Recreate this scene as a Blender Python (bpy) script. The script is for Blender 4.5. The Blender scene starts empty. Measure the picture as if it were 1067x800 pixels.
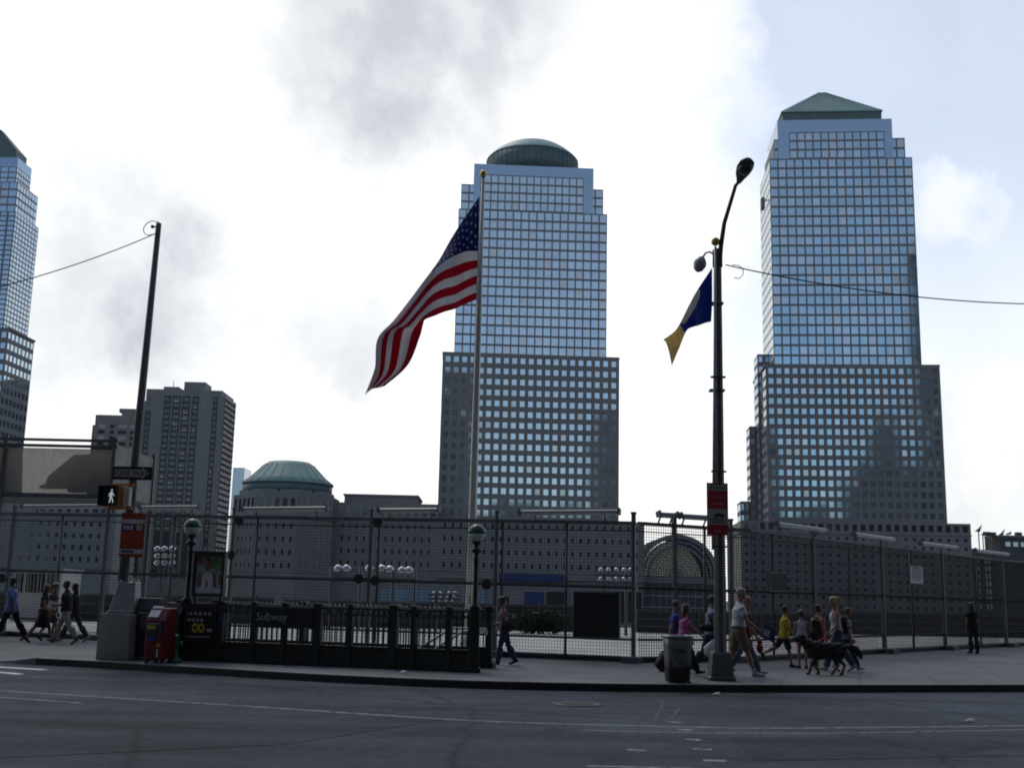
import bpy, bmesh, math, random
import numpy as np
from mathutils import Vector, Matrix
random.seed(7)
S = bpy.context.scene
C = S.collection
SUN_STRENGTH = 0.55; SUN_ANGLE = 10; SKY_STRENGTH = .135; CLOUD_LIGHT = 1.05; EXPOSURE = 0.0
BEHIND = [
 ('office_block', 'broad dark office slab across the street behind the camera', -48, 20, -60, -20, [(0, 1, 186)], 'wall_dark'),
 ('office_block', 'stepped low office block right of the slab behind the camera', 21, 122, -60, -20, [(0, 1, 66), (.2, .55, 78), (.7, .9, 74)], 'wall_dark', 14),
 ('office_block', 'slim office tower behind the camera, second from the slab', 123, 147, -60, -20, [(0, 1, 140), (.15, .8, 156)], 'wall_dark', 5),
 ('office_block', 'wide stepped block behind the camera between two towers', 148, 201, -60, -20, [(0, 1, 70), (.3, .75, 84)], 'wall_dark', 9),
 ('office_block', 'spired stone tower behind the camera with stepped shoulders', 202, 266, -60, -20, [(0, 1, 104), (.18, .95, 118), (.38, .76, 150), (.46, .66, 164)], 'wall_dark', 10),
 ('office_block', 'very tall dark tower behind the camera at far right', 270, 330, -60, -20, [(0, 1, 320)], 'wall_dark', 9),
 ('office_block', 'long low block behind the camera at far left', -230, -49, -60, -20, [(0, 1, 62), (.3, .5, 96)], 'wall_dark', 18),
]
R = math.radians

# ------------------------------------------------------------------ camera
FPX = 1171.0; PITCH = R(10.62); ROLL = R(1.25); EYE = 1.6
ca, sa, cp, sp = math.cos(ROLL), math.sin(ROLL), math.cos(PITCH), math.sin(PITCH)
CR = Vector((ca, -sp*sa, cp*sa)); CU = Vector((-sa, -sp*ca, cp*ca)); CF = Vector((0, cp, sp))
cam = bpy.data.cameras.new('camera'); camo = bpy.data.objects.new('camera', cam); C.objects.link(camo)
cam.sensor_width = 36; cam.lens = FPX/1067*36; cam.clip_start = .1; cam.clip_end = 20000
camo.matrix_world = Matrix(((CR.x, CU.x, -CF.x, 0), (CR.y, CU.y, -CF.y, 0), (CR.z, CU.z, -CF.z, EYE), (0, 0, 0, 1)))
S.camera = camo

def ray(px, py):
    return CF + CR*((px-533.5)/FPX) + CU*((400-py)/FPX)
def G(px, py, z=0.0):                       # point of a level surface seen at a pixel
    d = ray(px, py); t = (z-EYE)/d.z
    return Vector((d.x*t, d.y*t, z))
def AT(px, py, y):                          # point at distance y
    d = ray(px, py); t = y/d.y
    return Vector((d.x*t, y, EYE+d.z*t))

class Frame:                                # vertical plane: origin on the ground, heading angle
    def __init__(s, x, y, deg, z=0):
        s.o = Vector((x, y, z)); s.a = R(deg)
        s.d = Vector((math.cos(s.a), math.sin(s.a), 0)); s.n = Vector((-math.sin(s.a), math.cos(s.a), 0))
    def uz(s, px, py, v=0.0):
        d = ray(px, py); o = s.o + s.n*v
        t = s.n.dot(o - Vector((0, 0, EYE)))/s.n.dot(d)
        p = Vector((0, 0, EYE)) + d*t
        return (p-o).dot(s.d), p.z
    def u(s, px, py, v=0.0): return s.uz(px, py, v)[0]
    def z(s, px, py, v=0.0): return s.uz(px, py, v)[1]
    def w(s, u, v, z): return s.o + s.d*u + s.n*v + Vector((0, 0, z))

# ------------------------------------------------------------------ objects
def tag(o, label=None, cat=None, group=None, kind=None):
    if label: o['label'] = label
    if cat: o['category'] = cat
    if group: o['group'] = group
    if kind: o['kind'] = kind
    return o
def empty(name, loc, rz=0, label=None, cat=None, group=None):
    o = bpy.data.objects.new(name, None); C.objects.link(o)
    o.location = loc; o.rotation_euler = (0, 0, rz); o.empty_display_size = .1
    return tag(o, label, cat, group)
def copy_tree(o, parent=None):
    c = o.copy(); C.objects.link(c)
    if parent: c.parent = parent
    for ch in list(o.children): copy_tree(ch, c)
    return c

def nrm(v):
    v = Vector(v); return v.normalized() if v.length > 1e-9 else Vector((0, 0, 1))
def basis(d):
    d = nrm(d); h = Vector((0, 0, 1)) if abs(d.z) < .9 else Vector((1, 0, 0))
    a = d.cross(h).normalized(); return a, a.cross(d).normalized()

class MB:
    def __init__(s): s.v = []; s.f = []; s.m = []; s.sm = []; s.uv = None
    def add(s, vs, fs, m=0, smooth=False):
        b = len(s.v); s.v += [tuple(q) for q in vs]
        for f in fs: s.f.append([b+i for i in f]); s.m.append(m); s.sm.append(smooth)
        return s
    def box(s, x0, x1, y0, y1, z0, z1, m=0):
        return s.add([(x0,y0,z0),(x1,y0,z0),(x1,y1,z0),(x0,y1,z0),(x0,y0,z1),(x1,y0,z1),(x1,y1,z1),(x0,y1,z1)],
                     [(0,3,2,1),(4,5,6,7),(0,1,5,4),(1,2,6,5),(2,3,7,6),(3,0,4,7)], m)
    def obox(s, o, a, b, c, m=0):           # box from corner o along vectors a, b, c
        o, a, b, c = Vector(o), Vector(a), Vector(b), Vector(c)
        if a.cross(b).dot(c) < 0: a, b = b, a
        p = [o, o+a, o+a+b, o+b]; p += [q+c for q in p]
        return s.add(p, [(0,3,2,1),(4,5,6,7),(0,1,5,4),(1,2,6,5),(2,3,7,6),(3,0,4,7)], m)
    def bar(s, p, q, w, h=None, m=0, up=(0,0,1)):
        p, q = Vector(p), Vector(q); d = nrm(q-p); h = h or w
        u = Vector(up); a = d.cross(u)
        if a.length < 1e-5: a = d.cross(Vector((0, 1, 0)))
        a.normalize(); b = a.cross(d).normalized()
        return s.obox(p - a*w/2 - b*h/2, q-p, a*w, b*h, m)
    def quad(s, a, b, c, d, m=0): return s.add([a, b, c, d], [(0, 1, 2, 3)], m)
    def loft(s, rings, m=0, smooth=True, cap=True):
        n = len(rings[0]); vs = [q for r in rings for q in r]; fs = []
        for i in range(len(rings)-1):
            for j in range(n):
                k = (j+1) % n; fs.append((i*n+j, i*n+k, (i+1)*n+k, (i+1)*n+j))
        s.add(vs, fs, m, smooth)
        if cap:
            b = len(s.v)-len(vs)
            s.f.append([b+j for j in reversed(range(n))]); s.m.append(m); s.sm.append(False)
            s.f.append([b+(len(rings)-1)*n+j for j in range(n)]); s.m.append(m); s.sm.append(False)
        return s
    def tube(s, pts, rad, n=8, m=0, smooth=True, cap=True):
        pts = [Vector(p) for p in pts]
        if not isinstance(rad, (list, tuple)): rad = [rad]*len(pts)
        rings = []; a = None
        for i, p in enumerate(pts):
            d = (pts[min(i+1, len(pts)-1)]-pts[max(i-1, 0)]); d = nrm(d)
            if a is None: a, b = basis(d)
            else:
                a = (a - d*a.dot(d)); a = nrm(a); b = a.cross(d).normalized()
            b = d.cross(a).normalized()
            rings.append([p + a*(rad[i]*math.cos(2*math.pi*k/n)) + b*(rad[i]*math.sin(2*math.pi*k/n)) for k in range(n)])
        return s.loft(rings, m, smooth, cap)
    def lathe(s, prof, n=16, m=0, o=(0,0,0), smooth=True, cap=True, sx=1, sy=1, a0=0):
        o = Vector(o)
        return s.loft([[o+Vector((r*sx*math.cos(a0+2*math.pi*k/n), r*sy*math.sin(a0+2*math.pi*k/n), z)) for k in range(n)] for r, z in prof], m, smooth, cap)
    def ball(s, c, r, n=12, m=0, k=7):
        c = Vector(c); rr = r if isinstance(r, (list, tuple)) else (r, r, r)
        rings = []
        for i in range(k+1):
            t = -math.pi/2 + math.pi*(i+.02)/(k+.04)
            rings.append([c+Vector((rr[0]*math.cos(t)*math.cos(2*math.pi*j/n), rr[1]*math.cos(t)*math.sin(2*math.pi*j/n), rr[2]*math.sin(t))) for j in range(n)])
        return s.loft(rings, m, True)
    def prism(s, poly, off, m=0):           # planar polygon (3D points) pushed along a vector
        off = Vector(off); p = [Vector(q) for q in poly]; n = len(p)
        nn = sum(((p[i]).cross(p[(i+1) % n]) for i in range(n)), Vector())
        if nn.dot(off) > 0: p.reverse()
        vs = p + [q+off for q in p]
        fs = [tuple(range(n)), tuple(reversed(range(n, 2*n)))] + [(i, n+i, n+(i+1) % n, (i+1) % n) for i in range(n)]
        return s.add(vs, fs, m)
    def mesh(s, name, mats):
        me = bpy.data.meshes.new(name); me.from_pydata(s.v, [], s.f); me.update()
        for q in (mats if isinstance(mats, (list, tuple)) else [mats]): me.materials.append(q)
        me.polygons.foreach_set('material_index', s.m); me.polygons.foreach_set('use_smooth', s.sm)
        return me
    def build(s, name, mats, parent=None, loc=None):
        o = bpy.data.objects.new(name, s.mesh(name, mats)); C.objects.link(o)
        if parent: o.parent = parent
        if loc is not None: o.location = loc
        return o
def bevel(o, w, seg=2):
    b = o.modifiers.new('bevel', 'BEVEL'); b.width = w; b.segments = seg; b.limit_method = 'ANGLE'; b.angle_limit = R(40)
    return o

FONT = None
def text_part(txt, size, mtl, parent, pos, xdir, ydir, name='lettering', extrude=.003, align='LEFT', sx=1.0):
    cu = bpy.data.curves.new('lettering', 'FONT'); cu.body = txt; cu.size = size; cu.extrude = extrude; cu.align_x = align
    t = bpy.data.objects.new('t', cu); C.objects.link(t)
    dg = bpy.context.evaluated_depsgraph_get(); me = bpy.data.meshes.new_from_object(t.evaluated_get(dg))
    bpy.data.objects.remove(t); me.materials.clear(); me.materials.append(mtl)
    x, y = nrm(xdir), nrm(ydir); z = x.cross(y)
    M = Matrix(((x.x*sx, y.x, z.x, pos[0]), (x.y*sx, y.y, z.y, pos[1]), (x.z*sx, y.z, z.z, pos[2]), (0, 0, 0, 1)))
    me.transform(M); me.name = name
    o = bpy.data.objects.new(name, me); C.objects.link(o); o.parent = parent
    return o

# ------------------------------------------------------------------ materials
def mat(name, col, rough=.6, metal=0, var=.15, scale=3, bump=0, spec=.5, coord='Object', grime=0, trans=0, detail=6, bscale=None):
    m = bpy.data.materials.new(name); m.use_nodes = True; nt = m.node_tree; N = nt.nodes; L = nt.links
    b = N['Principled BSDF']; b.inputs['Roughness'].default_value = rough; b.inputs['Metallic'].default_value = metal
    b.inputs['Specular IOR Level'].default_value = spec
    c = (*col, 1); b.inputs['Base Color'].default_value = c
    tc = N.new('ShaderNodeTexCoord')
    if var > 0:
        no = N.new('ShaderNodeTexNoise'); no.inputs['Scale'].default_value = scale; no.inputs['Detail'].default_value = detail; no.inputs['Roughness'].default_value = .6
        L.new(tc.outputs[coord], no.inputs['Vector'])
        rp = N.new('ShaderNodeMapRange'); rp.inputs[1].default_value = .3; rp.inputs[2].default_value = .7
        rp.inputs[3].default_value = 1-var; rp.inputs[4].default_value = 1+var; L.new(no.outputs[0], rp.inputs[0])
        mx = N.new('ShaderNodeMix'); mx.data_type = 'RGBA'; mx.blend_type = 'MULTIPLY'; mx.inputs[0].default_value = 1
        mx.inputs[6].default_value = c; L.new(rp.outputs[0], mx.inputs[7])
        out = mx.outputs[2]
        if grime > 0:
            n2 = N.new('ShaderNodeTexNoise'); n2.inputs['Scale'].default_value = scale*.27; n2.inputs['Detail'].default_value = 8; L.new(tc.outputs[coord], n2.inputs['Vector'])
            r2 = N.new('ShaderNodeMapRange'); r2.inputs[1].default_value = .48; r2.inputs[2].default_value = .68; L.new(n2.outputs[0], r2.inputs[0])
            m2 = N.new('ShaderNodeMix'); m2.data_type = 'RGBA'; L.new(r2.outputs[0], m2.inputs[0])
            L.new(out, m2.inputs[6]); m2.inputs[7].default_value = (col[0]*(1-grime), col[1]*(1-grime), col[2]*(1-grime), 1); out = m2.outputs[2]
        L.new(out, b.inputs['Base Color'])
        rr = N.new('ShaderNodeMapRange'); rr.inputs[3].default_value = max(.02, rough-.08); rr.inputs[4].default_value = min(1, rough+.08)
        L.new(no.outputs[0], rr.inputs[0]); L.new(rr.outputs[0], b.inputs['Roughness'])
    if bump > 0:
        nb = N.new('ShaderNodeTexNoise'); nb.inputs['Scale'].default_value = bscale or scale*8; nb.inputs['Detail'].default_value = 4; L.new(tc.outputs[coord], nb.inputs['Vector'])
        bp = N.new('ShaderNodeBump'); bp.inputs['Strength'].default_value = bump; bp.inputs['Distance'].default_value = .02
        L.new(nb.outputs[0], bp.inputs['Height']); L.new(bp.outputs[0], b.inputs['Normal'])
    if trans > 0:                            # thin cloth: part of the light comes through
        tr = N.new('ShaderNodeBsdfTranslucent'); tr.inputs[0].default_value = c; ms = N.new('ShaderNodeMixShader'); ms.inputs[0].default_value = trans
        L.new(b.outputs[0], ms.inputs[1]); L.new(tr.outputs[0], ms.inputs[2]); L.new(ms.outputs[0], N['Material Output'].inputs[0])
        for l in b.inputs['Base Color'].links: L.new(l.from_socket, tr.inputs[0])
    return m
def emit(name, col, st):
    m = bpy.data.materials.new(name); m.use_nodes = True; b = m.node_tree.nodes['Principled BSDF']
    b.inputs['Base Color'].default_value = (.05, .05, .05, 1); b.inputs['Emission Color'].default_value = (*col, 1); b.inputs['Emission Strength'].default_value = st
    return m

M = {}
M['granite'] = mat('granite', (.20, .19, .19), .75, var=.12, scale=.15, grime=.12)
M['granite_warm'] = mat('granite_warm', (.21, .20, .195), .75, var=.12, scale=.15)
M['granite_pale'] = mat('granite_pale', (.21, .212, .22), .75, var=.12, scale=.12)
M['mullion'] = mat('mullion', (.19, .195, .205), .6, var=.1, scale=.2)
M['glass'] = mat('glass', (.43, .53, .61), .04, metal=1, var=.07, scale=.09, detail=2)
M['glass_deep'] = mat('glass_deep', (.33, .47, .58), .04, metal=1, var=.09, scale=.09, detail=2)
M['copper_pale'] = mat('copper_pale', (.30, .42, .40), .55, var=.12, scale=.12)
M['glass_b'] = mat('glass_b', (.45, .48, .50), .14, metal=1, var=.1, scale=.3)
M['glass_c'] = mat('glass_c', (.42, .50, .58), .03, metal=1, var=.1, scale=.2)
M['glass_dark'] = mat('glass_dark', (.03, .035, .04), .08, var=.1, scale=.2, spec=.8)
M['clad'] = mat('clad', (.28, .38, .48), .16, metal=1, var=.05, scale=.1)
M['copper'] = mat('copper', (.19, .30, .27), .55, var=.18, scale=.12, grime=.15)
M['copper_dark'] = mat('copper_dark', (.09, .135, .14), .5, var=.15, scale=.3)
M['brick_grey'] = mat('brick_grey', (.25, .245, .24), .85, var=.12, scale=.3)
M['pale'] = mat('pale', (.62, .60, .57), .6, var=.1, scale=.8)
M['white'] = mat('white', (.75, .75, .74), .45, var=.06, scale=3)
M['black'] = mat('black', (.012, .012, .013), .5, var=.2, scale=4)
M['ironwork'] = mat('ironwork', (.014, .02, .018), .4, var=.25, scale=5, bump=.05)
M['green_paint'] = mat('green_paint', (.01, .085, .05), .35, var=.12, scale=6)
M['milk'] = mat('milk', (.62, .63, .58), .3, var=.05, scale=6)
M['steel'] = mat('steel', (.30, .31, .32), .45, metal=.8, var=.18, scale=4, bump=.03)
M['galv'] = mat('galv', (.36, .37, .38), .5, metal=.6, var=.2, scale=6)
M['fence_steel'] = mat('fence_steel', (.13, .14, .15), .5, metal=.3, var=.2, scale=5)
M['wire'] = mat('wire', (.02, .022, .025), .55, metal=.3, var=0)
M['fixture'] = mat('fixture', (.27, .28, .29), .4, var=.1, scale=4)
M['pole_paint'] = mat('pole_paint', (.11, .115, .115), .5, metal=.2, var=.2, scale=5, grime=.3)
M['flag_pole'] = mat('flag_pole', (.52, .51, .47), .35, metal=.3, var=.1, scale=2)
M['gold'] = mat('gold', (.55, .40, .12), .3, metal=.9, var=.1, scale=8)
M['concrete'] = mat('concrete', (.33, .325, .31), .85, var=.15, scale=3, bump=.25, grime=.25)
M['plinth'] = mat('plinth', (.30, .29, .27), .9, var=.2, scale=2.5, bump=.3, grime=.3)
M['kerb'] = mat('kerb', (.24, .24, .245), .7, var=.2, scale=4, bump=.2)
M['steel_kerb'] = mat('steel_kerb', (.022, .022, .024), .6, var=.25, scale=3, bump=.2)
M['orange'] = mat('orange', (.62, .17, .02), .5, var=.1, scale=6)
M['red_sign'] = mat('red_sign', (.36, .018, .026), .45, var=.08, scale=5)
M['orange_red'] = mat('orange_red', (.36, .05, .018), .45, var=.08, scale=5)
M['sign_white'] = mat('sign_white', (.62, .62, .60), .5, var=.06, scale=8)
M['sign_grey'] = mat('sign_grey', (.36, .37, .35), .5, var=.1, scale=8)
M['blue_paint'] = mat('blue_paint', (.02, .05, .22), .45, var=.1, scale=5)
M['navy_band'] = mat('navy_band', (.025, .045, .14), .5, var=.1, scale=1)
M['letter_grey'] = mat('letter_grey', (.38, .38, .38), .5, var=0)
M['letter_dim'] = mat('letter_dim', (.11, .11, .11), .5, var=0)
M['yellow'] = mat('yellow', (.60, .42, .03), .5, var=.08, scale=6)
M['box_red'] = mat('box_red', (.15, .005, .010), .35, var=.2, scale=5, grime=.35)
M['box_green'] = mat('box_green', (.03, .12, .09), .5, var=.2, scale=6)
M['can_metal'] = mat('can_metal', (.22, .225, .23), .5, metal=.5, var=.35, scale=5, grime=.8, bump=.1)
M['rubber'] = mat('rubber', (.02, .02, .02), .8, var=.2, scale=9)
M['walk_lamp'] = emit('walk_lamp', (.75, .88, 1), .42)
M['lamp_chrome'] = mat('lamp_chrome', (.62, .63, .64), .32, metal=.9, var=.03, scale=4)
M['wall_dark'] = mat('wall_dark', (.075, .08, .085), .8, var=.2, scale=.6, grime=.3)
M['blue_glass'] = mat('blue_glass', (.16, .30, .36), .25, var=.25, scale=.25, spec=.8)
M['leaf'] = mat('leaf', (.035, .06, .025), .7, var=.4, scale=9)
M['bark'] = mat('bark', (.06, .05, .04), .9, var=.3, scale=12)
M['cable'] = mat('cable', (.015, .015, .016), .6, var=0)
M['far_glass'] = mat('far_glass', (.45, .52, .58), .2, metal=.5, var=.06, scale=.1)
def see_through(name, col, f, rough=.05):
    m = bpy.data.materials.new(name); m.use_nodes = True; nt = m.node_tree; N = nt.nodes; L = nt.links
    b = N['Principled BSDF']; b.inputs['Base Color'].default_value = (*[c*.3 for c in col], 1); b.inputs['Roughness'].default_value = rough
    t = N.new('ShaderNodeBsdfTransparent'); t.inputs[0].default_value = (*col, 1); ms = N.new('ShaderNodeMixShader'); ms.inputs[0].default_value = f
    L.new(b.outputs[0], ms.inputs[1]); L.new(t.outputs[0], ms.inputs[2]); L.new(ms.outputs[0], N['Material Output'].inputs[0]); return m
M['vault_glass'] = see_through('vault_glass', (.50, .55, .51), .5)
def can_mat():
    m = bpy.data.materials['can_metal']; nt = m.node_tree; N = nt.nodes; L = nt.links; b = N['Principled BSDF']; src = b.inputs['Base Color'].links[0].from_socket
    tc = N.new('ShaderNodeTexCoord'); n = N.new('ShaderNodeTexNoise'); n.inputs['Scale'].default_value = 6; n.inputs['Detail'].default_value = 6; L.new(tc.outputs['Object'], n.inputs['Vector'])
    s = N.new('ShaderNodeSeparateXYZ'); L.new(tc.outputs['Object'], s.inputs[0])
    a = N.new('ShaderNodeMath'); a.operation = 'MULTIPLY_ADD'; a.inputs[1].default_value = .5; L.new(n.outputs[0], a.inputs[0]); L.new(s.outputs[2], a.inputs[2])
    r = N.new('ShaderNodeMapRange'); r.inputs[1].default_value = .50; r.inputs[2].default_value = .72; L.new(a.outputs[0], r.inputs[0])
    x = N.new('ShaderNodeMix'); x.data_type = 'RGBA'; L.new(r.outputs[0], x.inputs[0]); x.inputs[6].default_value = (.03, .028, .026, 1); L.new(src, x.inputs[7]); L.new(x.outputs[2], b.inputs['Base Color'])
can_mat()
M['plastic_bag'] = mat('plastic_bag', (.68, .69, .70), .35, var=.1, scale=10, bump=.5, trans=.35)
M['paper'] = mat('paper', (.7, .7, .68), .7, var=.05, scale=20)
# ------------------------------------------------------------------ ground materials
def ground_mat(name, col, kind):
    m = bpy.data.materials.new(name); m.use_nodes = True; nt = m.node_tree; N = nt.nodes; L = nt.links
    b = N['Principled BSDF']; tc = N.new('ShaderNodeTexCoord'); co = tc.outputs['Object']
    def noise(sc, det=6, ro=.6):
        n = N.new('ShaderNodeTexNoise'); n.inputs['Scale'].default_value = sc; n.inputs['Detail'].default_value = det; n.inputs['Roughness'].default_value = ro
        L.new(co, n.inputs['Vector']); return n.outputs[0]
    def rng(v, a, c, d, e):
        r = N.new('ShaderNodeMapRange'); r.inputs[1].default_value = a; r.inputs[2].default_value = c; r.inputs[3].default_value = d; r.inputs[4].default_value = e
        L.new(v, r.inputs[0]); return r.outputs[0]
    def mul(a, v):
        x = N.new('ShaderNodeMix'); x.data_type = 'RGBA'; x.blend_type = 'MULTIPLY'; x.inputs[0].default_value = 1
        if isinstance(a, tuple): x.inputs[6].default_value = a
        else: L.new(a, x.inputs[6])
        L.new(v, x.inputs[7]); return x.outputs[2]
    c = mul((*col, 1), rng(noise(.35, 5), .3, .7, .72, 1.25))
    c = mul(c, rng(noise(2.2, 6, .7), .3, .7, .85, 1.15))
    c = mul(c, rng(noise(70 if kind != 'road' else 55, 3), .3, .7, .7, 1.3))
    if kind == 'road':                      # oil streaks and tyre tracks along the street, tar-sealed cracks
        mp = N.new('ShaderNodeMapping'); mp.inputs['Scale'].default_value = (.05, 1.1, 1); L.new(co, mp.inputs['Vector'])
        n = N.new('ShaderNodeTexNoise'); n.inputs['Scale'].default_value = 1; n.inputs['Detail'].default_value = 5; L.new(mp.outputs[0], n.inputs['Vector'])
        c = mul(c, rng(n.outputs[0], .35, .65, .72, 1.2))
        vo = N.new('ShaderNodeTexVoronoi'); vo.feature = 'DISTANCE_TO_EDGE'; vo.inputs['Scale'].default_value = .22
        wv = N.new('ShaderNodeMix'); wv.data_type = 'VECTOR'; wv.inputs[0].default_value = .25; L.new(co, wv.inputs[4])
        nn = N.new('ShaderNodeTexNoise'); nn.inputs['Scale'].default_value = 1.2; nn.inputs['Detail'].default_value = 6; L.new(co, nn.inputs['Vector']); L.new(nn.outputs[1], wv.inputs[5])
        L.new(wv.outputs[1], vo.inputs['Vector']); c = mul(c, rng(vo.outputs['Distance'], 0, .014, .6, 1))
        c = mul(c, rng(noise(.9, 2), .62, .66, 1, .8)); c = mul(c, rng(noise(7, 6, .85), .3, .7, .62, 1.4)); c = mul(c, rng(noise(.16, 4), .40, .60, .88, 1.1))
        b.inputs['Roughness'].default_value = .92; b.inputs['Specular IOR Level'].default_value = .18
    if kind == 'walk':
        mp = N.new('ShaderNodeMapping'); mp.inputs['Rotation'].default_value = (0, 0, R(17)); L.new(co, mp.inputs['Vector'])
        br = N.new('ShaderNodeTexBrick'); br.offset = 0; br.inputs['Scale'].default_value = 1; br.inputs['Brick Width'].default_value = 1.52; br.inputs['Row Height'].default_value = 1.52
        br.inputs['Mortar Size'].default_value = .014; br.inputs['Mortar Smooth'].default_value = .2
        br.inputs['Color1'].default_value = (1, 1, 1, 1); br.inputs['Color2'].default_value = (.86, .86, .87, 1); br.inputs['Mortar'].default_value = (.42, .42, .42, 1)
        L.new(mp.outputs[0], br.inputs['Vector']); c = mul(c, br.outputs['Color'])
        sp = N.new('ShaderNodeTexVoronoi'); sp.inputs['Scale'].default_value = 2.6; L.new(co, sp.inputs['Vector'])
        c = mul(c, rng(sp.outputs['Distance'], .04, .06, .62, 1)); b.inputs['Roughness'].default_value = .85   # trodden gum spots
    if kind == 'plaza': b.inputs['Roughness'].default_value = .9
    L.new(c, b.inputs['Base Color'])
    bp = N.new('ShaderNodeBump'); bp.inputs['Strength'].default_value = .35; bp.inputs['Distance'].default_value = .01
    L.new(noise(90, 3), bp.inputs['Height']); L.new(bp.outputs[0], b.inputs['Normal'])
    return m
M['road'] = ground_mat('road', (.055, .066, .082), 'road')
M['walk'] = ground_mat('walk', (.140, .154, .160), 'walk')
M['plaza'] = ground_mat('plaza', (.46, .46, .44), 'plaza')
M['soil'] = ground_mat('soil', (.12, .115, .105), 'plaza')
M['patch'] = ground_mat('patch', (.044, .053, .066), 'road')
M['worn_paint'] = None

def worn_paint():
    m = mat('worn_paint', (.24, .25, .26), .7, var=.2, scale=6); nt = m.node_tree; N = nt.nodes; L = nt.links
    tc = N.new('ShaderNodeTexCoord'); n = N.new('ShaderNodeTexNoise'); n.inputs['Scale'].default_value = 5.5; n.inputs['Detail'].default_value = 9; n.inputs['Roughness'].default_value = .75
    L.new(tc.outputs['Object'], n.inputs['Vector']); r = N.new('ShaderNodeMapRange'); r.inputs[1].default_value = .28; r.inputs[2].default_value = .56; L.new(n.outputs[0], r.inputs[0])
    t = N.new('ShaderNodeBsdfTransparent'); ms = N.new('ShaderNodeMixShader'); L.new(r.outputs[0], ms.inputs[0])
    L.new(t.outputs[0], ms.inputs[1]); L.new(N['Principled BSDF'].outputs[0], ms.inputs[2]); L.new(ms.outputs[0], N['Material Output'].inputs[0])
    return m
M['worn_paint'] = worn_paint()

# ------------------------------------------------------------------ sky and sun
SUN_AZ, SUN_EL = R(-24), R(52)              # azimuth from +Y towards +X
sun_dir = Vector((math.sin(SUN_AZ)*math.cos(SUN_EL), math.cos(SUN_AZ)*math.cos(SUN_EL), math.sin(SUN_EL)))
sl = bpy.data.lights.new('sun', 'SUN'); sl.energy = SUN_STRENGTH; sl.angle = R(SUN_ANGLE); sl.color = (1, .95, .88)
so = bpy.data.objects.new('sun', sl); C.objects.link(so); so.rotation_euler = (-sun_dir).to_track_quat('-Z', 'Y').to_euler(); so.location = (0, 0, 300)

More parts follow.
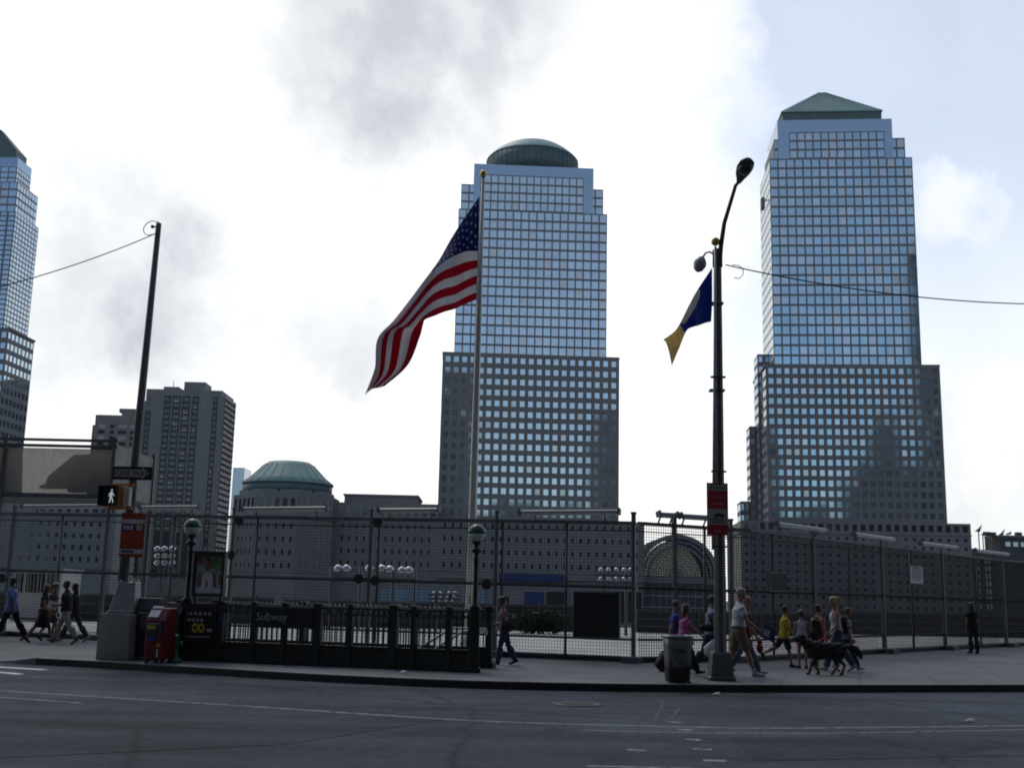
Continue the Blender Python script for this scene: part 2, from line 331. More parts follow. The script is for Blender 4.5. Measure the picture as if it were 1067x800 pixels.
W = bpy.data.worlds.new('World'); S.world = W; W.use_nodes = True
def build_world():
    nt = W.node_tree; N = nt.nodes; L = nt.links; bg = N['Background']
    sky = N.new('ShaderNodeTexSky'); sky.sky_type = 'NISHITA'; sky.sun_disc = False; sky.sun_elevation = SUN_EL; sky.sun_rotation = SUN_AZ % (2*math.pi)
    sky.air_density = 1; sky.dust_density = .7; sky.ozone_density = 1.6
    tc = N.new('ShaderNodeTexCoord'); d = tc.outputs['Generated']
    def math_(op, a, b=None, clamp=False):
        n = N.new('ShaderNodeMath'); n.operation = op; n.use_clamp = clamp
        for i, x in enumerate((a, b)):
            if x is None: continue
            if isinstance(x, (int, float)): n.inputs[i].default_value = x
            else: L.new(x, n.inputs[i])
        return n.outputs[0]
    def rng(v, a, c, e=0, f=1, smooth=True):
        r = N.new('ShaderNodeMapRange'); r.interpolation_type = 'SMOOTHSTEP' if smooth else 'LINEAR'
        for i, x in zip((1, 2, 3, 4), (a, c, e, f)): r.inputs[i].default_value = x
        L.new(v, r.inputs[0]); return r.outputs[0]
    def noise(sc, det, vec, ro=.55):
        n = N.new('ShaderNodeTexNoise'); n.inputs['Scale'].default_value = sc; n.inputs['Detail'].default_value = det; n.inputs['Roughness'].default_value = ro
        L.new(vec, n.inputs['Vector']); return n
    # billow the direction before asking which cloud it hits
    nz = noise(5, 6, d, .6)
    sub = N.new('ShaderNodeVectorMath'); sub.operation = 'SUBTRACT'; L.new(nz.outputs['Color'], sub.inputs[0]); sub.inputs[1].default_value = (.5, .5, .5)
    scl = N.new('ShaderNodeVectorMath'); scl.operation = 'SCALE'; L.new(sub.outputs[0], scl.inputs[0]); scl.inputs['Scale'].default_value = .26
    add = N.new('ShaderNodeVectorMath'); add.operation = 'ADD'; L.new(d, add.inputs[0]); L.new(scl.outputs[0], add.inputs[1])
    nor = N.new('ShaderNodeVectorMath'); nor.operation = 'NORMALIZE'; L.new(add.outputs[0], nor.inputs[0]); dd = nor.outputs[0]
    def blob(px, py, rad, inner=.25, vec=dd):
        v = nrm(ray(px, py)); n = N.new('ShaderNodeVectorMath'); n.operation = 'DOT_PRODUCT'; L.new(vec, n.inputs[0]); n.inputs[1].default_value = v
        return rng(n.outputs['Value'], math.cos(R(rad)), math.cos(R(rad*inner)))
    def union(lst):
        o = lst[0]
        for x in lst[1:]: o = math_('MAXIMUM', o, x)
        return o
    sep = N.new('ShaderNodeSeparateXYZ'); L.new(d, sep.inputs[0])
    sd = N.new('ShaderNodeVectorMath'); sd.operation = 'DOT_PRODUCT'; L.new(d, sd.inputs[0]); sd.inputs[1].default_value = sun_dir
    gd = N.new('ShaderNodeVectorMath'); gd.operation = 'DOT_PRODUCT'; L.new(d, gd.inputs[0]); gd.inputs[1].default_value = nrm(ray(380, 260)); cosun = gd.outputs['Value']
    # cloud deck: solid towards the sun, broken elsewhere, thin to the right of the view
    n1 = noise(2.6, 9, d, .58)
    deck = rng(n1.outputs[0], .40, .62)
    side = N.new('ShaderNodeVectorMath'); side.operation = 'DOT_PRODUCT'; L.new(dd, side.inputs[0]); side.inputs[1].default_value = nrm(ray(-200, 250))
    west = rng(side.outputs['Value'], math.cos(R(52)), math.cos(R(38)))
    back = rng(sep.outputs['Y'], -.25, .5, 1.0, 1)
    deck = math_('MULTIPLY', deck, back)
    puff = union([math_('MULTIPLY', blob(985, 238, 4.2, .1), .7), blob(1075, 425, 6.5, .15), math_('MULTIPLY', blob(1050, 520, 8, .2), .7), math_('MULTIPLY', blob(700, 60, 9, .1), .8)])
    veil = rng(sep.outputs['Z'], .08, .40, .88, .38)
    cover = union([math_('MULTIPLY', west, .97), math_('MULTIPLY', deck, rng(sep.outputs['Y'], -.1, -.5, .30, .36)), puff, math_('MULTIPLY', veil, rng(sep.outputs['Y'], 0, .6))])
    # darker undersides
    grey = math_('ADD', math_('MULTIPLY', blob(385, 0, 9.5, .35), .34), math_('MULTIPLY', blob(400, 85, 5.0, .2), .16))
    grey = math_('ADD', grey, math_('MULTIPLY', blob(110, 295, 7.2, .3), .30))
    grey = math_('ADD', grey, math_('MULTIPLY', blob(210, 335, 5, .3), .24))
    grey = math_('ADD', grey, math_('MULTIPLY', blob(355, 350, 4.5, .2), .30))
    grey = math_('ADD', grey, math_('MULTIPLY', blob(525, 105, 3, .2), .22))
    grey = math_('ADD', grey, math_('MULTIPLY', blob(590, 10, 5, .2), .32))
    grey = math_('ADD', grey, math_('MULTIPLY', blob(1040, 560, 9, .2), .20))
    n2 = noise(9, 8, d, .6)
    grey = math_('MULTIPLY', grey, rng(n2.outputs[0], .28, .64, .55, 1.3), True)
    glow = math_('MAXIMUM', rng(cosun, math.cos(R(78)), math.cos(R(33)), .22, 1.06), rng(sep.outputs['Y'], -.15, -.5, 0, .60))
    n3 = noise(3.2, 7, dd, .6); n4 = noise(11, 7, dd, .62)
    glow = math_('MULTIPLY', glow, math_('MULTIPLY', rng(n3.outputs[0], .3, .7, 1.10, .965), rng(n4.outputs[0], .3, .7, 1.04, .965)))
    lum = math_('MULTIPLY', glow, rng(grey, 0, 1, 1.03, .36, False))
    colr = N.new('ShaderNodeMix'); colr.data_type = 'RGBA'; L.new(grey, colr.inputs[0]); colr.inputs[6].default_value = (1, .998, .99, 1); colr.inputs[7].default_value = (.86, .93, 1.04, 1)
    cl = N.new('ShaderNodeVectorMath'); cl.operation = 'SCALE'; L.new(colr.outputs[2], cl.inputs[0]); L.new(lum, cl.inputs['Scale'])
    cs = N.new('ShaderNodeVectorMath'); cs.operation = 'SCALE'; L.new(cl.outputs[0], cs.inputs[0]); cs.inputs['Scale'].default_value = CLOUD_LIGHT/SKY_STRENGTH
    mx = N.new('ShaderNodeMix'); mx.data_type = 'RGBA'; L.new(cover, mx.inputs[0]); L.new(sky.outputs[0], mx.inputs[6]); L.new(cs.outputs[0], mx.inputs[7])
    L.new(mx.outputs[2], bg.inputs[0]); bg.inputs[1].default_value = SKY_STRENGTH
build_world()
W.cycles.sampling_method = 'AUTOMATIC'
S.view_settings.view_transform = 'Standard'; S.view_settings.look = 'None'; S.view_settings.gamma = 1; S.view_settings.use_curve_mapping = False
S.view_settings.exposure = EXPOSURE
S.cycles.max_bounces = 6; S.cycles.transparent_max_bounces = 24; S.cycles.diffuse_bounces = 3; S.cycles.glossy_bounces = 3
S.cycles.filter_width = 1.9; S.cycles.use_adaptive_sampling = True; S.cycles.sample_clamp_indirect = 4

# ------------------------------------------------------------------ the ground, street and pavements
kpx = [(38,685),(99,688),(200,694),(360,703),(533,709.5),(752,712.5),(1067,712.6)]
kerb_line = [G(*q) for q in kpx]
e0, e1 = kerb_line[0], kerb_line[-1]
far_r = [e1 + Vector((30, 7.5, 0)), e1 + Vector((160, 40, 0))]
KL = kerb_line + far_r
def smooth_line(P, n=6):
    out = []
    for i in range(len(P)-1):
        p0, p1, p2, p3 = P[max(i-1, 0)], P[i], P[i+1], P[min(i+2, len(P)-1)]
        for k in range(n):
            t = k/n
            out.append(.5*((2*p1)+(p2-p0)*t+(2*p0-5*p1+4*p2-p3)*t*t+(3*p1-p0-3*p2+p3)*t*t*t))
    return out+[P[-1]]
KS = smooth_line(KL[:7], 5) + far_r

mb = MB()
xs = [-4000, -300, -60, 60, 300, 4000]
for i in range(len(xs)-1):
    a, b = xs[i], xs[i+1]
    mb.quad((a,-400,-.20),(b,-400,-.20),(b,64,-.20),(a,64,-.20))
    mb.quad((a,64,-.20),(b,64,-.20),(b,64.5,-13),(a,64.5,-13))
    mb.quad((a,64.5,-13),(b,64.5,-13),(b,1500,-13),(a,1500,-13))
    mb.quad((a,1500,-13),(b,1500,-13),(b,9000,-13),(a,9000,-13))
tag(mb.build('ground', M['soil']), kind='structure')
mb = MB(); mb.quad((-260,3.6,-.15),(260,3.6,-.15),(260,75,-.15),(-260,75,-.15))
mb2 = MB()
# the far roadway edge follows the kerb
front = [(-260, 3.6), (260, 3.6)]; back = [Vector((-260, 27.0, 0)), Vector((-13, 26.6, 0))] + KS
vs = [Vector((-260, 3.6, -.15)), Vector((260, 3.6, -.15))] + [Vector((p.x, p.y+.1, -.15)) for p in reversed(back)]
mb = MB(); mb.add(vs, [tuple(range(len(vs)))])
tag(mb.build('road', M['road']), kind='structure')
mb = MB(); mb.box(-200, 200, -9.2, 3.6, -.19, 0)
tag(mb.build('pavement', M['walk']), kind='structure')
# far pavement: a slab from the kerb to the fence, dropped at the left corner
inner = [Vector((28.5, 54.4, 0)), Vector((19.3, 45.4, 0)), Vector((11.9, 37.2, 0)), Vector((6.5, 30.8, 0)), Vector((3.2, 29.2, 0)), Vector((-17, 36.8, 0)), Vector((-60, 52, 0)), Vector((-90, 63, 0))]
edge = [p + Vector((0, .16, 0)) for p in KS]
a0 = edge[0]
left = [Vector((-90, 34, -.142)), Vector((-30, 28.5, -.142)), Vector((a0.x-1.0, a0.y+.55, -.142)), Vector((a0.x-.45, a0.y+.2, -.07))]
outer = left + [Vector((p.x, p.y, -.004)) for p in edge]
mb = MB()
top = outer + inner
fl = [tuple(range(len(top)))]
mb.add([Vector(p) for p in top] + [Vector((p.x, p.y, -.18)) for p in top],
       [tuple(range(len(top)))] + [(i, len(top)+i, len(top)+(i+1) % len(top), (i+1) % len(top)) for i in range(len(top))])
o = mb.build('pavement', M['walk']); bmx = bmesh.new(); bmx.from_mesh(o.data); bmesh.ops.triangulate(bmx, faces=[f for f in bmx.faces if len(f.verts) > 4]); bmx.to_mesh(o.data); bmx.free()
tag(o, kind='structure')
# kerb: steel-faced granite strip with its own top edge
def strip(line, w, z0, z1, m, name, off=0):
    mb = MB()
    for i in range(len(line)-1):
        p, q = line[i], line[i+1]; d = nrm(Vector((q.x-p.x, q.y-p.y, 0))); n = Vector((-d.y, d.x, 0))
        mb.obox(Vector((p.x, p.y, z0)) + n*off, Vector((q.x-p.x, q.y-p.y, 0)) + d*.004, n*w, Vector((0, 0, z1-z0)))
    return mb.build(name, m)
kb = strip(KS, .17, -.17, 0, M['kerb'], 'kerb'); tag(kb, kind='structure')
# the dropped end of the kerb at the crossing
mb = MB(); p = KS[0]
q1, q2 = p + Vector((-.55, .18, 0)), p + Vector((-1.3, .6, 0))
for (a, za), (b, zb) in (((p, 0), (q1, -.075)), ((q1, -.075), (q2, -.142))):
    n = Vector((0, .17, 0))
    mb.add([(a.x,a.y,-.17),(b.x,b.y,-.17),(b.x,b.y+.17,-.17),(a.x,a.y+.17,-.17),(a.x,a.y,za),(b.x,b.y,zb),(b.x,b.y+.17,zb),(a.x,a.y+.17,za)],
           [(0,3,2,1),(4,5,6,7),(0,1,5,4),(1,2,6,5),(2,3,7,6),(3,0,4,7)])
bmx = None
tag(mb.build('kerb', M['kerb']), kind='structure')
kf = strip(KS, .012, -.148, -.022, M['steel_kerb'], 'kerb', off=-.012); tag(kf, kind='structure')  # shade of the backlit kerb face is deepened in this dark colour

M['patch_line'] = mat('patch_line', (.07, .078, .09), .9, var=.3, scale=5)
# paint on the asphalt
def paint(px_line, w, name, m, dash=None):
    pts = [G(x, y, -.146) for x, y in px_line]; pts = smooth_line(pts, 6); mb = MB(); acc = 0
    for i in range(len(pts)-1):
        p, q = pts[i], pts[i+1]; d = nrm(q-p); n = Vector((-d.y, d.x, 0)); acc += (q-p).length
        if dash and (acc % (dash[0]+dash[1])) > dash[0]: continue
        mb.quad(p-n*w/2, q-n*w/2, q+n*w/2, p+n*w/2)
    return tag(mb.build(name, m), kind='structure')
paint([(-80,714),(0,719),(150,728.5),(300,738),(420,746),(533,752),(680,756),(800,758),(940,757),(1067,755.5),(1150,754)], .10, 'road_marking', M['worn_paint'])
paint([(-60,723),(0,726),(86,732)], .09, 'road_marking', M['worn_paint'])
paint([(606,760),(700,762.5),(850,763.5),(1000,761),(1067,759.5)], .07, 'road_marking', M['worn_paint'])
paint([(-60,691),(0,694.5),(47,697.3)], .22, 'road_marking', M['white'])
paint([(-60,697.5),(0,700),(21,702)], .2, 'road_marking', M['white'])
for (x, y, w) in ((704, 752, 18), (714, 760, 16), (722, 770, 17), (732, 780, 20), (745, 792, 24), (664, 781, 20)):
    paint([(x-w/2, y-.6), (x+w/2, y+.4)], .16, 'road_marking', M['worn_paint'])
paint([(672,722),(688,728),(690,735),(684,745),(683,752)], .035, 'road_marking', M['patch_line'])
paint([(708,737),(701,746),(690,752)], .035, 'road_marking', M['patch_line'])
paint([(612,797.5),(700,799.5),(800,803)], .09, 'road_marking', M['worn_paint'])
# a repaired trench in the asphalt
pp = [G(x, y, -.1465) for x, y in ((-60, 742), (330, 735), (470, 748), (300, 775), (-60, 792))]
mb = MB(); mb.add(pp, [(0, 1, 2, 3, 4)]); tag(mb.build('road_patch', M['patch']), kind='structure')
pp = [G(x, y, -.1465) for x, y in ((760, 768), (1100, 764), (1100, 786), (790, 792))]
mb = MB(); mb.add(pp, [(0, 1, 2, 3)]); tag(mb.build('road_patch', M['patch']), kind='structure')
# manhole cover
c = G(601, 733.5, -.15); e = empty('manhole_cover', c, 0, 'round iron manhole cover in the asphalt near the kerb', 'manhole cover')
mb = MB(); mb.lathe([(.33, .004), (.33, .012), (.31, .014)], 28)
for k in range(-4, 5): mb.box(-math.sqrt(.09-(k*.065)**2), math.sqrt(.09-(k*.065)**2), k*.065-.012, k*.065+.012, .013, .018)
mb.build('lid', M['pole_paint'], e)
mb = MB(); mb.lathe([(.345, .003), (.345, .012), (.42, .012), (.42, .003)], 28, cap=False); mb.build('frame', M['steel_kerb'], e)
# loose litter on the road and pavement
for k, (x, y, nm, lb) in enumerate(((746, 724, 'flattened_cup', 'flattened white paper cup on the road below the lamp post'), (1009, 752, 'paper_scrap', 'small white paper scrap on the road far right of the manhole'), (420, 701, 'paper_cup', 'small pale cup lying on the pavement edge before the subway railing'))):
    c = G(x, y, -.15 if k < 2 else 0); mb = MB()
    mb.loft([[c+Vector((.09*math.cos(t)*(1-.3*i)+.02*i, .05*math.sin(t)*(1-.3*i), .004+.022*i+.01*math.sin(2*t+k))) for t in [2*math.pi*j/9 for j in range(9)]] for i in range(3)])
    tag(mb.build(nm, M['paper']), lb, 'litter')
# ------------------------------------------------------------------ tall buildings
FL = Vector((0, -1, 0)); LF = Vector((-1, 0, 0)); RT = Vector((1, 0, 0))
SPLIT = {'door', 'cornice', 'roof_equipment', 'vault_rib', 'window_bay', 'balcony', 'balcony_floor', 'balcony_wall', 'air_conditioner', 'window_frame', 'floor_band', 'mullion', 'roof_house', 'crown_wall'}
class Building:
    def __init__(s, name, fr, label, cat, group=None):
        s.fr = fr; s.e = empty(name, fr.o, fr.a, label, cat, group); s.glass = 'glass'; s.parts = {}; s.sep = []; s.win = []
    def mb(s, name, mtl):
        if name in SPLIT:
            b = MB(); s.sep.append((name, mtl, b)); return b
        k = (name, mtl)
        if k not in s.parts: s.parts[k] = MB()
        return s.parts[k]
    def block(s, u0, u1, v0, v1, z0, z1, mtl='granite', name='wall'):
        s.mb(name, mtl).box(u0, u1, v0, v1, z0, z1, 0)
    def facade(s, face, a, z0, z1, cols, rows, fw, fh, mtl, dep=.35, glass='glass', name='wall', skip=None, lift=0, margin=0):
        """grid of piers and spandrels in front of panes. face: (origin, along, outward) of the core surface"""
        o, al, n = Vector(face[0]), Vector(face[1]), Vector(face[2]); mb = s.mb(name, mtl)
        L = a; cw = (L-2*margin)/cols; rh = (z1-z0)/rows; up = Vector((0, 0, 1)); q0 = o + n*.003
        pw = cw*(1-fw); sh = rh*(1-fh)
        for i in range(cols+1):
            c = margin + i*cw; lo = max(0, c-pw/2) if i else 0; hi = min(L, c+pw/2) if i < cols else L
            mb.obox(q0 + al*lo + up*z0, al*(hi-lo), n*dep, up*(z1-z0))
        for j in range(rows+1):
            c = z0 + j*rh; lo = max(z0, c-sh/2) if j else z0; hi = min(z1, c+sh/2) if j < rows else z1
            mb.obox(q0 + al*.02 + up*lo + n*0, al*(L-.04), n*(dep-.04), up*(hi-lo))
        for i in range(cols):
            for j in range(rows):
                if skip and skip(i, j): continue
                c = o + al*(margin+(i+.5)*cw) + up*(z0+(j+.5)*rh) + n*(.02+dep*.25)
                w, h = cw*fw, rh*fh
                jit = [random.gauss(0, .0022) for _ in range(2)]
                p = [c + al*(-w/2) + up*(-h/2), c + al*(w/2) + up*(-h/2), c + al*(w/2) + up*(h/2), c + al*(-w/2) + up*(h/2)]
                off = (-jit[0]-jit[1], jit[0]-jit[1], jit[0]+jit[1], -jit[0]+jit[1])
                p = [x + n*k for x, k in zip(p, off)]
                g = glass(i, j) if callable(glass) else glass
                if g == 'glass': g = random.choices((s.glass, 'glass_b', 'glass_c'), (76, 6, 18))[0]
                s.win.append((w*h*max(.05, abs(n.y)*1.0), p, g))
    def done(s, keep=100):
        for (nm, mt), mb in s.parts.items(): mb.build(nm, M[mt], s.e)
        for nm, mt, mb in s.sep:
            if mb.v: mb.build(nm, M[mt], s.e)
        s.win.sort(key=lambda t: -t[0])
        rest = {}
        for k, (ar, p, g) in enumerate(s.win):
            if k < keep: MB().quad(*p).build('window', M[g], s.e)
            else: rest.setdefault(g, MB()).quad(*p)
        if rest:
            ms = list(rest); mb = MB()
            for i, g in enumerate(ms): mb.add(rest[g].v, rest[g].f, i)
            o = mb.build('windows', [M[g] for g in ms], s.e); o['kind'] = 'stuff'
        return s.e

def tower(name, fr, label, tiers, top_zone, podium, depth, side_left=None, side_right=None, lower_cols=21, lower_rows=15, upper_cols=17, upper_rows=22, group=None):
    pass

def front(u0, u1, v): return ((u0, v, 0), (1, 0, 0), (0, -1, 0)), u1-u0
def leftf(u, v0, v1): return ((u, v1, 0), (0, -1, 0), (-1, 0, 0)), v1-v0
def rightf(u, v0, v1): return ((u, v0, 0), (0, 1, 0), (1, 0, 0)), v1-v0

# ---- right-hand tower with the pyramid roof
fr = Frame(*G(881, 640, 0).xy, 0) if False else Frame(AT(881, 545, 480).x, 480, -5.0)
T = Building('office_tower', fr, 'tall blue glass office tower with green pyramid roof', 'skyscraper', 'glass office towers across the site')
T.glass = 'glass_deep'
U = lambda px, py: fr.uz(px, py)
xl0, zl1 = U(797.5, 381); xl1, _ = U(979, 380); zb = -13
D = 42
T.block(xl0+.4, xl1-.4, .4, D, zb, zl1-.02, 'granite')
f, L = front(xl0, xl1, .4); zt = U(880, 543)[1]
T.facade(f, L, zt-4, zl1, 21, 16, .60, .57, 'granite', .4, margin=.6)
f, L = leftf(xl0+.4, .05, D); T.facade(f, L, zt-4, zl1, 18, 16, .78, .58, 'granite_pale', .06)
T.block(xl0-.2, xl1+.2, 0, D, zl1+.003, zl1+.8, 'granite', 'cornice')
xs0, zs1 = U(803.5, 163); xs1, _ = U(954.5, 163); xs0b = U(806.5, 378)[0]; xs1b = U(960, 378)[0]
us0, us1 = (xs0+xs0b)/2+.1, (xs1+xs1b)/2
zs0 = zl1+.8
def vset(k): return 3.0+k
T.block(us0+.3, us1-.3, 3.3, D-4, zs0, zs1, 'granite')
f, L = front(us0, us1, 3.3); T.facade(f, L, zs0+.003, zs1, 17, 21, .82, .79, 'mullion', .3)
f, L = leftf(us0+.3, 3.05, D-4); T.facade(f, L, zs0+.003, zs1, 14, 21, .86, .70, 'pale', .06)  # pale left face: its bright sky reflection is put into the colour
# stepped crown
u20, z2 = U(799, 142); u21 = U(942, 142)[0]
u20, u21 = us0+2.2, us1-2.6
T.block(u20+.3, u21-.3, 4.3, D-6, zs1+.003, z2, 'mullion', 'crown_wall')
f, L = front(u20, u21, 4.3); T.facade(f, L, zs1+.006, z2, 16, 2, .82, .79, 'mullion', .3)
u30, z3 = U(811, 122.5); u31 = U(931, 122.5)[0]
T.block(u30, u31, 3.2, D-8, zs1+.009, z3, 'clad', 'crown_wall')
f, L = front(u30+5.2, u31-3.6, 3.2); T.facade(f, L, zs1+.012, z3-6.0, 12, 3, .82, .79, 'mullion', .2)
# roof
b0, zb0 = U(817, 121); b1 = U(921.5, 121)[0]; zb1 = U(868, 113)[1]+.4; cu_ = (b0+b1)/2; hw = (b1-b0)/2; zap = fr.uz(861, 98.5, 5+hw)[1]-9
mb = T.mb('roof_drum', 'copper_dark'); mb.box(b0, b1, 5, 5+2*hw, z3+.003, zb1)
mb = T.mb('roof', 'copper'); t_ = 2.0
mb.loft([[(cu_-hw-.5, 4.5, zb1+.01), (cu_+hw+.5, 4.5, zb1+.01), (cu_+hw+.5, 5.5+2*hw, zb1+.01), (cu_-hw-.5, 5.5+2*hw, zb1+.01)],
         [(cu_-hw-.5, 4.5, zb1+.5), (cu_+hw+.5, 4.5, zb1+.5), (cu_+hw+.5, 5.5+2*hw, zb1+.5), (cu_-hw-.5, 5.5+2*hw, zb1+.5)],
         [(cu_-t_, 5+hw-t_, zap+9), (cu_+t_, 5+hw-t_, zap+9), (cu_+t_, 5+hw+t_, zap+9), (cu_-t_, 5+hw+t_, zap+9)]], smooth=False)
for k in range(1, 16):
    x = cu_-hw + k*2*hw/16; tt = 1-abs(x-cu_)/hw
    mb.bar((x, 4.5, zb1+.5), (cu_+(x-cu_)*.09, 5+hw-t_, zap+9), .22, .22)
# wings stepping down on the left
for (pl, pr, pt, v0, v1) in ((783, 796.5, 369, 20, 34), (773, 790, 444, 30, 44), (768.5, 775, 522, 34, 50)):
    ua, zt_ = fr.uz(pl+ (pr-pl)*.45, pt, v0); ub = fr.uz(pr+6, pt, v0)[0]
    T.block(ua+.3, ub, v0+.3, v1, zb, zt_, 'granite')
    rows = max(3, int((zt_-20)/4.6))
    f, L = front(ua, ub, v0+.3); T.facade(f, L, 20, zt_, max(2, int((ub-ua)/3.6)), rows, .55, .55, 'granite', .3)
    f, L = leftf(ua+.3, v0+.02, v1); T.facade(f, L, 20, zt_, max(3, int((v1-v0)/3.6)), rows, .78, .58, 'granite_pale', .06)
# window-washing rig under the roof edge
uu, zz = fr.uz(793, 210, 12)
mb = T.mb('maintenance_cradle', 'mullion'); mb.box(us0-2.8, us0-1.2, 12, 16, zz-3, zz+2); mb.box(us0-1.2, us0+.2, 13.5, 14, zz+1, zz+1.4)
# podium
p0 = U(770, 546)[0]; p1 = U(1006.5, 546)[0]; zp = U(880, 544.5)[1]
T.block(p0+.3, p1-.3, -5.7, D+10, zb, zp, 'granite')
f, L = front(p0, p1, -5.7); T.facade(f, L, zp-4.6, zp, 27, 1, .58, .6, 'granite', .3, glass='glass_dark', margin=.5)
f2, L2 = front(p0, p1, -5.7); T.facade(f2, L2, -2, zp-5.2, 27, 9, .36, .36, 'granite', .26, glass='glass_dark', margin=.5)
T.block(p0-.2, p1+.2, -6.3, D+10, zp-5.2, zp-4.6, 'granite', 'cornice')
T.done()

# ---- middle tower with the dome
fr = Frame(AT(553, 545, 450).x, 450, 3.0)
T = Building('office_tower', fr, 'blue glass office tower with green dome roof behind the striped flag', 'skyscraper', 'glass office towers across the site')
U = lambda px, py: fr.uz(px, py)
xl0, zl1 = U(461.5, 368); xl1 = U(645.5, 376)[0]; xlb0 = U(456, 530)[0]; xlb1 = U(644.5, 530)[0]
ul0, ul1 = (xl0+xlb0)/2, (xl1+xlb1)/2
T.block(ul0+.4, ul1-.4, .4, 56, zb, zl1-.02, 'granite_warm')
zt = U(550, 541)[1]
f, L = front(ul0, ul1, .4); T.facade(f, L, zt-4.5, zl1, 21, 16, .58, .54, 'granite_warm', .4, margin=.5)
T.block(ul0-.2, ul1+.2, 0, 56, zl1+.003, zl1+.7, 'granite_warm', 'cornice')
us0 = (U(477.5, 221)[0]+U(473.5, 366)[0])/2; us1, zs1 = U(634, 221); us1 = (us1+U(632.5, 372)[0])/2; zs0 = zl1+.7
T.block(us0+.3, us1-.3, 3.3, 52, zs0, zs1, 'granite')
f, L = front(us0, us1, 3.3); T.facade(f, L, zs0+.003, zs1, 19, 15, .83, .80, 'mullion', .3)
f, L = rightf(us1-.3, 3.05, 52)
u20, z2 = U(481, 187.5); u21 = U(630, 195)[0]; z2 = U(630, 194)[1]
T.block(u20+.3, u21-.3, 4.6, 50, zs1+.003, z2, 'granite', 'crown_wall')
f, L = front(u20, u21, 4.6); T.facade(f, L, zs1+.006, z2, 18, 3, .83, .80, 'mullion', .3)
u30, z3 = U(494.5, 167); u31 = U(619.5, 174)[0]; z3 = U(558, 170.3)[1]
T.block(u30, u31, 3.2, 48, zs1+.009, z3, 'clad', 'crown_wall')
f, L = front(u30+4.3, u31-4.2, 3.2); T.facade(f, L, zs1+.012, z3-4.6, 14, 4, .83, .80, 'mullion', .2)
cv = 24; b0, zd0 = fr.uz(507, 168.5, cv); b1, zd1 = fr.uz(602, 171.5, cv); ztop = fr.uz(554, 146.5, cv)[1]; rd = (b1-b0)/2; cu_ = (b0+b1)/2
zd = (zd0+zd1)/2; ang = R(50); Rs = rd/math.sin(ang)
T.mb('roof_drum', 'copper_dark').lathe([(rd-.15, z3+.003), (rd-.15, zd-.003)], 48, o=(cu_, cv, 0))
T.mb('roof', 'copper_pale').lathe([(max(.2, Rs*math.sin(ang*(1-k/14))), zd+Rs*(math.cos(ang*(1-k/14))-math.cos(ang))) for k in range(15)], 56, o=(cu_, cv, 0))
for k in range(48):
    a = 2*math.pi*k/48; T.mb('roof_drum', 'copper_dark').bar((cu_+rd*math.cos(a), cv+rd*math.sin(a), z3+.01), (cu_+rd*math.cos(a), cv+rd*math.sin(a), zd-.01), .2, .2)
T.done()

# ---- podium building in front of the domed tower
frp = Frame(AT(520, 545, 436).x, 436, 1.0); U = lambda px, py: frp.uz(px, py)
T = Building('podium_building', frp, 'low grey stone building with small square windows under the domed tower', 'building', 'low stone buildings across the site')
a, z1 = U(350, 523.5); b = U(456, 528)[0]; z1 = U(400, 524)[1]; c, z2_ = U(671.5, 541); z2_ = U(560, 541.5)[1]
T.block(a+.3, b, .3, 40, zb, z1, 'granite_warm'); T.block(b, c-.3, .32, 14, zb, z2_, 'granite_warm')
zs = U(400, 541)[1]
f, L = front(a, b, .3); T.facade(f, L, zs+.3, z1, 12, 1, .55, .62, 'granite_warm', .3, glass='glass_dark')
zr = U(420, 594)[1]
f, L = front(a, b, .3); T.facade(f, L, zr, zs-.4, 13, 4, .30, .36, 'granite_warm', .26, glass='glass_dark', margin=1.5)
f, L = front(b, c, .32); T.facade(f, L, zr, z2_-.2, 25, 4, .30, .36, 'granite_warm', .26, glass='glass_dark', margin=1.5)
T.block(a-.2, b+.1, -.3, 20, zs-.35, zs+.25, 'granite_warm', 'cornice')
T.block(b+.2, c, -.6, 14, zr-2.6, zr-.4, 'granite_warm', 'cornice')
ra, rz_ = U(357, 514.5); rb, rz2 = U(434, 516.5)
T.block(ra, rb, 6, 34, z1+.003, (rz_+rz2)/2, 'granite_warm', 'roof_house'); T.block(ra-.5, rb+.5, 5.5, 34.5, (rz_+rz2)/2+.003, (rz_+rz2)/2+.7, 'mullion', 'roof_house')
# ground storey: blue band, glass-block windows, dark doors
x0, za = U(516, 597); x1, zb_ = U(591, 606.5); T.mb('fascia', 'navy_band').box(x0, x1, -1.1, -.62, zb_, za)
for (pa, pb) in ((397, 407), (411.5, 435), (437, 457), (494, 505)):
    x0, za = U(pa, 614); x1, zb_ = U(pb, 632)
    T.mb('window_frame', 'mullion').box(x0-.3, x1+.3, -.25, .28, zb_-.3, za+.3)
    n = max(2, round((x1-x0)/1.4))
    for i in range(n):
        for j in range(4):
            w, h = (x1-x0)/n, (za-zb_)/4
            T.win.append((20+i, [(x0+i*w+.12, -.27, zb_+j*h+.12), (x0+(i+1)*w-.12, -.27, zb_+j*h+.12), (x0+(i+1)*w-.12, -.27, zb_+(j+1)*h-.12), (x0+i*w+.12, -.27, zb_+(j+1)*h-.12)], 'blue_glass'))
for (pa, pb, m_) in ((547, 566, 'navy_band'), (570, 590, 'glass_dark'), (595, 600, 'granite_pale'), (640, 668, 'glass_dark')):
    x0, za = U(pa, 616); x1, zb_ = U(pb, 648); T.mb('door', m_).box(x0, x1, -.3, .25, zb_, za)
for (pa, pb, ya, yb) in ((270, 274, 616, 626), (278, 282, 616, 626), (324, 327, 619, 624)):
    pass
T.done(100)

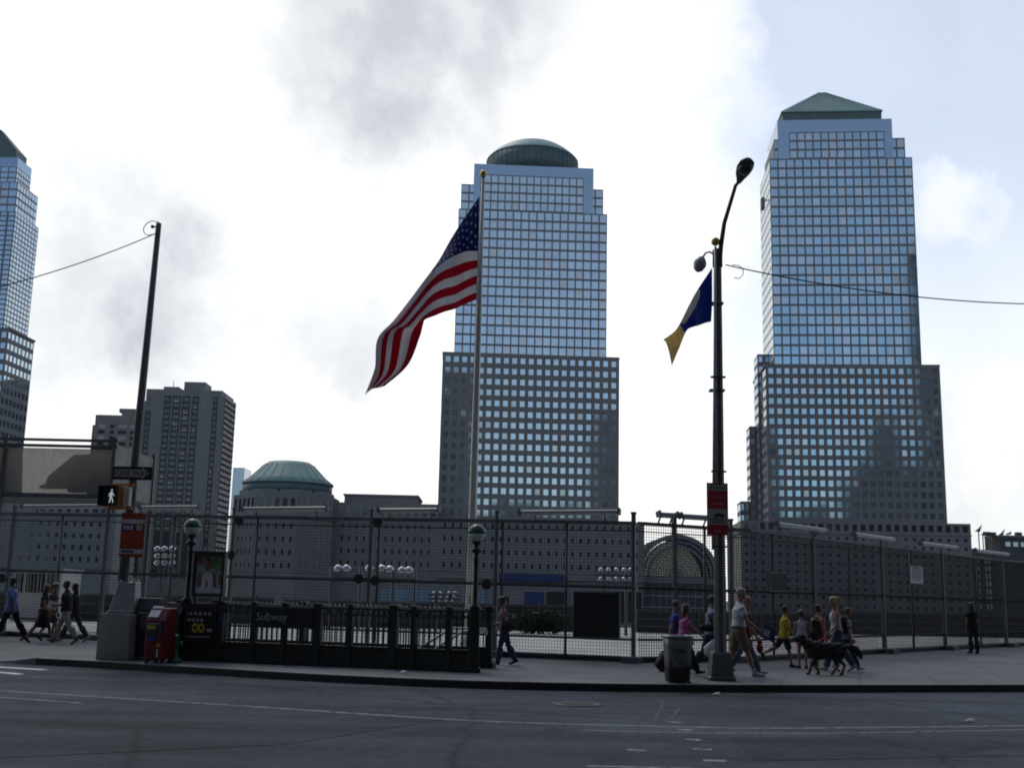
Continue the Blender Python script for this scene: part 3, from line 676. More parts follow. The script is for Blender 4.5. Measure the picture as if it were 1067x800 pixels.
# ---- octagonal gatehouse with the truncated copper cone
cx, cy = AT(298, 545, 436).x, 418+18
T = Building('gatehouse', Frame(cx, cy, 0), 'eight sided stone gatehouse with low round green roof', 'building', 'low stone buildings across the site')
def zat(py, y=418): return AT(297, py, y).z
def rad(px, y=436): return abs(AT(px, 500, y).x-cx)
rb_ = 20.6; zc = zat(514.5)
oct_ = lambda r, z: [(r*math.cos(R(22.5+45*k)), r*math.sin(R(22.5+45*k)), z) for k in range(8)]
T.mb('wall', 'granite_warm').loft([oct_(rb_-.35, zb), oct_(rb_-.35, zc)], smooth=False)
T.mb('cornice', 'granite_warm').loft([oct_(rb_+.3, zat(540)), oct_(rb_+.3, zat(537.5))], smooth=False)
T.mb('cornice', 'granite_warm').loft([oct_(rb_-2.2, zc+.01), oct_(rb_-2.2, zat(509))], smooth=False)
for k in range(4, 8):
    a0, a1 = R(22.5+45*k), R(22.5+45*(k+1)); p = Vector((math.cos(a0), math.sin(a0), 0)); q = Vector((math.cos(a1), math.sin(a1), 0))
    n = nrm(p+q); al = nrm(q-p); o = p*(rb_-.35); L = ((q-p)*(rb_-.35)).length
    T.facade((o, al, n), L, zat(537), zc, 5, 1, .55, .62, 'granite_warm', .3, glass='glass_dark', margin=.4)
    T.facade((o, al, n), L, zat(596), zat(541), 5, 4, .32, .38, 'granite_warm', .26, glass='glass_dark', margin=.6)
r1, r2 = rad(250), rad(279.5)
r1 = rad(346.5)
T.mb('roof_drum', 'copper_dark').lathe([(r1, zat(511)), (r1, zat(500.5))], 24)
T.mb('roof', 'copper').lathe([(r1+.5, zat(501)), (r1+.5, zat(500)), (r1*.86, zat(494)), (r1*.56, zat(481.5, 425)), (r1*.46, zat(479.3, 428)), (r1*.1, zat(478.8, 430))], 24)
for k in range(24):
    a0 = 2*math.pi*k/24; pr = lambda r, z: Vector((r*math.cos(a0), r*math.sin(a0), z))
    T.mb('roof', 'copper').tube([pr(r1+.5, zat(500)+.1), pr(r1*.86, zat(494)+.1), pr(r1*.56, zat(481.5, 425)+.1)], .07, 4)
T.done(100)

# ---- low stone building at the far left
frl = Frame(AT(60, 545, 400).x, 400, 7.0); U = lambda px, py: frl.uz(px, py)
T = Building('podium_building', frl, 'low grey stone building under the pale screened platform', 'building', 'low stone buildings across the site')
a, z1 = U(-60, 517); b = U(122, 524)[0]; z1 = U(40, 519)[1]
T.block(a+.3, b-.3, .3, 40, zb, z1, 'granite_pale'); zs = U(60, 538)[1]
f, L = front(a, b, .3); T.facade(f, L, zs+.4, z1, 20, 1, .5, .55, 'granite_pale', .3, glass='glass_dark')
f, L = front(a, b, .3); T.facade(f, L, U(60, 588)[1], zs-.3, 20, 4, .34, .4, 'granite_pale', .26, glass='glass_dark', margin=1)
T.block(a, b, -.4, 10, U(60, 592)[1], U(60, 588)[1]-.02, 'granite_pale', 'cornice')
T.done(100)

# ---- left tower, only its right flank in view
c0 = AT(9, 343, 430)
fr = Frame(c0.x, 430, -2.0)
T = Building('office_tower', fr, 'glass office tower cut off by the left picture edge', 'skyscraper', 'glass office towers across the site')
zl1 = c0.z; DL = 23
T.block(-60, -.35, .35, DL, zb, zl1, 'granite'); T.block(-60, .2, -.1, DL+.2, zl1+.003, zl1+.7, 'granite', 'cornice')
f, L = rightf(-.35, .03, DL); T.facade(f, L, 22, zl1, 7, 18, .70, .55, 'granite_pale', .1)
f, L = front(-60, 0, .35); T.facade(f, L, 22, zl1, 17, 18, .58, .55, 'granite', .38)
zsh = AT(36, 238, 455).z
T.block(-56, -4.15, 3.4, DL+1.5, zl1+.7, zsh, 'granite')
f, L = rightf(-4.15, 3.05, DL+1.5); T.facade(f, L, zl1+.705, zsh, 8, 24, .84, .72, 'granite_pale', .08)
f, L = front(-56, -3.8, 3.4); T.facade(f, L, zl1+.705, zsh, 16, 24, .8, .74, 'mullion', .3)
z2 = AT(36, 207, 455).z; z3 = AT(27, 178, 452).z
T.block(-52, -5.2, 5, DL+.3, zsh+.003, z2, 'granite', 'crown_wall'); f, L = front(-52, -5.2, 5); T.facade(f, L, zsh+.006, z2, 14, 4, .86, .74, 'granite_pale', .08); f, L = rightf(-5.2, 5, DL+.3); T.facade(f, L, zsh+.006, z2, 7, 4, .86, .74, 'granite_pale', .08)
T.block(-50, -7.2, 7, DL-3.5, z2+.003, z3, 'clad', 'crown_wall'); f, L = rightf(-7.2, 7, DL-3.5); T.facade(f, L, z2+.006, z3-4, 6, 3, .86, .74, 'granite_pale', .08); f, L = front(-50, -7.2, 7); T.facade(f, L, z2+.006, z3-4, 13, 3, .86, .74, 'granite_pale', .08)
mb = T.mb('roof', 'copper_dark'); zt_ = z3
x0, x1, y0, y1 = -52, -9, 8.5, DL-5
mb.loft([[(x0, y0, zt_+.003), (x1, y0, zt_+.003), (x1, y1, zt_+.003), (x0, y1, zt_+.003)], [(x0, y0, zt_+4), (x1, y0, zt_+4), (x1, y1, zt_+4), (x0, y1, zt_+4)],
         [(x0+9, y0+3, zt_+14), (x1-9, y0+3, zt_+14), (x1-9, y1-3, zt_+14), (x0+9, y1-3, zt_+14)]], smooth=False)
T.done()

M['granite_balc'] = mat('granite_balc', (.44, .42, .39), .7, var=.12, scale=.4)
# ---- grey apartment tower
fr = Frame(AT(231.5, 409, 520).x, 520, 1.0); U = lambda px, py: fr.uz(px, py)
T = Building('apartment_tower', fr, 'grey brick apartment tower with a face of pale balconies', 'apartment block', 'apartment blocks behind the gatehouse')
zt = U(233, 407)[1]; uL = U(153, 404)[0]; DP = 24
T.block(uL, 0, 0, DP, zb, zt, 'brick_grey')
T.block(uL-3.5, uL-.003, 1.5, DP-2, zb, zt-5.5, 'brick_grey')
T.block(uL+7, uL+14, 3, 18, zt+.003, zt+1.8, 'brick_grey', 'roof_house')
ua, za = U(190, 396); ub = U(212, 396)[0]; T.block(ua, ub, 4, 16, zt+.006, za, 'brick_grey', 'roof_house')
T.mb('mast', 'mullion').tube([(U(177, 400)[0], 6, zt), (U(177, 400)[0], 6, zt+5)], .15, 6)
rows = 31; rh = (zt-8)/rows
for ci, (pa, pb, lightp) in enumerate(((153.5, 156.5, .03), (172, 177, .12), (181, 187, .22), (191, 197, .30), (201.5, 206, .22), (223, 226, .22))):
    x0 = U(pa, 420)[0]; x1 = U(pb, 420)[0]
    T.mb('window_bay', 'wall_dark').box(x0-.5, x1+.5, -.12, -.003, 6, zt-(3 if ci else 10))
    for r_ in range(rows-1):
        z_ = 8+r_*rh; lit = random.random() < lightp
        T.win.append((5+random.random(), [(x0, -.15, z_), (x1, -.15, z_), (x1, -.15, z_+rh*.55), (x0, -.15, z_+rh*.55)], 'glass_dark' if not lit else 'granite_pale'))
        if lit and random.random() < .5: T.mb('air_conditioner', 'pale').box(x0+.2, x1-.2, -.6, -.16, z_-.45, z_-.05)
nb = 0; bal = MB()
for r_ in reversed(range(rows)):
    z_ = 7+r_*rh
    if z_ > zt-3: continue
    T.mb('balcony_floor', 'brick_grey').box(.003, 1.8, .4, DP-.4, z_-.15, z_)
    for c_ in range(5):
        y0 = .6 + c_*(DP-1)/5; y1 = y0 + (DP-1)/5-1.4
        nb = nb+1; (T.mb('balcony', 'granite_balc') if nb <= 100 else bal).box(1.65, 1.85, y0, y1, z_+.003, z_+1.5)
        T.win.append((.5, [(.03, y0, z_+.2), (.03, y1, z_+.2), (.03, y1, z_+2.2), (.03, y0, z_+2.2)], 'glass_dark'))
q = bal.build('balconies', M['granite_balc'], T.e); q['kind'] = 'stuff'
for c_ in range(6): T.mb('balcony_wall', 'brick_grey').box(.004, 1.5, .3+c_*(DP-1)/5-.2, .3+c_*(DP-1)/5+.1, 6, zt-2)
T.done(100)
# second, lower wing further left
fr = Frame(AT(100, 430, 560).x, 560, 2.0); U = lambda px, py: fr.uz(px, py)
T = Building('apartment_tower', fr, 'lower apartment block half hidden behind the leaning pole', 'apartment block', 'apartment blocks behind the gatehouse')
ub = U(149, 430)[0]; zt = U(104, 432)[1]; zt2 = U(140, 429)[1]
T.block(0, ub*.55, 0, 20, zb, zt, 'brick_grey'); T.block(ub*.55+.003, ub+6, 0, 20, zb, zt2, 'brick_grey'); T.block(-1.8, -.003, 2, 16, zb, zt-5, 'brick_grey')
T.block(ub*.45, ub*.95, 3, 15, zt2+.003, zt2+2, 'brick_grey', 'roof_house')
for r_ in range(26):
    z_ = 6+r_*2.95
    if z_ > zt-4: break
    for (f0, f1, pr) in ((.08, .22, .7), (.32, .42, .2), (.5, .68, .8), (.76, .95, .6)):
        T.win.append((4, [(ub*f0, -.03, z_), (ub*f1, -.03, z_), (ub*f1, -.03, z_+1.7), (ub*f0, -.03, z_+1.7)], 'far_glass' if random.random() < pr else 'glass_dark'))
T.done(100)
# distant pale glass slab
fr = Frame(AT(243, 487, 900).x, 900, 0); U = lambda px, py: fr.uz(px, py)
T = Building('glass_building', fr, 'distant pale blue glass block just right of the balconied apartment tower', 'building')
T.block(0, U(255, 487)[0], 0, 25, zb, U(249, 487)[1], 'far_glass')
for k in range(1, int(U(249, 487)[1]/3.6)): T.mb('floor_band', 'clad').box(-.05, U(255, 487)[0]+.05, -.12, -.003, k*3.6, k*3.6+.5)
T.done(0)

# ---- glazed vault
cx0 = AT(706, 600, 440).x; z0_ = AT(706, 600, 440).z; r0 = AT(706, 557, 440).z - z0_
fr = Frame(cx0, 440, 0)
T = Building('winter_garden', fr, 'arched glass vault with concentric ribs between the two towers', 'building', None)
T.e.name = 'glass_vault_hall'
def arc(r, n=28, y=0): return [(r*math.cos(math.pi*k/n), y, z0_+r*math.sin(math.pi*k/n)) for k in range(n+1)]
def archband(mb, ra, rb_2, y0, y1, n=28):
    A, B_ = arc(ra, n), arc(rb_2, n)
    for k in range(n):
        P = [Vector(A[k]), Vector(A[k+1]), Vector(B_[k+1]), Vector(B_[k])]
        mb.prism([p+Vector((0, y0, 0)) for p in P], (0, y1-y0, 0))
archband(T.mb('vault', 'vault_glass'), r0-.5, r0, .31, 38)
for yy in range(4, 38, 5): archband(T.mb('vault_rib', 'mullion'), r0-.9, r0+.1, yy, yy+.5)
archband(T.mb('vault_rib', 'mullion'), r0*.90, r0+.15, -.5, .3)
archband(T.mb('vault_rib', 'mullion'), r0*.80, r0*.86, -.4, .3)
archband(T.mb('vault_rib', 'mullion'), r0*.68, r0*.755, -.4, .3)
mb = T.mb('glazing', 'vault_glass')
A = arc(r0*.88); mb.prism([(x, 3, z) for x, _, z in A], (0, .3, 0))
mb = T.mb('glazing_bar', 'mullion')
for r_ in (.18, .28, .38, .46, .54, .60, .66): archband(mb, r0*r_-.12, r0*r_+.12, 2.6, 2.99, 20)
for k in range(1, 22):
    a = math.pi*k/22; mb.bar((r0*.1*math.cos(a), 2.75, z0_+r0*.1*math.sin(a)), (r0*.88*math.cos(a), 2.75, z0_+r0*.88*math.sin(a)), .22)
mb.prism([(x*1.0, 2.2, z) for x, _, z in arc(r0*.1, 10)], (0, .7, 0))
T.block(-r0-3, r0+3, .5, 42, zb, z0_-.003, 'wall_dark')
for k, (ya, yb, m_) in enumerate(((601, 608, 'granite'), (612, 614, 'granite_pale'), (620, 622, 'granite_pale'), (632, 633.5, 'granite_pale'), (641, 643, 'granite_pale'))):
    T.mb('floor_band', m_).box(-r0-2.9, r0+2.9, .1, .497, AT(706, yb, 440).z, AT(706, ya, 440).z)
for k in range(14): T.mb('mullion', 'mullion').box(-r0-2+k*(2*r0+4)/13-.15, -r0-2+k*(2*r0+4)/13+.15, .2, .49, zb+1, AT(706, 609, 440).z)
T.done(0)

# ---- dark building at the far right with roof equipment
fr = Frame(AT(1004, 565, 560).x, 560, 6); U = lambda px, py: fr.uz(px, py)
T = Building('brick_building', fr, 'dark building at far right with vents and antennas along its roof', 'building')
u1 = U(1120, 553)[0]; uq, zt = U(1041, 559); zt_l = U(1015, 572)[1]
T.block(uq, u1, .3, 14, zb, zt, 'wall_dark'); T.block(0, uq-.003, .3, 12, zb, zt_l, 'wall_dark')
T.mb('cornice', 'granite').box(uq-.2, u1, -.1, 14, zt+.003, zt+.9)
for k, px in enumerate((1019, 1027, 1030.5)):
    x = U(px, 600)[0]
    for r_ in range(10):
        z_ = -4+r_*3.7
        if z_ < zt_l-3.4: T.win.append((9, [(x, .27, z_), (x+1.2, .27, z_), (x+1.2, .27, z_+2.5), (x, .27, z_+2.5)], 'pale' if r_ > 0 else 'glass_dark'))
for px in (1048, 1056, 1064):
    x = U(px, 566)[0]; T.win.append((9, [(x, .27, zt-4.6), (x+2.6, .27, zt-4.6), (x+2.6, .27, zt-2.4), (x, .27, zt-2.4)], 'far_glass'))
for px, py, kind in ((1024, 551, 0), (1028.5, 556, 2), (1032.5, 555.5, 1), (1039, 556, 1), (1048, 555.5, 0), (1054.5, 555.5, 2), (1066, 556, 1)):
    x, zz = U(px, py); zb0 = zt if px > 1041 else zt_l; hh = max(1.2, zz-zb0)
    mb = T.mb('roof_equipment', 'wall_dark'); mb.box(x-.2, x+.2, 4, 4.4, zb0, zb0+hh)
    if kind == 1: mb.box(x-1.5, x+1.5, 3.4, 5.2, zb0+hh-1.0, zb0+hh+1.0)
    elif kind == 0: mb.prism([(x-2, 3.9, zb0+hh-1.0), (x+.6, 3.9, zb0+hh-1.2), (x+1.9, 3.9, zb0+hh+2.4), (x+.2, 3.9, zb0+hh+.6)], (0, .5, 0))
    else: mb.prism([(x-1.6, 3.9, zb0+hh-.2), (x+1.6, 3.9, zb0+hh-.4), (x+2.2, 3.9, zb0+hh+1.2), (x+.3, 3.9, zb0+hh+.4)], (0, .5, 0))
T.done(100)

# ---- street wall on the camera's side: seen only in the towers' glass
def behind(name, label, x0, x1, y0, y1, steps, m_='granite_warm', cols=8):
    T = Building(name, Frame(x0, y1, 0), label, 'building', 'buildings on the near side of the street')
    w = x1-x0; z0 = 0
    for (f0, f1, z1) in steps:
        T.block(w*f0+.2, w*f1-.2, -(y1-y0)+2, 0, z0 + (.003 if z0 else 0), z1, m_)
        n = max(2, int(cols*(f1-f0))); rows = max(2, min(18, int((z1-z0)/6)))
        T.facade(((w*f1, 0, 0), (-1, 0, 0), (0, 1, 0)), w*(f1-f0), z0+.006, z1, n, rows, .5, .55, m_, .3, glass='glass_dark')
        z0 = z1
    T.done(0)
for a in BEHIND: behind(*a)
def RECT(x0, y0, x1, y1, y):
    xm, ym = (x0+x1)/2, (y0+y1)/2
    return Vector((AT(x0, ym, y).x, y, AT(xm, y0, y).z)), Vector((AT(x1, ym, y).x, y, AT(xm, y1, y).z))
# ------------------------------------------------------------------ the viewing fence
def fence_run(P, zt, thick, thin, name, label, WIRE, PITCH):
    """P: ground polyline; zt: rail height at each vertex; thick/thin: picture columns of posts"""
    e = empty(name, P[0], 0, label, 'fence'); o = P[0]
    segs = []; acc = 0
    for i in range(len(P)-1):
        d = P[i+1]-P[i]; segs.append((acc, d.length, P[i], nrm(d), zt[i], zt[i+1])); acc += d.length
    def at(s):
        for a, l, p, d, z0, z1 in segs:
            if s <= a+l+1e-6: t = (s-a)/l; return p + d*(s-a), z0+(z1-z0)*t, d
        return P[-1], zt[-1], segs[-1][3]
    def spx(px):                            # arc length of the run seen in a picture column
        best = None
        for k in range(2000):
            s = acc*k/1999; p, z, d = at(s); q = p - Vector((0, 0, EYE)) + Vector((0, 0, 1.8))
            x = 533.5 + FPX*q.dot(CR)/q.dot(CF)
            if best is None or abs(x-px) < best[0]: best = (abs(x-px), s)
        return best[1]
    sp = sorted([spx(p) for p in thick]); st = [spx(p) for p in thin]
    stops = sorted(set([0.0] + sp + [a+l for a, l, *_ in segs]))
    for s in sp:
        p, z, d = at(s); p = p-o; mb = MB(); n = Vector((-d.y, d.x, 0))
        mb.obox(p - d*.05 - n*.06 + Vector((0, 0, .003)), d*.10, n*.12, (0, 0, z+.22)); mb.obox(p - d*.065 - n*.075 + Vector((0, 0, z+.223)), d*.13, n*.15, (0, 0, .06))
        mb.obox(p - d*.22 - n*.40 + Vector((0, 0, .0)), d*.44, n*.6, (0, 0, .16))
        q = mb.build('post', M['fence_steel'], e); bevel(q, .008, 1)
    for s in st:
        p, z, d = at(s); p = p-o; mb = MB(); mb.tube([p+Vector((0, 0, .05)), p+Vector((0, 0, z-.02))], .036, 10); mb.build('post', M['fence_steel'], e)
    def ribbon(zf, w, h, m, nm, off=0):
        mb = MB()
        for a, b in zip(stops[:-1], stops[1:]):
            p, z0, d = at(a+1e-4); q, z1, _ = at(b-1e-4); n = Vector((-d.y, d.x, 0))*off
            mb.bar(p-o+n+Vector((0, 0, zf(z0))), q-o+n+Vector((0, 0, zf(z1))), w, h)
        return mb.build(nm, M[m], e)
    ribbon(lambda z: z, .08, .085, 'fence_steel', 'top_rail'); ribbon(lambda z: z-.2, .03, .03, 'fence_steel', 'top_rail', .09)
    ribbon(lambda z: z*.53, .06, .075, 'fence_steel', 'mid_rail', .02); ribbon(lambda z: .56, .05, .06, 'fence_steel', 'low_rail', .02)
    ribbon(lambda z: .12, .05, .05, 'fence_steel', 'bottom_rail'); ribbon(lambda z: .07, .22, .15, 'wall_dark', 'base_kerb', .14)
    for a, b in zip(stops[:-1], stops[1:]):  # one welded wire panel per bay
        p, z0, d = at(a+1e-4); q, z1, _ = at(b-1e-4); L = (q-p).length; mb = MB(); n = Vector((-d.y, d.x, 0)); off = -n*.05
        k = int(L/PITCH)
        for i in range(k+1):
            c = p-o+off+d*(L*i/max(1, k)); z = z0+(z1-z0)*i/max(1, k); mb.bar(c+Vector((0, 0, .14)), c+Vector((0, 0, z-.03)), WIRE, WIRE, up=(0, 1, 0))
        r_ = int(3.3/PITCH)
        for j in range(r_):
            f_ = j/(r_-1); mb.bar(p-o+off+n*WIRE+Vector((0, 0, .14+(z0-.2)*f_)), q-o+off+n*WIRE+Vector((0, 0, .14+(z1-.2)*f_)), WIRE, WIRE)
        mb.build('mesh_panel', M['wire'], e)
    return e, at, spx
WIRE = .0068
B_ = Vector((3.2, 29.0, 0)); A_ = Vector((-18.5, 37.1, 0))
fl, at_l, spx_l = fence_run([A_, B_], [3.85, 3.48], [9, 108, 240, 385, 517, 660], [60, 178, 265, 393, 523, 590], 'viewing_fence', 'tall wire mesh fence behind the subway railing', .0075, .078)
B2 = B_ + Vector((.12, .02, 0))
fr_, at_r, spx_r = fence_run([B2, Vector((6.5, 30.6, 0)), Vector((11.9, 37.0, 0)), Vector((19.3, 45.2, 0)), Vector((28.5, 54.2, 0))], [3.48, 3.45, 3.45, 3.4, 3.4],
    [703, 762, 848, 920, 983, 1046], [735, 805, 885, 950, 1020], 'viewing_fence', 'tall wire mesh fence receding to the right behind the dog walker', .0115, .07)
# strip lights on top of the fence
def strip_light(at, s0, s1, lbl, off=-.22, dz=.16, roll=0):
    p, z, d = at((s0+s1)/2); L = s1-s0; e = empty('strip_light', p+Vector((0, 0, z+dz)), math.atan2(d.y, d.x), lbl, 'light fixture', 'strip lights along the top of the fence')
    e.rotation_euler = (R(-14), roll, math.atan2(d.y, d.x))
    mb = MB(); w = .08
    mb.loft([[(x, off-w, 0), (x, off+w, 0), (x, off+w, .04), (x, off+.045, .085), (x, off-.045, .085), (x, off-w, .04)] for x in (-L/2, L/2)], smooth=False); mb.build('housing', M['fixture'], e)
    mb = MB(); mb.box(-L/2+.05, L/2-.05, off-.065, off+.065, -.035, -.003); mb.build('diffuser', M['milk'], e)
    for s in (-1, 1):
        mb = MB(); mb.bar((s*L*.36, off+.05, .02), (s*L*.36, .0, -dz+.03), .04, .03); mb.build('bracket', M['fence_steel'], e)
    for s in (-1, 1):
        mb = MB(); mb.box(s*(L/2+.03)-.03, s*(L/2+.03)+.03, off-w-.01, off+w+.01, -.03, .12); mb.build('end_cap', M['fence_steel'], e)
for a, b, lb in ((22, 110, 'pale strip light on the fence top below the screened platform'), (146, 206, 'pale strip light on the fence top right of the pedestrian signal'), (253, 340, 'pale strip light on the fence top below the cone roofed gatehouse'),
                 (396, 457, 'short pale strip light on the fence top left of the flagpole'), (544, 646, 'long pale strip light on the fence top under the domed tower')):
    strip_light(at_l, spx_l(a), spx_l(b), lb)
for a, b, lb in ((683, 700, 'short strip light on the fence top over the glass vault, left one'), (706, 737, 'strip light on the fence top between the glass vault and the red sign'), (804, 856, 'strip light on the fence top over the person in yellow'), (886, 930, 'strip light on the fence top over the ponytailed woman'),
                 (956, 995, 'strip light on the fence top above the white notice'), (1013, 1050, 'strip light on the fence top at the far right before the dark building')):
    strip_light(at_r, spx_r(a), spx_r(b), lb)
# black spotlights clamped to the posts
def spotlight(p, lbl, r=.13):
    e = empty('spotlight', p, 0, lbl, 'spotlight', 'black spotlights clamped to the fence')
    mb = MB(); mb.lathe([(.04, 0), (r*.8, .03), (r, .12), (r, .20)], 14); q = mb.build('head', M['black'], e); q.rotation_euler = (R(70), 0, 0); q.location = (0, .05, 0)
    mb = MB(); mb.bar((0, .02, 0), (0, .24, .05), .04, .04); mb.build('clamp', M['fence_steel'], e)
for px, py, lb in ((250, 545, 'black spotlight high on the fence right of the poster frame'), (241, 580, 'black spotlight low on the fence beside the poster frame'), (374, 605, 'black spotlight low on the fence, left of the pair beside the double post'), (391, 607, 'black spotlight low on the fence, right of the pair beside the double post'),
                   (394, 547, 'black spotlight high on the fence over the double post'), (507, 611, 'black spotlight low on the fence just right of the globe lamp'), (3, 604, 'black spotlight low on the fence at the left edge above the checked shirt')):
    s = spx_l(px) if px > 3 else spx_l(12); p, z, d = at_l(s); q = AT(px, py, p.y-.25); spotlight(q, lb)
# panels hung on the fence
def fence_panel(at, s0, s1, pxc, y0, y1, m_, name, lbl, cat, off=-.12):
    p, z, d = at((s0+s1)/2); L = s1-s0; za = AT(pxc, y0, p.y).z; zb_ = AT(pxc, y1, p.y).z
    e = empty(name, Vector((p.x, p.y, zb_)), math.atan2(d.y, d.x), lbl, cat); H_ = za-zb_
    mb = MB(); mb.box(-L/2, L/2, off-.02, off, 0, H_); mb.build('board', M[m_], e)
    mb = MB(); t = .03
    for (a, b, c, f) in ((-L/2-t, L/2+t, -t, .0), (-L/2-t, L/2+t, H_, H_+t), (-L/2-t, -L/2, .001, H_-.001), (L/2, L/2+t, .001, H_-.001)): mb.box(a, b, off-.035, off+.02, c, f)
    mb.build('frame', M['fence_steel'], e)
    for x in (-L*.4, L*.4):
        mb = MB(); mb.box(x-.02, x+.02, off+.021, -.03, H_*.2, H_*.8); mb.build('bracket', M['fence_steel'], e)
    return e, L, H_
e, L, H_ = fence_panel(at_l, spx_l(600.5), spx_l(646.5), 623, 617.5, 663.5, 'black', 'display_board', 'big square black board hung on the fence left of the litter bin', 'board')
mb = MB(); mb.box(-L*.16, L*.1, -.152, -.146, H_*.16, H_*.172); mb.build('strip', M['orange_red'], e)
fence_panel(at_r, spx_r(797), spx_r(815), 806, 597, 615, 'wall_dark', 'display_board', 'small dull brown board hung on the fence above the yellow shirt', 'board')
e, L, H_ = fence_panel(at_r, spx_r(945), spx_r(959), 952, 590, 607.5, 'sign_white', 'notice_board', 'small white printed notice on the right fence', 'notice')
mb = MB()
for k, w in enumerate((.62, .8, .7, .8, .75, .5)):
    z = H_*(.86-.13*k); mb.box(-L*w/2, L*w/2, -.146, -.142, z-.018, z+.018)
mb.build('printing', M['letter_dim'], e)
mb = MB(); mb.box(-L*.2, L*.2, -.147, -.142, H_*.9, H_*.96); mb.build('printing', M['blue_paint'], e)

# ------------------------------------------------------------------ inside the fence
mb = MB(); mb.add([Vector((-90, 63.4, -.03)), Vector((-60, 52.4, -.03)), Vector((-17, 37.2, -.03)), Vector((3.2, 29.5, -.03)), Vector((6.5, 31.1, -.03)), Vector((11.9, 37.5, -.03)), Vector((19.3, 45.7, -.03)), Vector((28.5, 54.7, -.03)), Vector((46, 63, -.03))],
                  [tuple(range(9))]); o = mb.build('plaza', M['plaza']); tag(o, kind='structure')
bmx = bmesh.new(); bmx.from_mesh(o.data); bmesh.ops.triangulate(bmx, faces=bmx.faces[:]); bmx.to_mesh(o.data); bmx.free()
# site barrier beyond the pale apron
def barrier(x0, x1, y, z1, lbl, deg=0, m_='wall_dark', gap=None):
    e = empty('site_barrier', (x0, y, -.03), R(deg), lbl, 'barrier'); L = x1-x0
    mb = MB(); mb.box(0, L, 0, .18, 0, z1); mb.build('panel', M[m_], e)
    mb = MB()
    for f in (.28, .62, .97): mb.box(-.02, L+.02, -.06, -.003, z1*f-.05, z1*f+.05)
    mb.build('rail', M['fence_steel'], e)
    for k in range(int(L/3)+1):
        mb = MB(); x = min(L-.06, k*3.0); mb.box(x-.05, x+.05, -.12, -.063, 0, z1+.1); mb.build('post', M['fence_steel'], e)
barrier(-36, -11.2, 55, 1.25, 'dark panelled barrier across the site behind the walkers at left')
barrier(-10.5, 4.6, 54, 1.2, 'dark panelled barrier across the site behind the subway railing')
barrier(6.2, 16.5, 55, 1.05, 'dark low barrier across the site behind the lamp post')
barrier(17, 44, 60, 1.15, 'dark low barrier across the site at far right')
# a row of clipped shrubs in front of it
def shrub(x, y, r, h, lbl):
    e = empty('shrub', (x, y, -.03), 0, lbl, 'shrub', 'clipped shrubs inside the fence'); rnd = random.Random(int(x*100))
    mb = MB()
    for k in range(5): mb.tube([(0, 0, 0), (rnd.uniform(-.2, .2), rnd.uniform(-.1, .1), h*.35), (rnd.uniform(-.6, .6)*r, rnd.uniform(-.3, .3)*r, h*.8)], [.025, .018, .008], 5)
    mb.build('stem', M['bark'], e); mb = MB()
    for k in range(1500):
        v = Vector((rnd.gauss(0, 1), rnd.gauss(0, 1), rnd.gauss(0, 1))); v = nrm(v)*(rnd.random()**.35); c = Vector((v.x*r*(1+.2*math.sin(5*v.z+x)), v.y*r*.6, h*.52+v.z*h*.48*(1+.15*math.sin(4*v.x+x))))
        a = nrm((rnd.gauss(0, 1), rnd.gauss(0, 1), rnd.gauss(0, 1))); b, c2 = basis(a); s_ = rnd.uniform(.04, .085)
        mb.quad(c-b*s_, c+c2*s_*.6, c+b*s_, c-c2*s_*.6)
    mb.build('foliage', M['leaf'], e)
for k, (px, r, h, lb) in enumerate(((548, .9, 1.0, 'dark clipped shrub beside the woman in the cap, behind the fence'), (562, .8, .9, 'dark clipped shrub second from the woman in the cap, behind the fence'), (577, .9, 1.05, 'dark clipped shrub nearest the black board, behind the fence'))):
    c = AT(px, 655, 50); shrub(c.x, 50, r, h, lb)
# floodlight racks
def rack(y, cells, z_bars, xs_posts, lbl, r=.2, name='floodlight_rack'):
    base = AT(xs_posts[0], 600, y); e = empty(name, (base.x, y, -.03), 0, lbl, 'floodlights', 'floodlight racks inside the fence'); o = Vector((base.x, y, -.03))
    zmax = max(AT(px, py, y).z for px, py in cells)
    for px in xs_posts:
        x = AT(px, 600, y).x; mb = MB(); mb.tube([(x-o.x, .25, 0), (x-o.x, .25, zmax+.1)], .07, 8); mb.build('post', M['fence_steel'], e)
    xa = min(AT(px, py, y).x for px, py in cells)-o.x-.25; xb = max(AT(px, py, y).x for px, py in cells)-o.x+.25
    for zz in z_bars:
        z = AT(xs_posts[0], zz, y).z; mb = MB(); mb.box(xa, xb, .12, .2, z-o.z-.05, z-o.z+.05); mb.build('crossbar', M['fence_steel'], e)
    for px, py in cells:
        c = AT(px, py, y) - o; mb = MB()
        prof = [(r*math.cos(t), r*1.05*math.sin(t)) for t in [math.pi/2*k/6 for k in range(7)]]; prof[-1] = (.02, prof[-1][1])
        mb.lathe(prof, 14, sx=1); h = mb.build('reflector', M['lamp_chrome'], e); h.location = c; h.rotation_euler = (R(28), R(random.uniform(-25, 25)), 0)
        mb = MB(); mb.lathe([(r*.92, -.03), (r*.95, .0)], 14); f = mb.build('lens', M['glass_dark'], h); f.location = (0, 0, 0)
        mb = MB(); mb.bar(c+Vector((0, .05, 0)), c+Vector((0, .14, -.25)), .04, .04); mb.build('bracket', M['fence_steel'], e)
rack(50, [(352.5, 593), (361, 593), (385, 593), (398, 593), (406, 594), (419, 595), (426, 595)], [601.5], [344, 375, 409, 432], 'row of bright round floodlights above the Subway sign')
rack(50, [(x+dx, y+(x-171)*.0) for y in (572.5, 580, 587) for x, dx in ((164, 0), (171.5, 0), (179.5, 0))], [576, 583.5, 591], [167, 176], 'square rack of nine round floodlights left of the poster frame', r=.15)
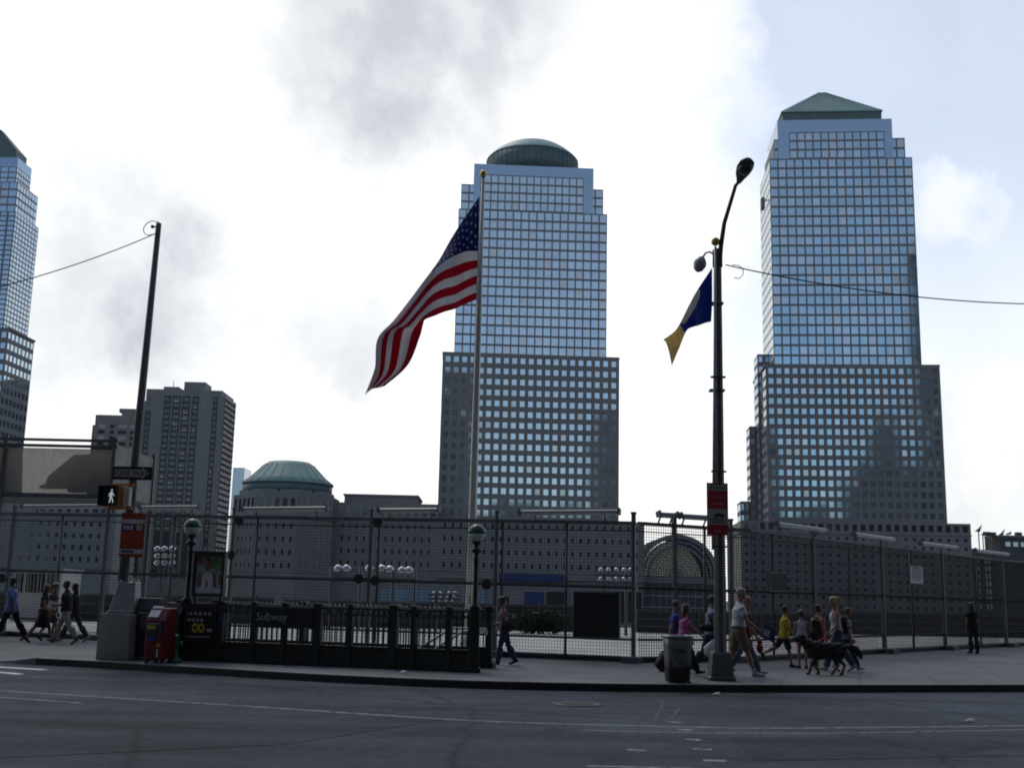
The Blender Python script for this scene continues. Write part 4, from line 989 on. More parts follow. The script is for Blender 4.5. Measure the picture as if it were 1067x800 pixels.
rack(50, [(x, y) for y in (594, 603.5) for x in (626, 634, 642, 650, 657)], [599, 607], [630, 653], 'double row of small floodlights above the black board', r=.11)
rack(50, [(452, 617.5), (459, 617.5), (468, 617.5), (474, 617.5), (452, 621.5), (459, 622), (466, 622), (473, 621.5), (452, 626), (458, 626), (465, 626), (471, 626)], [619.5, 624, 628], [455, 470], 'small rack of dim lamps seen left of the flagpole foot', r=.07)
# white site hut at the left, seen through the fence
e = empty('site_hut', AT(15, 600, 52).xy.to_3d(), 0, 'pale site hut with dark windows behind the walkers at left', 'hut'); w = AT(64, 600, 52).x-AT(15, 600, 52).x
z0, z1 = AT(40, 620, 52).z, AT(40, 594, 52).z
mb = MB(); mb.box(0, w, 0, 2.4, -.03, z1); mb.build('wall', M['pale'], e); mb = MB(); mb.box(-.1, w+.1, -.12, 2.5, z1+.003, z1+.1); mb.build('roof', M['galv'], e)
for k, (a, b) in enumerate(((.05, .2), (.27, .42), (.45, .66), (.72, .84), (.87, .96))):
    mb = MB(); mb.box(w*a, w*b, -.04, -.003, z0+.12, z1-.15); q = mb.build('window', M['glass_dark'], e); mb = MB()
    for f in (.33, .66): mb.box(w*(a+(b-a)*f)-.015, w*(a+(b-a)*f)+.015, -.06, -.041, z0+.12, z1-.15)
    mb.build('mullion', M['pale'], q)

# ------------------------------------------------------------------ screened platform at the left
Yp = 41.0; fp = Frame(AT(118, 490, Yp).x, Yp, 0)
x0 = fp.u(-60, 490); zt = fp.z(60, 457); zb_ = fp.z(60, 519); dp = 4.6
def screen_mat():
    m = bpy.data.materials.new('screen_cloth'); m.use_nodes = True; nt = m.node_tree; N = nt.nodes; L = nt.links; b = N['Principled BSDF']
    b.inputs['Base Color'].default_value = (.34, .32, .29, 1); b.inputs['Roughness'].default_value = .9
    tr = N.new('ShaderNodeBsdfTranslucent'); tr.inputs[0].default_value = (.42, .40, .37, 1); tp = N.new('ShaderNodeBsdfTransparent')
    tc = N.new('ShaderNodeTexCoord'); n = N.new('ShaderNodeTexNoise'); n.inputs['Scale'].default_value = 2.5; n.inputs['Detail'].default_value = 7
    mp = N.new('ShaderNodeMapping'); mp.inputs['Scale'].default_value = (6, 1, .5); L.new(tc.outputs['Object'], mp.inputs['Vector']); L.new(mp.outputs[0], n.inputs['Vector'])
    r = N.new('ShaderNodeMapRange'); r.inputs[3].default_value = .20; r.inputs[4].default_value = .36; L.new(n.outputs[0], r.inputs[0])
    a = N.new('ShaderNodeMixShader'); a.inputs[0].default_value = .35; L.new(b.outputs[0], a.inputs[1]); L.new(tr.outputs[0], a.inputs[2])
    c = N.new('ShaderNodeMixShader'); L.new(r.outputs[0], c.inputs[0]); L.new(a.outputs[0], c.inputs[1]); L.new(tp.outputs[0], c.inputs[2]); L.new(c.outputs[0], N['Material Output'].inputs[0])
    return m
M['screen_cloth'] = screen_mat()
e = empty('screened_platform', fp.o, 0, 'raised platform wrapped in pale mesh cloth above the left fence', 'screened platform')
zbeam = fp.z(60, 463.5); zb2 = fp.z(60, 514)
mb = MB(); mb.box(x0, -.06, 0, .02, zb2, zbeam-.12); mb.build('screen', M['screen_cloth'], e)
mb = MB(); mb.box(.0, .02, .1, dp-.1, zb2, zt-.15); mb.build('screen', M['plinth'], e)
mb = MB(); mb.box(x0, .1, -.06, .08, zt-.09, zt); mb.box(x0, .1, -.062, .082, zbeam-.08, zbeam+.02); mb.box(x0, .1, -.058, .3, zb_, zb2); mb.build('beam', M['fence_steel'], e)
mb = MB(); mb.box(x0, .08, .301, dp, zb_+.1, zb2-.05); mb.build('deck', M['wall_dark'], e)
for x in (x0+.1, fp.u(4, 490), 0):
    mb = MB(); mb.box(x-.06, x+.06, -.1, .08, -.5, zt+.08); mb.build('post', M['fence_steel'], e)
for x in (x0+.1, .02):
    mb = MB(); mb.box(x-.07, x+.07, dp-.15, dp, -.5, zt+.02); mb.build('post', M['fence_steel'], e)
# dark stepped mass added behind the cloth to shape its light patch
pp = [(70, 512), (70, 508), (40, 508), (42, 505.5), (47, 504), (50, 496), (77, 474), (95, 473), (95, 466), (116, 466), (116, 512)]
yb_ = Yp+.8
pts = [AT(px, py, yb_) for px, py in pp]; mb = MB(); mb.prism(pts, (0, .5, 0)); o = mb.build('stepped_blocker', M['wall_dark'])
tag(o, 'dark stepped mass added behind the mesh cloth to block its backlight', 'light blocker')
pp = [(-40, 512), (-40, 464), (18, 464), (17, 512)]  # plain block added to darken the cloth at its left end
mb = MB(); mb.prism([AT(px, py, yb_) for px, py in pp], (0, .5, 0)); tag(mb.build('edge_blocker', M['wall_dark']), 'dark block added behind the cloth to shade its left edge', 'box')

# ------------------------------------------------------------------ subway entrance
SA = G(185, 687.5); SB = G(493, 700); sd = SB-SA
sf = Frame(SA.x, SA.y, math.degrees(math.atan2(sd.y, sd.x))); SL = sd.length; SV = 1.55
se = empty('subway_entrance', SA, sf.a, 'dark green iron subway stair railing with a Subway sign', 'subway entrance')
ZT = 1.26; zlow = .40
us = lambda px: sf.u(px, 660)
def iron(mb, nm, bv=0):
    o = mb.build(nm, M['ironwork'], se)
    if bv: bevel(o, bv, 1)
    return o
mb = MB(); mb.box(.05, SL-.05, -.05, .07, 0, .18); mb.box(.05, SL-.05, -.03, .05, .182, zlow); mb.box(.03, SL-.03, -.06, .08, zlow+.001, zlow+.05); iron(mb, 'base', .006)
mb = MB(); mb.box(.05, SL-.05, SV-.07, SV+.05, 0, .18); mb.box(.05, SL-.05, SV-.05, SV+.03, .182, zlow); mb.box(.03, SL-.03, SV-.08, SV+.06, zlow+.001, zlow+.05); iron(mb, 'base', .006)
mb = MB(); mb.box(-.05, .07, .08, SV-.08, 0, zlow); mb.box(-.06, .08, .081, SV-.081, zlow+.001, zlow+.05); iron(mb, 'base', .006)
for v in (0, SV):
    mb = MB(); mb.box(0, SL, v-.035, v+.035, ZT-.05, ZT); mb.box(0, SL, v-.025, v+.025, ZT-.17, ZT-.14); iron(mb, 'top_rail', .006)
    mb = MB(); n = int(SL/.11)
    for k in range(1, n):
        x = SL*k/n; mb.lathe([(.008, ZT+.001), (.02, ZT+.015), (.018, ZT+.03), (.004, ZT+.055)], 6, o=(x, v, 0))
    mb.build('cresting', M['steel'], se)
    mb = MB(); n = int(SL/.125)
    for k in range(1, n):
        x = SL*k/n; mb.box(x-.012, x+.012, v-.012, v+.012, zlow+.05, ZT-.06)
        if k % 2: mb.box(x-.03, x+.03, v-.008, v+.008, ZT-.135, ZT-.06)
    iron(mb, 'pickets')
mb = MB(); mb.box(-.035, .035, .04, SV-.04, ZT-.05, ZT)
for k in range(1, 12): mb.box(-.012, .012, SV*k/12-.012, SV*k/12+.012, zlow+.05, ZT-.055)
iron(mb, 'end_railing')
for px in (185.5, 229, 264, 296, 331, 365, 410, 431, 468):
    x = us(px); w = .09 if px in (229, 331, 410) else .055; mb = MB(); mb.box(x-w, x+w, -.075, .075, .02, ZT+.03); mb.box(x-w-.02, x+w+.02, -.09, .09, ZT+.031, ZT+.07); iron(mb, 'post', .006)
for x in (0, SL*.33, SL*.66, SL-.12):
    mb = MB(); mb.box(x-.07, x+.07, SV-.075, SV+.075, 0, ZT+.03); mb.box(x-.1, x+.1, SV-.11, SV+.11, ZT+.031, ZT+.08); mb.box(x-.14, x+.14, SV-.15, SV+.15, .001, .12); iron(mb, 'post', .006)
# sign panel
u0, u1 = us(264), us(330); z0_ = sf.z(297, 653); z1_ = sf.z(297, 632)
mb = MB(); mb.box(u0+.06, u1-.05, -.11, -.077, z0_, z1_); sp_ = mb.build('sign_panel', M['black'], se); bevel(sp_, .006, 1)
text_part('Subway', .245, M['letter_grey'], sp_, (us(268.5), -.113, sf.z(268, 645.5)), (1, 0, 0), (0, 0, 1))
text_part('Subway', .075, M['letter_dim'], sp_, (us(300), -.113, z0_+.05), (1, 0, 0), (0, 0, 1)) if False else None
mb = MB(); xa = us(275); mb.prism([(xa, -.113, z0_+.03), (xa+.05, -.113, z0_+.06), (xa, -.113, z0_+.09)], (0, .003, 0)); mb.build('arrow', M['letter_dim'], sp_)
# advert panel at the left end
u0, u1 = us(191), us(224); z0_, z1_ = .45, ZT-.09
mb = MB(); mb.box(u0-.06, u1+.06, -.105, -.077, z0_-.04, z1_+.04); q = mb.build('poster_panel', M['ironwork'], se); bevel(q, .006, 1)
mb = MB(); mb.box(u0, u1, -.112, -.107, z0_, z1_); p_ = mb.build('poster', M['black'], q)
w = u1-u0
mb = MB()
for k in range(6): mb.box(u0+w*(.08+.15*k), u0+w*(.17+.15*k), -.116, -.113, z1_-.16, z1_-.10)
for k in range(5): mb.box(u0+w*(.08+.13*k), u0+w*(.16+.13*k), -.116, -.113, z1_-.30, z1_-.24)
for k in range(9): mb.box(u0+w*(.04+.1*k), u0+w*(.11+.1*k), -.116, -.113, z0_+.07, z0_+.10)
mb.build('printing', M['letter_grey'], p_)
def ring(c, ra, rb_2, m_, par, y=-.116):
    mb = MB(); n = 20
    for k in range(n):
        a, b = 2*math.pi*k/n, 2*math.pi*(k+1)/n
        mb.prism([(c[0]+r_*.72*math.cos(t), y, c[1]+r_*math.sin(t)) for r_, t in ((ra, a), (ra, b), (rb_2, b), (rb_2, a))], (0, .003, 0))
    mb.build('numeral', M[m_], par)
ring((u0+w*.44, z0_+.28), .055, .105, 'yellow', p_); ring((u0+w*.64, z0_+.28), .055, .105, 'yellow', p_)
mb = MB(); mb.box(u0+w*.82, u0+w*.97, -.116, -.113, z0_+.2, z0_+.27); mb.build('printing', M['letter_grey'], p_)
mb = MB(); x = us(231); mb.box(x-.035, x+.035, -.1, -.078, .86, 1.0); mb.build('sticker', M['blue_paint'], se)
# stair handrails inside
for v, da in ((.55, 0), (1.0, 1)):
    ua, za = sf.uz(422+da*18, 684, v); ub, zb_ = sf.uz(469+da*12, 655+da*3, v); uc, zc_ = sf.uz(506, 654.5+da*2, v); 
    mb = MB(); mb.tube([(ua-1.4, v, za-.85), (ua, v, za), (ub, v, zb_-.005), (ub+.1, v, zb_+.02), (uc, v, zb_+.02), (uc+.03, v, zb_-.05)], .028, 10); mb.build('handrail', M['sign_white'], se)
mb = MB()                                   # darkness of the stairwell painted as a flat black sheet
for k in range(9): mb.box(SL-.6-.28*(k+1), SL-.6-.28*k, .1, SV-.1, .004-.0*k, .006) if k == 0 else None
mb.box(SL-3.2, SL-.2, .12, SV-.12, .003, .012); mb.build('stairwell_dark', M['black'], se)
# globe lamps at the corners
def globe(px, base, ytop, lbl):
    g = AT(px, ytop, base.y); e = empty('globe_lamp', base, 0, lbl, 'lamp', 'green and white globe lamps on the subway railing'); H_ = g.z
    r = .195
    mb = MB(); mb.box(-.15, .15, -.15, .15, 0, .10); mb.box(-.11, .11, -.11, .11, .101, ZT+.04); q = mb.build('pedestal', M['ironwork'], e); bevel(q, .012, 1)
    mb = MB(); mb.lathe([(.12, ZT+.041), (.12, ZT+.08), (.07, ZT+.13), (.055, ZT+.3), (.05, H_-.75), (.05, H_-.55), (.075, H_-.53), (.05, H_-.50), (.05, H_-.42), (.12, H_-.38), (.12, H_-.34), (.05, H_-.30), (.06, H_-.24), (.10, H_-.2), (.11, H_-.17)], 14); mb.build('post', M['ironwork'], e)
    th = [-math.pi/2+.55+(math.pi/2-.6)*k/6 for k in range(7)]
    mb = MB(); mb.lathe([(r*math.cos(t), H_+r*math.sin(t)) for t in th], 20); mb.build('globe', M['milk'], e)
    th = [-.05+(math.pi/2+.03)*k/7 for k in range(8)]
    mb = MB(); mb.lathe([((r+.004)*max(.02, math.cos(t)), H_+(r+.004)*math.sin(t)) for t in th], 20); mb.build('globe_cap', M['green_paint'], e)
    return e
globe(196.5, sf.w(us(193), 0, 0)-sf.n*.02, 549, 'globe lamp with green cap on a dark post beside the poster frame')
globe(495, sf.w(SL, 0, 0), 555.5, 'globe lamp with green cap on a dark post at the open end of the railing')
# lit poster frame standing over the railing
u0, u1 = us(197.5), us(230); fz0, fz1 = sf.z(213, 621), sf.z(213, 575.5)
e = empty('poster_frame', sf.w((u0+u1)/2, .02, 0), sf.a+R(2), 'dark framed advertising poster of a figure in white standing over the railing', 'poster frame'); w = (u1-u0)/2
mb = MB(); t = .06
for (a, b, c, d) in ((-w, w, fz0, fz0+t), (-w, w, fz1-t*1.3, fz1), (-w, -w+t, fz0+t+.001, fz1-t*1.3-.001), (w-t, w, fz0+t+.001, fz1-t*1.3-.001)): mb.box(a, b, -.08, .08, c, d)
mb.box(-w-.02, w+.02, -.1, .1, fz1+.001, fz1+.03); q = mb.build('frame', M['ironwork'], e); bevel(q, .008, 1)
mb = MB(); mb.box(-w+.03, w-.03, -.02, .06, fz0+.03, fz1-.05); mb.build('backing', M['ironwork'], e)
for s in (-1, 1):
    mb = MB(); mb.box(s*(w-.08)-.03, s*(w-.08)+.03, -.03, .03, ZT+.003, fz0-.002); mb.build('support', M['ironwork'], e)
M['poster_green'] = mat('poster_green', (.09, .26, .05), .4, var=.5, scale=6); M['poster_grey'] = mat('poster_grey', (.42, .45, .5), .4, var=.3, scale=7)
M['poster_skin'] = mat('poster_skin', (.26, .16, .11), .4, var=.2, scale=12); M['poster_white'] = mat('poster_white', (.78, .82, .88), .4, var=.1, scale=9); M['poster_red'] = mat('poster_red', (.32, .08, .06), .4, var=.3, scale=9)
pw, ph, pz = w-t-.004, fz1-t*1.3-fz0-t, fz0+t
ps = MB(); ps.box(-pw, pw, -.03, -.021, pz, pz+ph); po = ps.build('poster', M['poster_grey'], e)
def patchp(poly, m_, y, nm='picture'):
    mb = MB(); mb.prism([(-pw+2*pw*x, y, pz+ph*z) for x, z in poly], (0, .0015, 0)); mb.build(nm, M[m_], po)
patchp([(.55, .72), (.62, .98), (.985, .98), (.985, .62), (.8, .60)], 'poster_green', -.0325)
patchp([(.02, .80), (.02, .98), (.3, .98), (.28, .74)], 'poster_red', -.0325)
patchp([(.62, .2), (.62, .52), (.75, .56), (.8, .2)], 'poster_red', -.0330); patchp([(.86, .25), (.88, .5), (.96, .5), (.98, .25)], 'poster_skin', -.0333)
patchp([(.08, .2), (.12, .55), (.2, .57), (.24, .2)], 'poster_skin', -.0336)
patchp([(.22, .02), (.24, .42), (.34, .56), (.58, .56), (.66, .44), (.68, .02)], 'poster_white', -.0345)
patchp([(.44+.13*math.cos(t), .76+.15*math.sin(t)) for t in [2*math.pi*k/16 for k in range(16)]], 'poster_skin', -.0352)
patchp([(.31, .86), (.34, .95), (.45, .98), (.57, .93), (.58, .82), (.45, .88)], 'black', -.0358)
patchp([(.02, .01), (.02, .14), (.985, .14), (.985, .01)], 'poster_white', -.0364)
patchp([(.40, .16), (.40, .34), (.47, .34), (.47, .16)], 'poster_red', -.0372)
mb = MB(); mb.box(-pw, pw, -.042, -.039, pz, pz+ph); gl = bpy.data.materials.new('poster_glass'); gl.use_nodes = True
N = gl.node_tree.nodes; b = N['Principled BSDF']; b.inputs['Alpha'].default_value = .10; b.inputs['Roughness'].default_value = .05; b.inputs['Base Color'].default_value = (.1, .1, .1, 1)
mb.build('glass', gl, e)

# ------------------------------------------------------------------ newspaper boxes
def news_box(px, py, w, d, h, rz, m_, lbl, front_bits=True):
    g = G(px, py); e = empty('newspaper_box', g, R(rz), lbl, 'newspaper box'); w2 = w/2
    mb = MB(); mb.loft([[(-w2, 0, .08), (w2, 0, .08), (w2, d, .08), (-w2, d, .08)], [(-w2, 0, h-.26), (w2, 0, h-.26), (w2, d, h-.26), (-w2, d, h-.26)], [(-w2, .16, h), (w2, .16, h), (w2, d, h), (-w2, d, h)]], smooth=False)
    q = mb.build('body', M[m_], e); bevel(q, .015, 2)
    mb = MB()
    for sx in (-1, 1):
        for yy in (.05, d-.05): mb.box(sx*(w2-.05)-.03, sx*(w2-.05)+.03, yy-.03, yy+.03, 0, .085)
    mb.build('foot', M['rubber'], e)
    mb = MB(); mb.box(-w2+.05, w2-.05, -.016, -.002, h*.50, h-.30); q = mb.build('door', M['glass_dark'], e)
    mb = MB(); mb.box(-w2+.09, w2-.09, -.045, -.017, h-.34, h-.315); mb.build('handle', M['steel'], q)
    if front_bits:
        mb = MB(); mb.box(-w2+.04, -w2+.24, -.018, -.003, h*.62, h*.70) ; mb.build('label_strip', M['yellow'], e)
        mb = MB(); mb.box(-w2+.06, w2*.1, -.0185, -.003, h*.40, h*.485); mb.build('label_strip', M['blue_paint'], e)
        mb = MB(); mb.box(w2*.3, w2-.06, -.0185, -.003, h*.30, h*.36); mb.build('label_strip', M['orange'], e)
        mb = MB(); mb.box(w2*.35, w2-.12, -.0185, -.003, h*.12, h*.26); mb.build('label_strip', M['paper'], e)
    return e
e = news_box(159, 691, .46, .46, 1.16, -15, 'box_red', 'red newspaper box with a paper lying on its lid')
g = G(159, 691); mb = MB(); q = [Vector((-.21, .02, .96)), Vector((.04, .02, .96)), Vector((.04, .22, 1.19)), Vector((-.21, .22, 1.19))]
mb = MB(); mb.prism(q, (0, -.012, .012)); o = mb.build('newspaper', M['paper']); o.location = g; o.rotation_euler = (0, 0, R(-15)); tag(o, 'folded white newspaper lying on the red newspaper box', 'newspaper')
news_box(147, 687.5, .5, .45, 1.36, -10, 'black', 'black newspaper box squeezed between the concrete block and the red box', False)
news_box(176, 688, .42, .4, 1.27, -12, 'black', 'black newspaper box behind the red one, next to the railing', False)
# small green pedestal foot beside them
g = G(182, 690); e = empty('standpipe', g, 0, 'short green painted standpipe at the foot of the newspaper boxes', 'standpipe')
mb = MB(); mb.lathe([(.17, 0), (.16, .05), (.07, .12), (.055, .5), (.07, .52), (.07, .56), (.02, .6)], 14); mb.build('pipe', M['box_green'], e)
mb = MB(); mb.tube([(0, 0, .4), (.12, -.03, .4)], .04, 10); mb.tube([(.12, -.03, .4), (.15, -.035, .4)], .055, 10); mb.build('outlet', M['box_green'], e)

# ------------------------------------------------------------------ litter bin
g = G(706, 710.5); e = empty('litter_bin', g, R(6), 'dented grey metal litter bin on the kerb', 'litter bin')
mb = MB()
def rr(wx, wy, z, dent=0):
    o = []
    for k in range(32):
        t = 2*math.pi*k/32; cx_, sx_ = math.cos(t), math.sin(t); p = 9
        f = (abs(cx_)**p+abs(sx_)**p)**(-1/p); x, y = wx*f*cx_, wy*f*sx_
        if dent and y < 0: y += dent*math.exp(-((x+.05)/.14)**2)
        o.append((x, y, z))
    return o
mb.loft([rr(.205, .20, .02), rr(.215, .21, .06), rr(.222, .215, .28, .03), rr(.232, .225, .45, .045), rr(.245, .24, .7, .01), rr(.258, .25, .84)], cap=True)
mb.build('body', M['can_metal'], e)
mb = MB(); mb.loft([rr(.262, .255, .841), rr(.275, .268, .85), rr(.275, .268, .885), rr(.262, .255, .90), rr(.22, .215, .90), rr(.22, .215, .845)], cap=False); mb.build('rim', M['steel'], e)
mb = MB(); mb.lathe([(.215, .842), (.2, .843)], 20); mb.build('liner', M['black'], e)
mb = MB(); mb.prism([(.02+.075*math.cos(t), -.252, .60+.036*math.sin(t)) for t in [2*math.pi*k/20 for k in range(20)]], (0, .03, 0)); mb.build('emblem', M['ironwork'], e)
mb = MB(); mb.prism([(.02+.05*math.cos(t), -.254, .60+.022*math.sin(t)) for t in [2*math.pi*k/20 for k in range(20)]], (0, .0015, 0)); mb.build('emblem', M['box_green'], e)
for sx in (-1, 1):
    mb = MB(); mb.box(sx*.19-.03, sx*.19+.03, -.22, -.18, 0, .03); mb.build('foot', M['rubber'], e)
g2 = G(690, 699); o = MB().ball((0, 0, .17), (.17, .15, .17), 12, k=8); q = o.build('refuse_bag', M['black']); q.location = g2; tag(q, 'small black refuse bag on the pavement left of the litter bin', 'refuse bag')
bm_ = bmesh.new(); bm_.from_mesh(q.data)
for v in bm_.verts: v.co += Vector((random.uniform(-.025, .025), random.uniform(-.025, .025), random.uniform(-.02, .03) if v.co.z > .03 else 0)); v.co.z = max(0, v.co.z) if v.co.z < .04 else v.co.z
for v in bm_.verts:
    if v.co.z > .28: v.co.z += .1; v.co.x *= .4; v.co.y *= .4
bm_.to_mesh(q.data); bm_.free()

# ------------------------------------------------------------------ street lamp with the arm
LB = G(752, 708.5); LB.y += .12
e = empty('street_lamp', LB, 0, 'grey street lamp post with long bent arm and wide base', 'street lamp')
topz = AT(746.5, 262, LB.y).z
xl = lambda px, py: AT(px, py, LB.y).x-LB.x
xt = xl(747.5, 262)
mb = MB(); mb.loft([[(a*w, b*w, z) for a, b in ((-1,-1),(1,-1),(1,1),(-1,1))] for w, z in ((.27, 0), (.27, .06), (.235, .07), (.19, .52), (.17, .56))], smooth=False); q = mb.build('base', M['pole_paint'], e); bevel(q, .02, 2)
n8 = lambda w, z, x=0: [(x+w*math.cos(R(22.5+45*k)), w*math.sin(R(22.5+45*k)), z) for k in range(8)]
mb = MB(); mb.loft([n8(.125, .561, 0), n8(.115, 2.5, xt*.25), n8(.085, topz, xt)], smooth=False); mb.build('shaft', M['pole_paint'], e)
mb = MB(); mb.lathe([(.11, topz-.35), (.11, topz+.03), (.05, topz+.06)], 12, o=(xt, 0, 0)); mb.build('collar', M['pole_paint'], e)
hx, hz = AT(768.5, 191, LB.y-.9).x-LB.x, AT(768.5, 191, LB.y-.9).z
mx_, mz = AT(755, 232, LB.y-.45).x-LB.x, AT(755, 232, LB.y-.45).z
mb = MB(); mb.tube([(xt+.03, -.05, topz-.3), (xt+.06, -.1, topz+.1), (mx_, -.42, mz), (hx-.03, -.85, hz-.03), (hx+.03, -.93, hz+.02)], [.055, .052, .045, .038, .036], 10); mb.build('arm', M['pole_paint'], e)
h0 = Vector((hx+.02, -.92, hz)); h1 = AT(780, 166, LB.y-1.55) - LB
dv = nrm(h1-h0); sv = nrm(Vector((1, 0, 0)) - dv*dv.x); uv_ = sv.cross(dv)
if uv_.z < 0: uv_ = -uv_
L = (h1-h0).length; mb = MB(); rings = []
for t, w, hh in ((0, .05, .05), (.15, .08, .07), (.4, .15, .10), (.65, .18, .12), (.88, .155, .10), (1, .07, .05)):
    c = h0+dv*(L*t); rings.append([c + sv*(w*math.cos(a)) + uv_*((hh if math.sin(a) > 0 else hh*.45)*math.sin(a)) for a in [2*math.pi*k/16 for k in range(16)]])
mb.loft(rings); hd = mb.build('lamp_head', M['pole_paint'], e)
mb = MB(); rings = []
for t, w, hh in ((.42, .05, .03), (.5, .13, .1), (.68, .16, .13), (.85, .12, .09), (.92, .03, .02)):
    c = h0+dv*(L*t); rings.append([c + sv*(w*math.cos(a)) + uv_*(-.03-hh*abs(math.sin(a)) if math.sin(a) < 0 else -.02) for a in [2*math.pi*k/14 for k in range(14)]])
M['lens_dark'] = mat('lens_dark', (.05, .055, .05), .12, var=.2, scale=10)
mb.loft(rings); mb.build('lens', M['lens_dark'], hd)
# small side lamp
sx0 = xt; a0 = Vector((xt-.04, -.02, topz-.1)); c1 = AT(735, 264, LB.y)-LB; c2 = AT(731, 270, LB.y)-LB
mb = MB(); mb.tube([a0, (a0.x*.4+c1.x*.6, -.02, c1.z+.03), (c1.x, -.02, c1.z), (c2.x, -.02, c2.z)], .022, 8); mb.build('side_arm', M['galv'], e)
mb = MB(); mb.lathe([(.03, .16), (.07, .14), (.13, .05), (.145, -.03), (.10, -.15), (.03, -.2)], 16); q = mb.build('side_lamp', M['galv'], e); q.location = AT(729.5, 274.5, LB.y)-LB; q.rotation_euler = (0, R(18), 0)
# bracket for the flag staff
mb = MB(); mb.box(xt-.19, xt+.10, -.12, .10, topz-1.2, topz-1.16); mb.build('bracket', M['pole_paint'], e)
mb = MB(); mb.box(xt*.8-.2, xt*.8+.115, -.12, .10, topz-3.1, topz-3.06); mb.build('bracket', M['pole_paint'], e)
# flag staff strapped to the lamp post
fx = xl(744.3, 400)
stf = empty('flag_staff', LB + Vector((0, -.02, 0)), 0, 'slim flag staff with gold ball strapped to the lamp post', 'flag staff')
bz = AT(745.5, 257, LB.y).z; bx = xl(745.5, 257)
mb = MB(); mb.tube([(xl(748.3, 560)-.13, -.14, 2.6), (bx-.03, -.14, bz-.05)], [.035, .025], 8); mb.build('staff', M['galv'], stf)
mb = MB(); mb.ball((bx-.03, -.14, bz+.06), .095, 14); mb.build('finial', M['gold'], stf)
for zz in (2.65, 4.2, 6.2):
    mb = MB(); mb.box(-.19, .12, -.18, -.10, zz, zz+.035); q = mb.build('clamp', M['pole_paint'], stf); q.location = (xt*zz/topz, 0, 0)
# red regulation sign on the post
ys = LB.y-.26; q0, q1 = RECT(736.5, 504.5, 759.5, 557.5, ys); w = (q1.x-q0.x)/2; H_ = q0.z-q1.z+.03
e = empty('traffic_sign', Vector(((q0.x+q1.x)/2-.005, ys, q1.z)), R(8), 'tall red and grey NO STANDING sign on the lamp post', 'traffic sign')
mb = MB(); mb.box(-w, w, 0, .012, 0, H_); q = mb.build('plate', M['red_sign'], e); bevel(q, .003, 1)
for (f0, f1) in ((.85, .965), (.20, .50)):
    mb = MB(); mb.box(-w+.006, w-.006, -.003, -.0005, H_*f0, H_*f1); mb.build('panel', M['sign_grey'], e)
text_part('SUBWAY STOP', .055, M['letter_dim'], e, (0, -.0045, H_*.885), (1, 0, 0), (0, 0, 1), extrude=.001, align='CENTER') if False else None
M['letter_rose'] = mat('letter_rose', (.50, .22, .22), .5, var=0)
text_part('NO STANDING', .066, M['letter_rose'], e, (0, -.0025, H_*.715), (1, 0, 0), (0, 0, 1), extrude=.001, align='CENTER')
mb = MB(); z = H_*.60; mb.box(-w*.5, w*.42, -.0035, -.0005, z-.012, z+.012)
mb.prism([(w*.42, -.0035, z-.03), (w*.6, -.0035, z), (w*.42, -.0035, z+.03)], (0, .003, 0)); mb.build('arrow', M['letter_rose'], e)
mb = MB(); z = H_*.375; mb.box(-w*.35, w*.66, -.006, -.0032, z-.02, z+.018); mb.box(-w*.1, w*.4, -.006, -.0032, z+.0185, z+.045)
for x in (-w*.15, w*.42): mb.prism([(x+.028*math.cos(t), -.0062, z-.026+.028*math.sin(t)) for t in [2*math.pi*k/12 for k in range(12)]], (0, .0025, 0))
mb.build('vehicle_symbol', M['black'], e)
mb = MB()
for zf, a, b in ((.905, -.75, .8), (.30, -.7, .75), (.245, -.6, .7)):
    x = a
    while x < b-.05:
        ww = random.uniform(.09, .2); mb.box(w*x, w*min(b, x+ww), -.0062, -.0032, H_*zf-.02, H_*zf+.02); x += ww+.05
mb.build('printing', M['letter_dim'], e)
mb = MB()
for k in range(3): mb.box(-w*.28+k*w*.2, -w*.28+k*w*.2+w*.14, -.0035, -.0005, H_*.075-.018, H_*.075+.018)
mb.build('printing', M['letter_rose'], e)
for f_ in (.3, .75):
    mb = MB(); mb.box(-.05, .05, .013, .14, H_*f_, H_*f_+.04); mb.build('bracket', M['steel'], e)
# overhead cable to the right with its hanging loop
def cable(P, r, name, lbl):
    mb = MB(); mb.tube(P, r, 6); o = mb.build(name, M['cable']); tag(o, lbl, 'cable'); return o
p0 = AT(756, 276, LB.y); p1 = AT(1100, 317, 26)
pts = [p0.lerp(p1, k/24) - Vector((0, 0, .22*4*(k/24)*(1-k/24))) for k in range(25)]
cable(pts, .014, 'overhead_cable', 'thin black overhead cable running right from the lamp post')
lp = [AT(x, y, LB.y) for x, y in ((763, 276), (770, 277), (774, 281), (774, 286), (770, 290), (765, 289))]
cable(smooth_line(lp, 4), .009, 'cable_loop', 'small loose cable loop hanging beside the lamp post')
# ------------------------------------------------------------------ signal pole at the left
PB = G(119, 687.5); PB.y += .45
bk = empty('concrete_block', PB, R(-12), 'big plain concrete ballast block under the leaning signal pole', 'concrete block')
x0, x1 = AT(99.5, 690, PB.y-.4).x-PB.x, AT(138, 690, PB.y-.4).x-PB.x; zk = AT(120, 639, PB.y-.3).z
mb = MB(); mb.loft([[(a*w, b*w, z) for a, b in ((-1,-1),(1,-1),(1,1),(-1,1))] for w, z in ((.40, 0), (.385, zk))], smooth=False); q = mb.build('block', M['plinth'], bk); bevel(q, .02, 2)
mb = MB(); mb.box(-.31, .31, -.31, .31, zk+.001, zk+.04); mb.build('base_plate', M['galv'], bk)
pe = empty('signal_pole', PB + Vector((0, 0, zk+.041)), 0, 'tall leaning steel pole on a concrete block at left', 'pole'); zo = zk+.041
zb1 = AT(126, 606, PB.y).z-zo
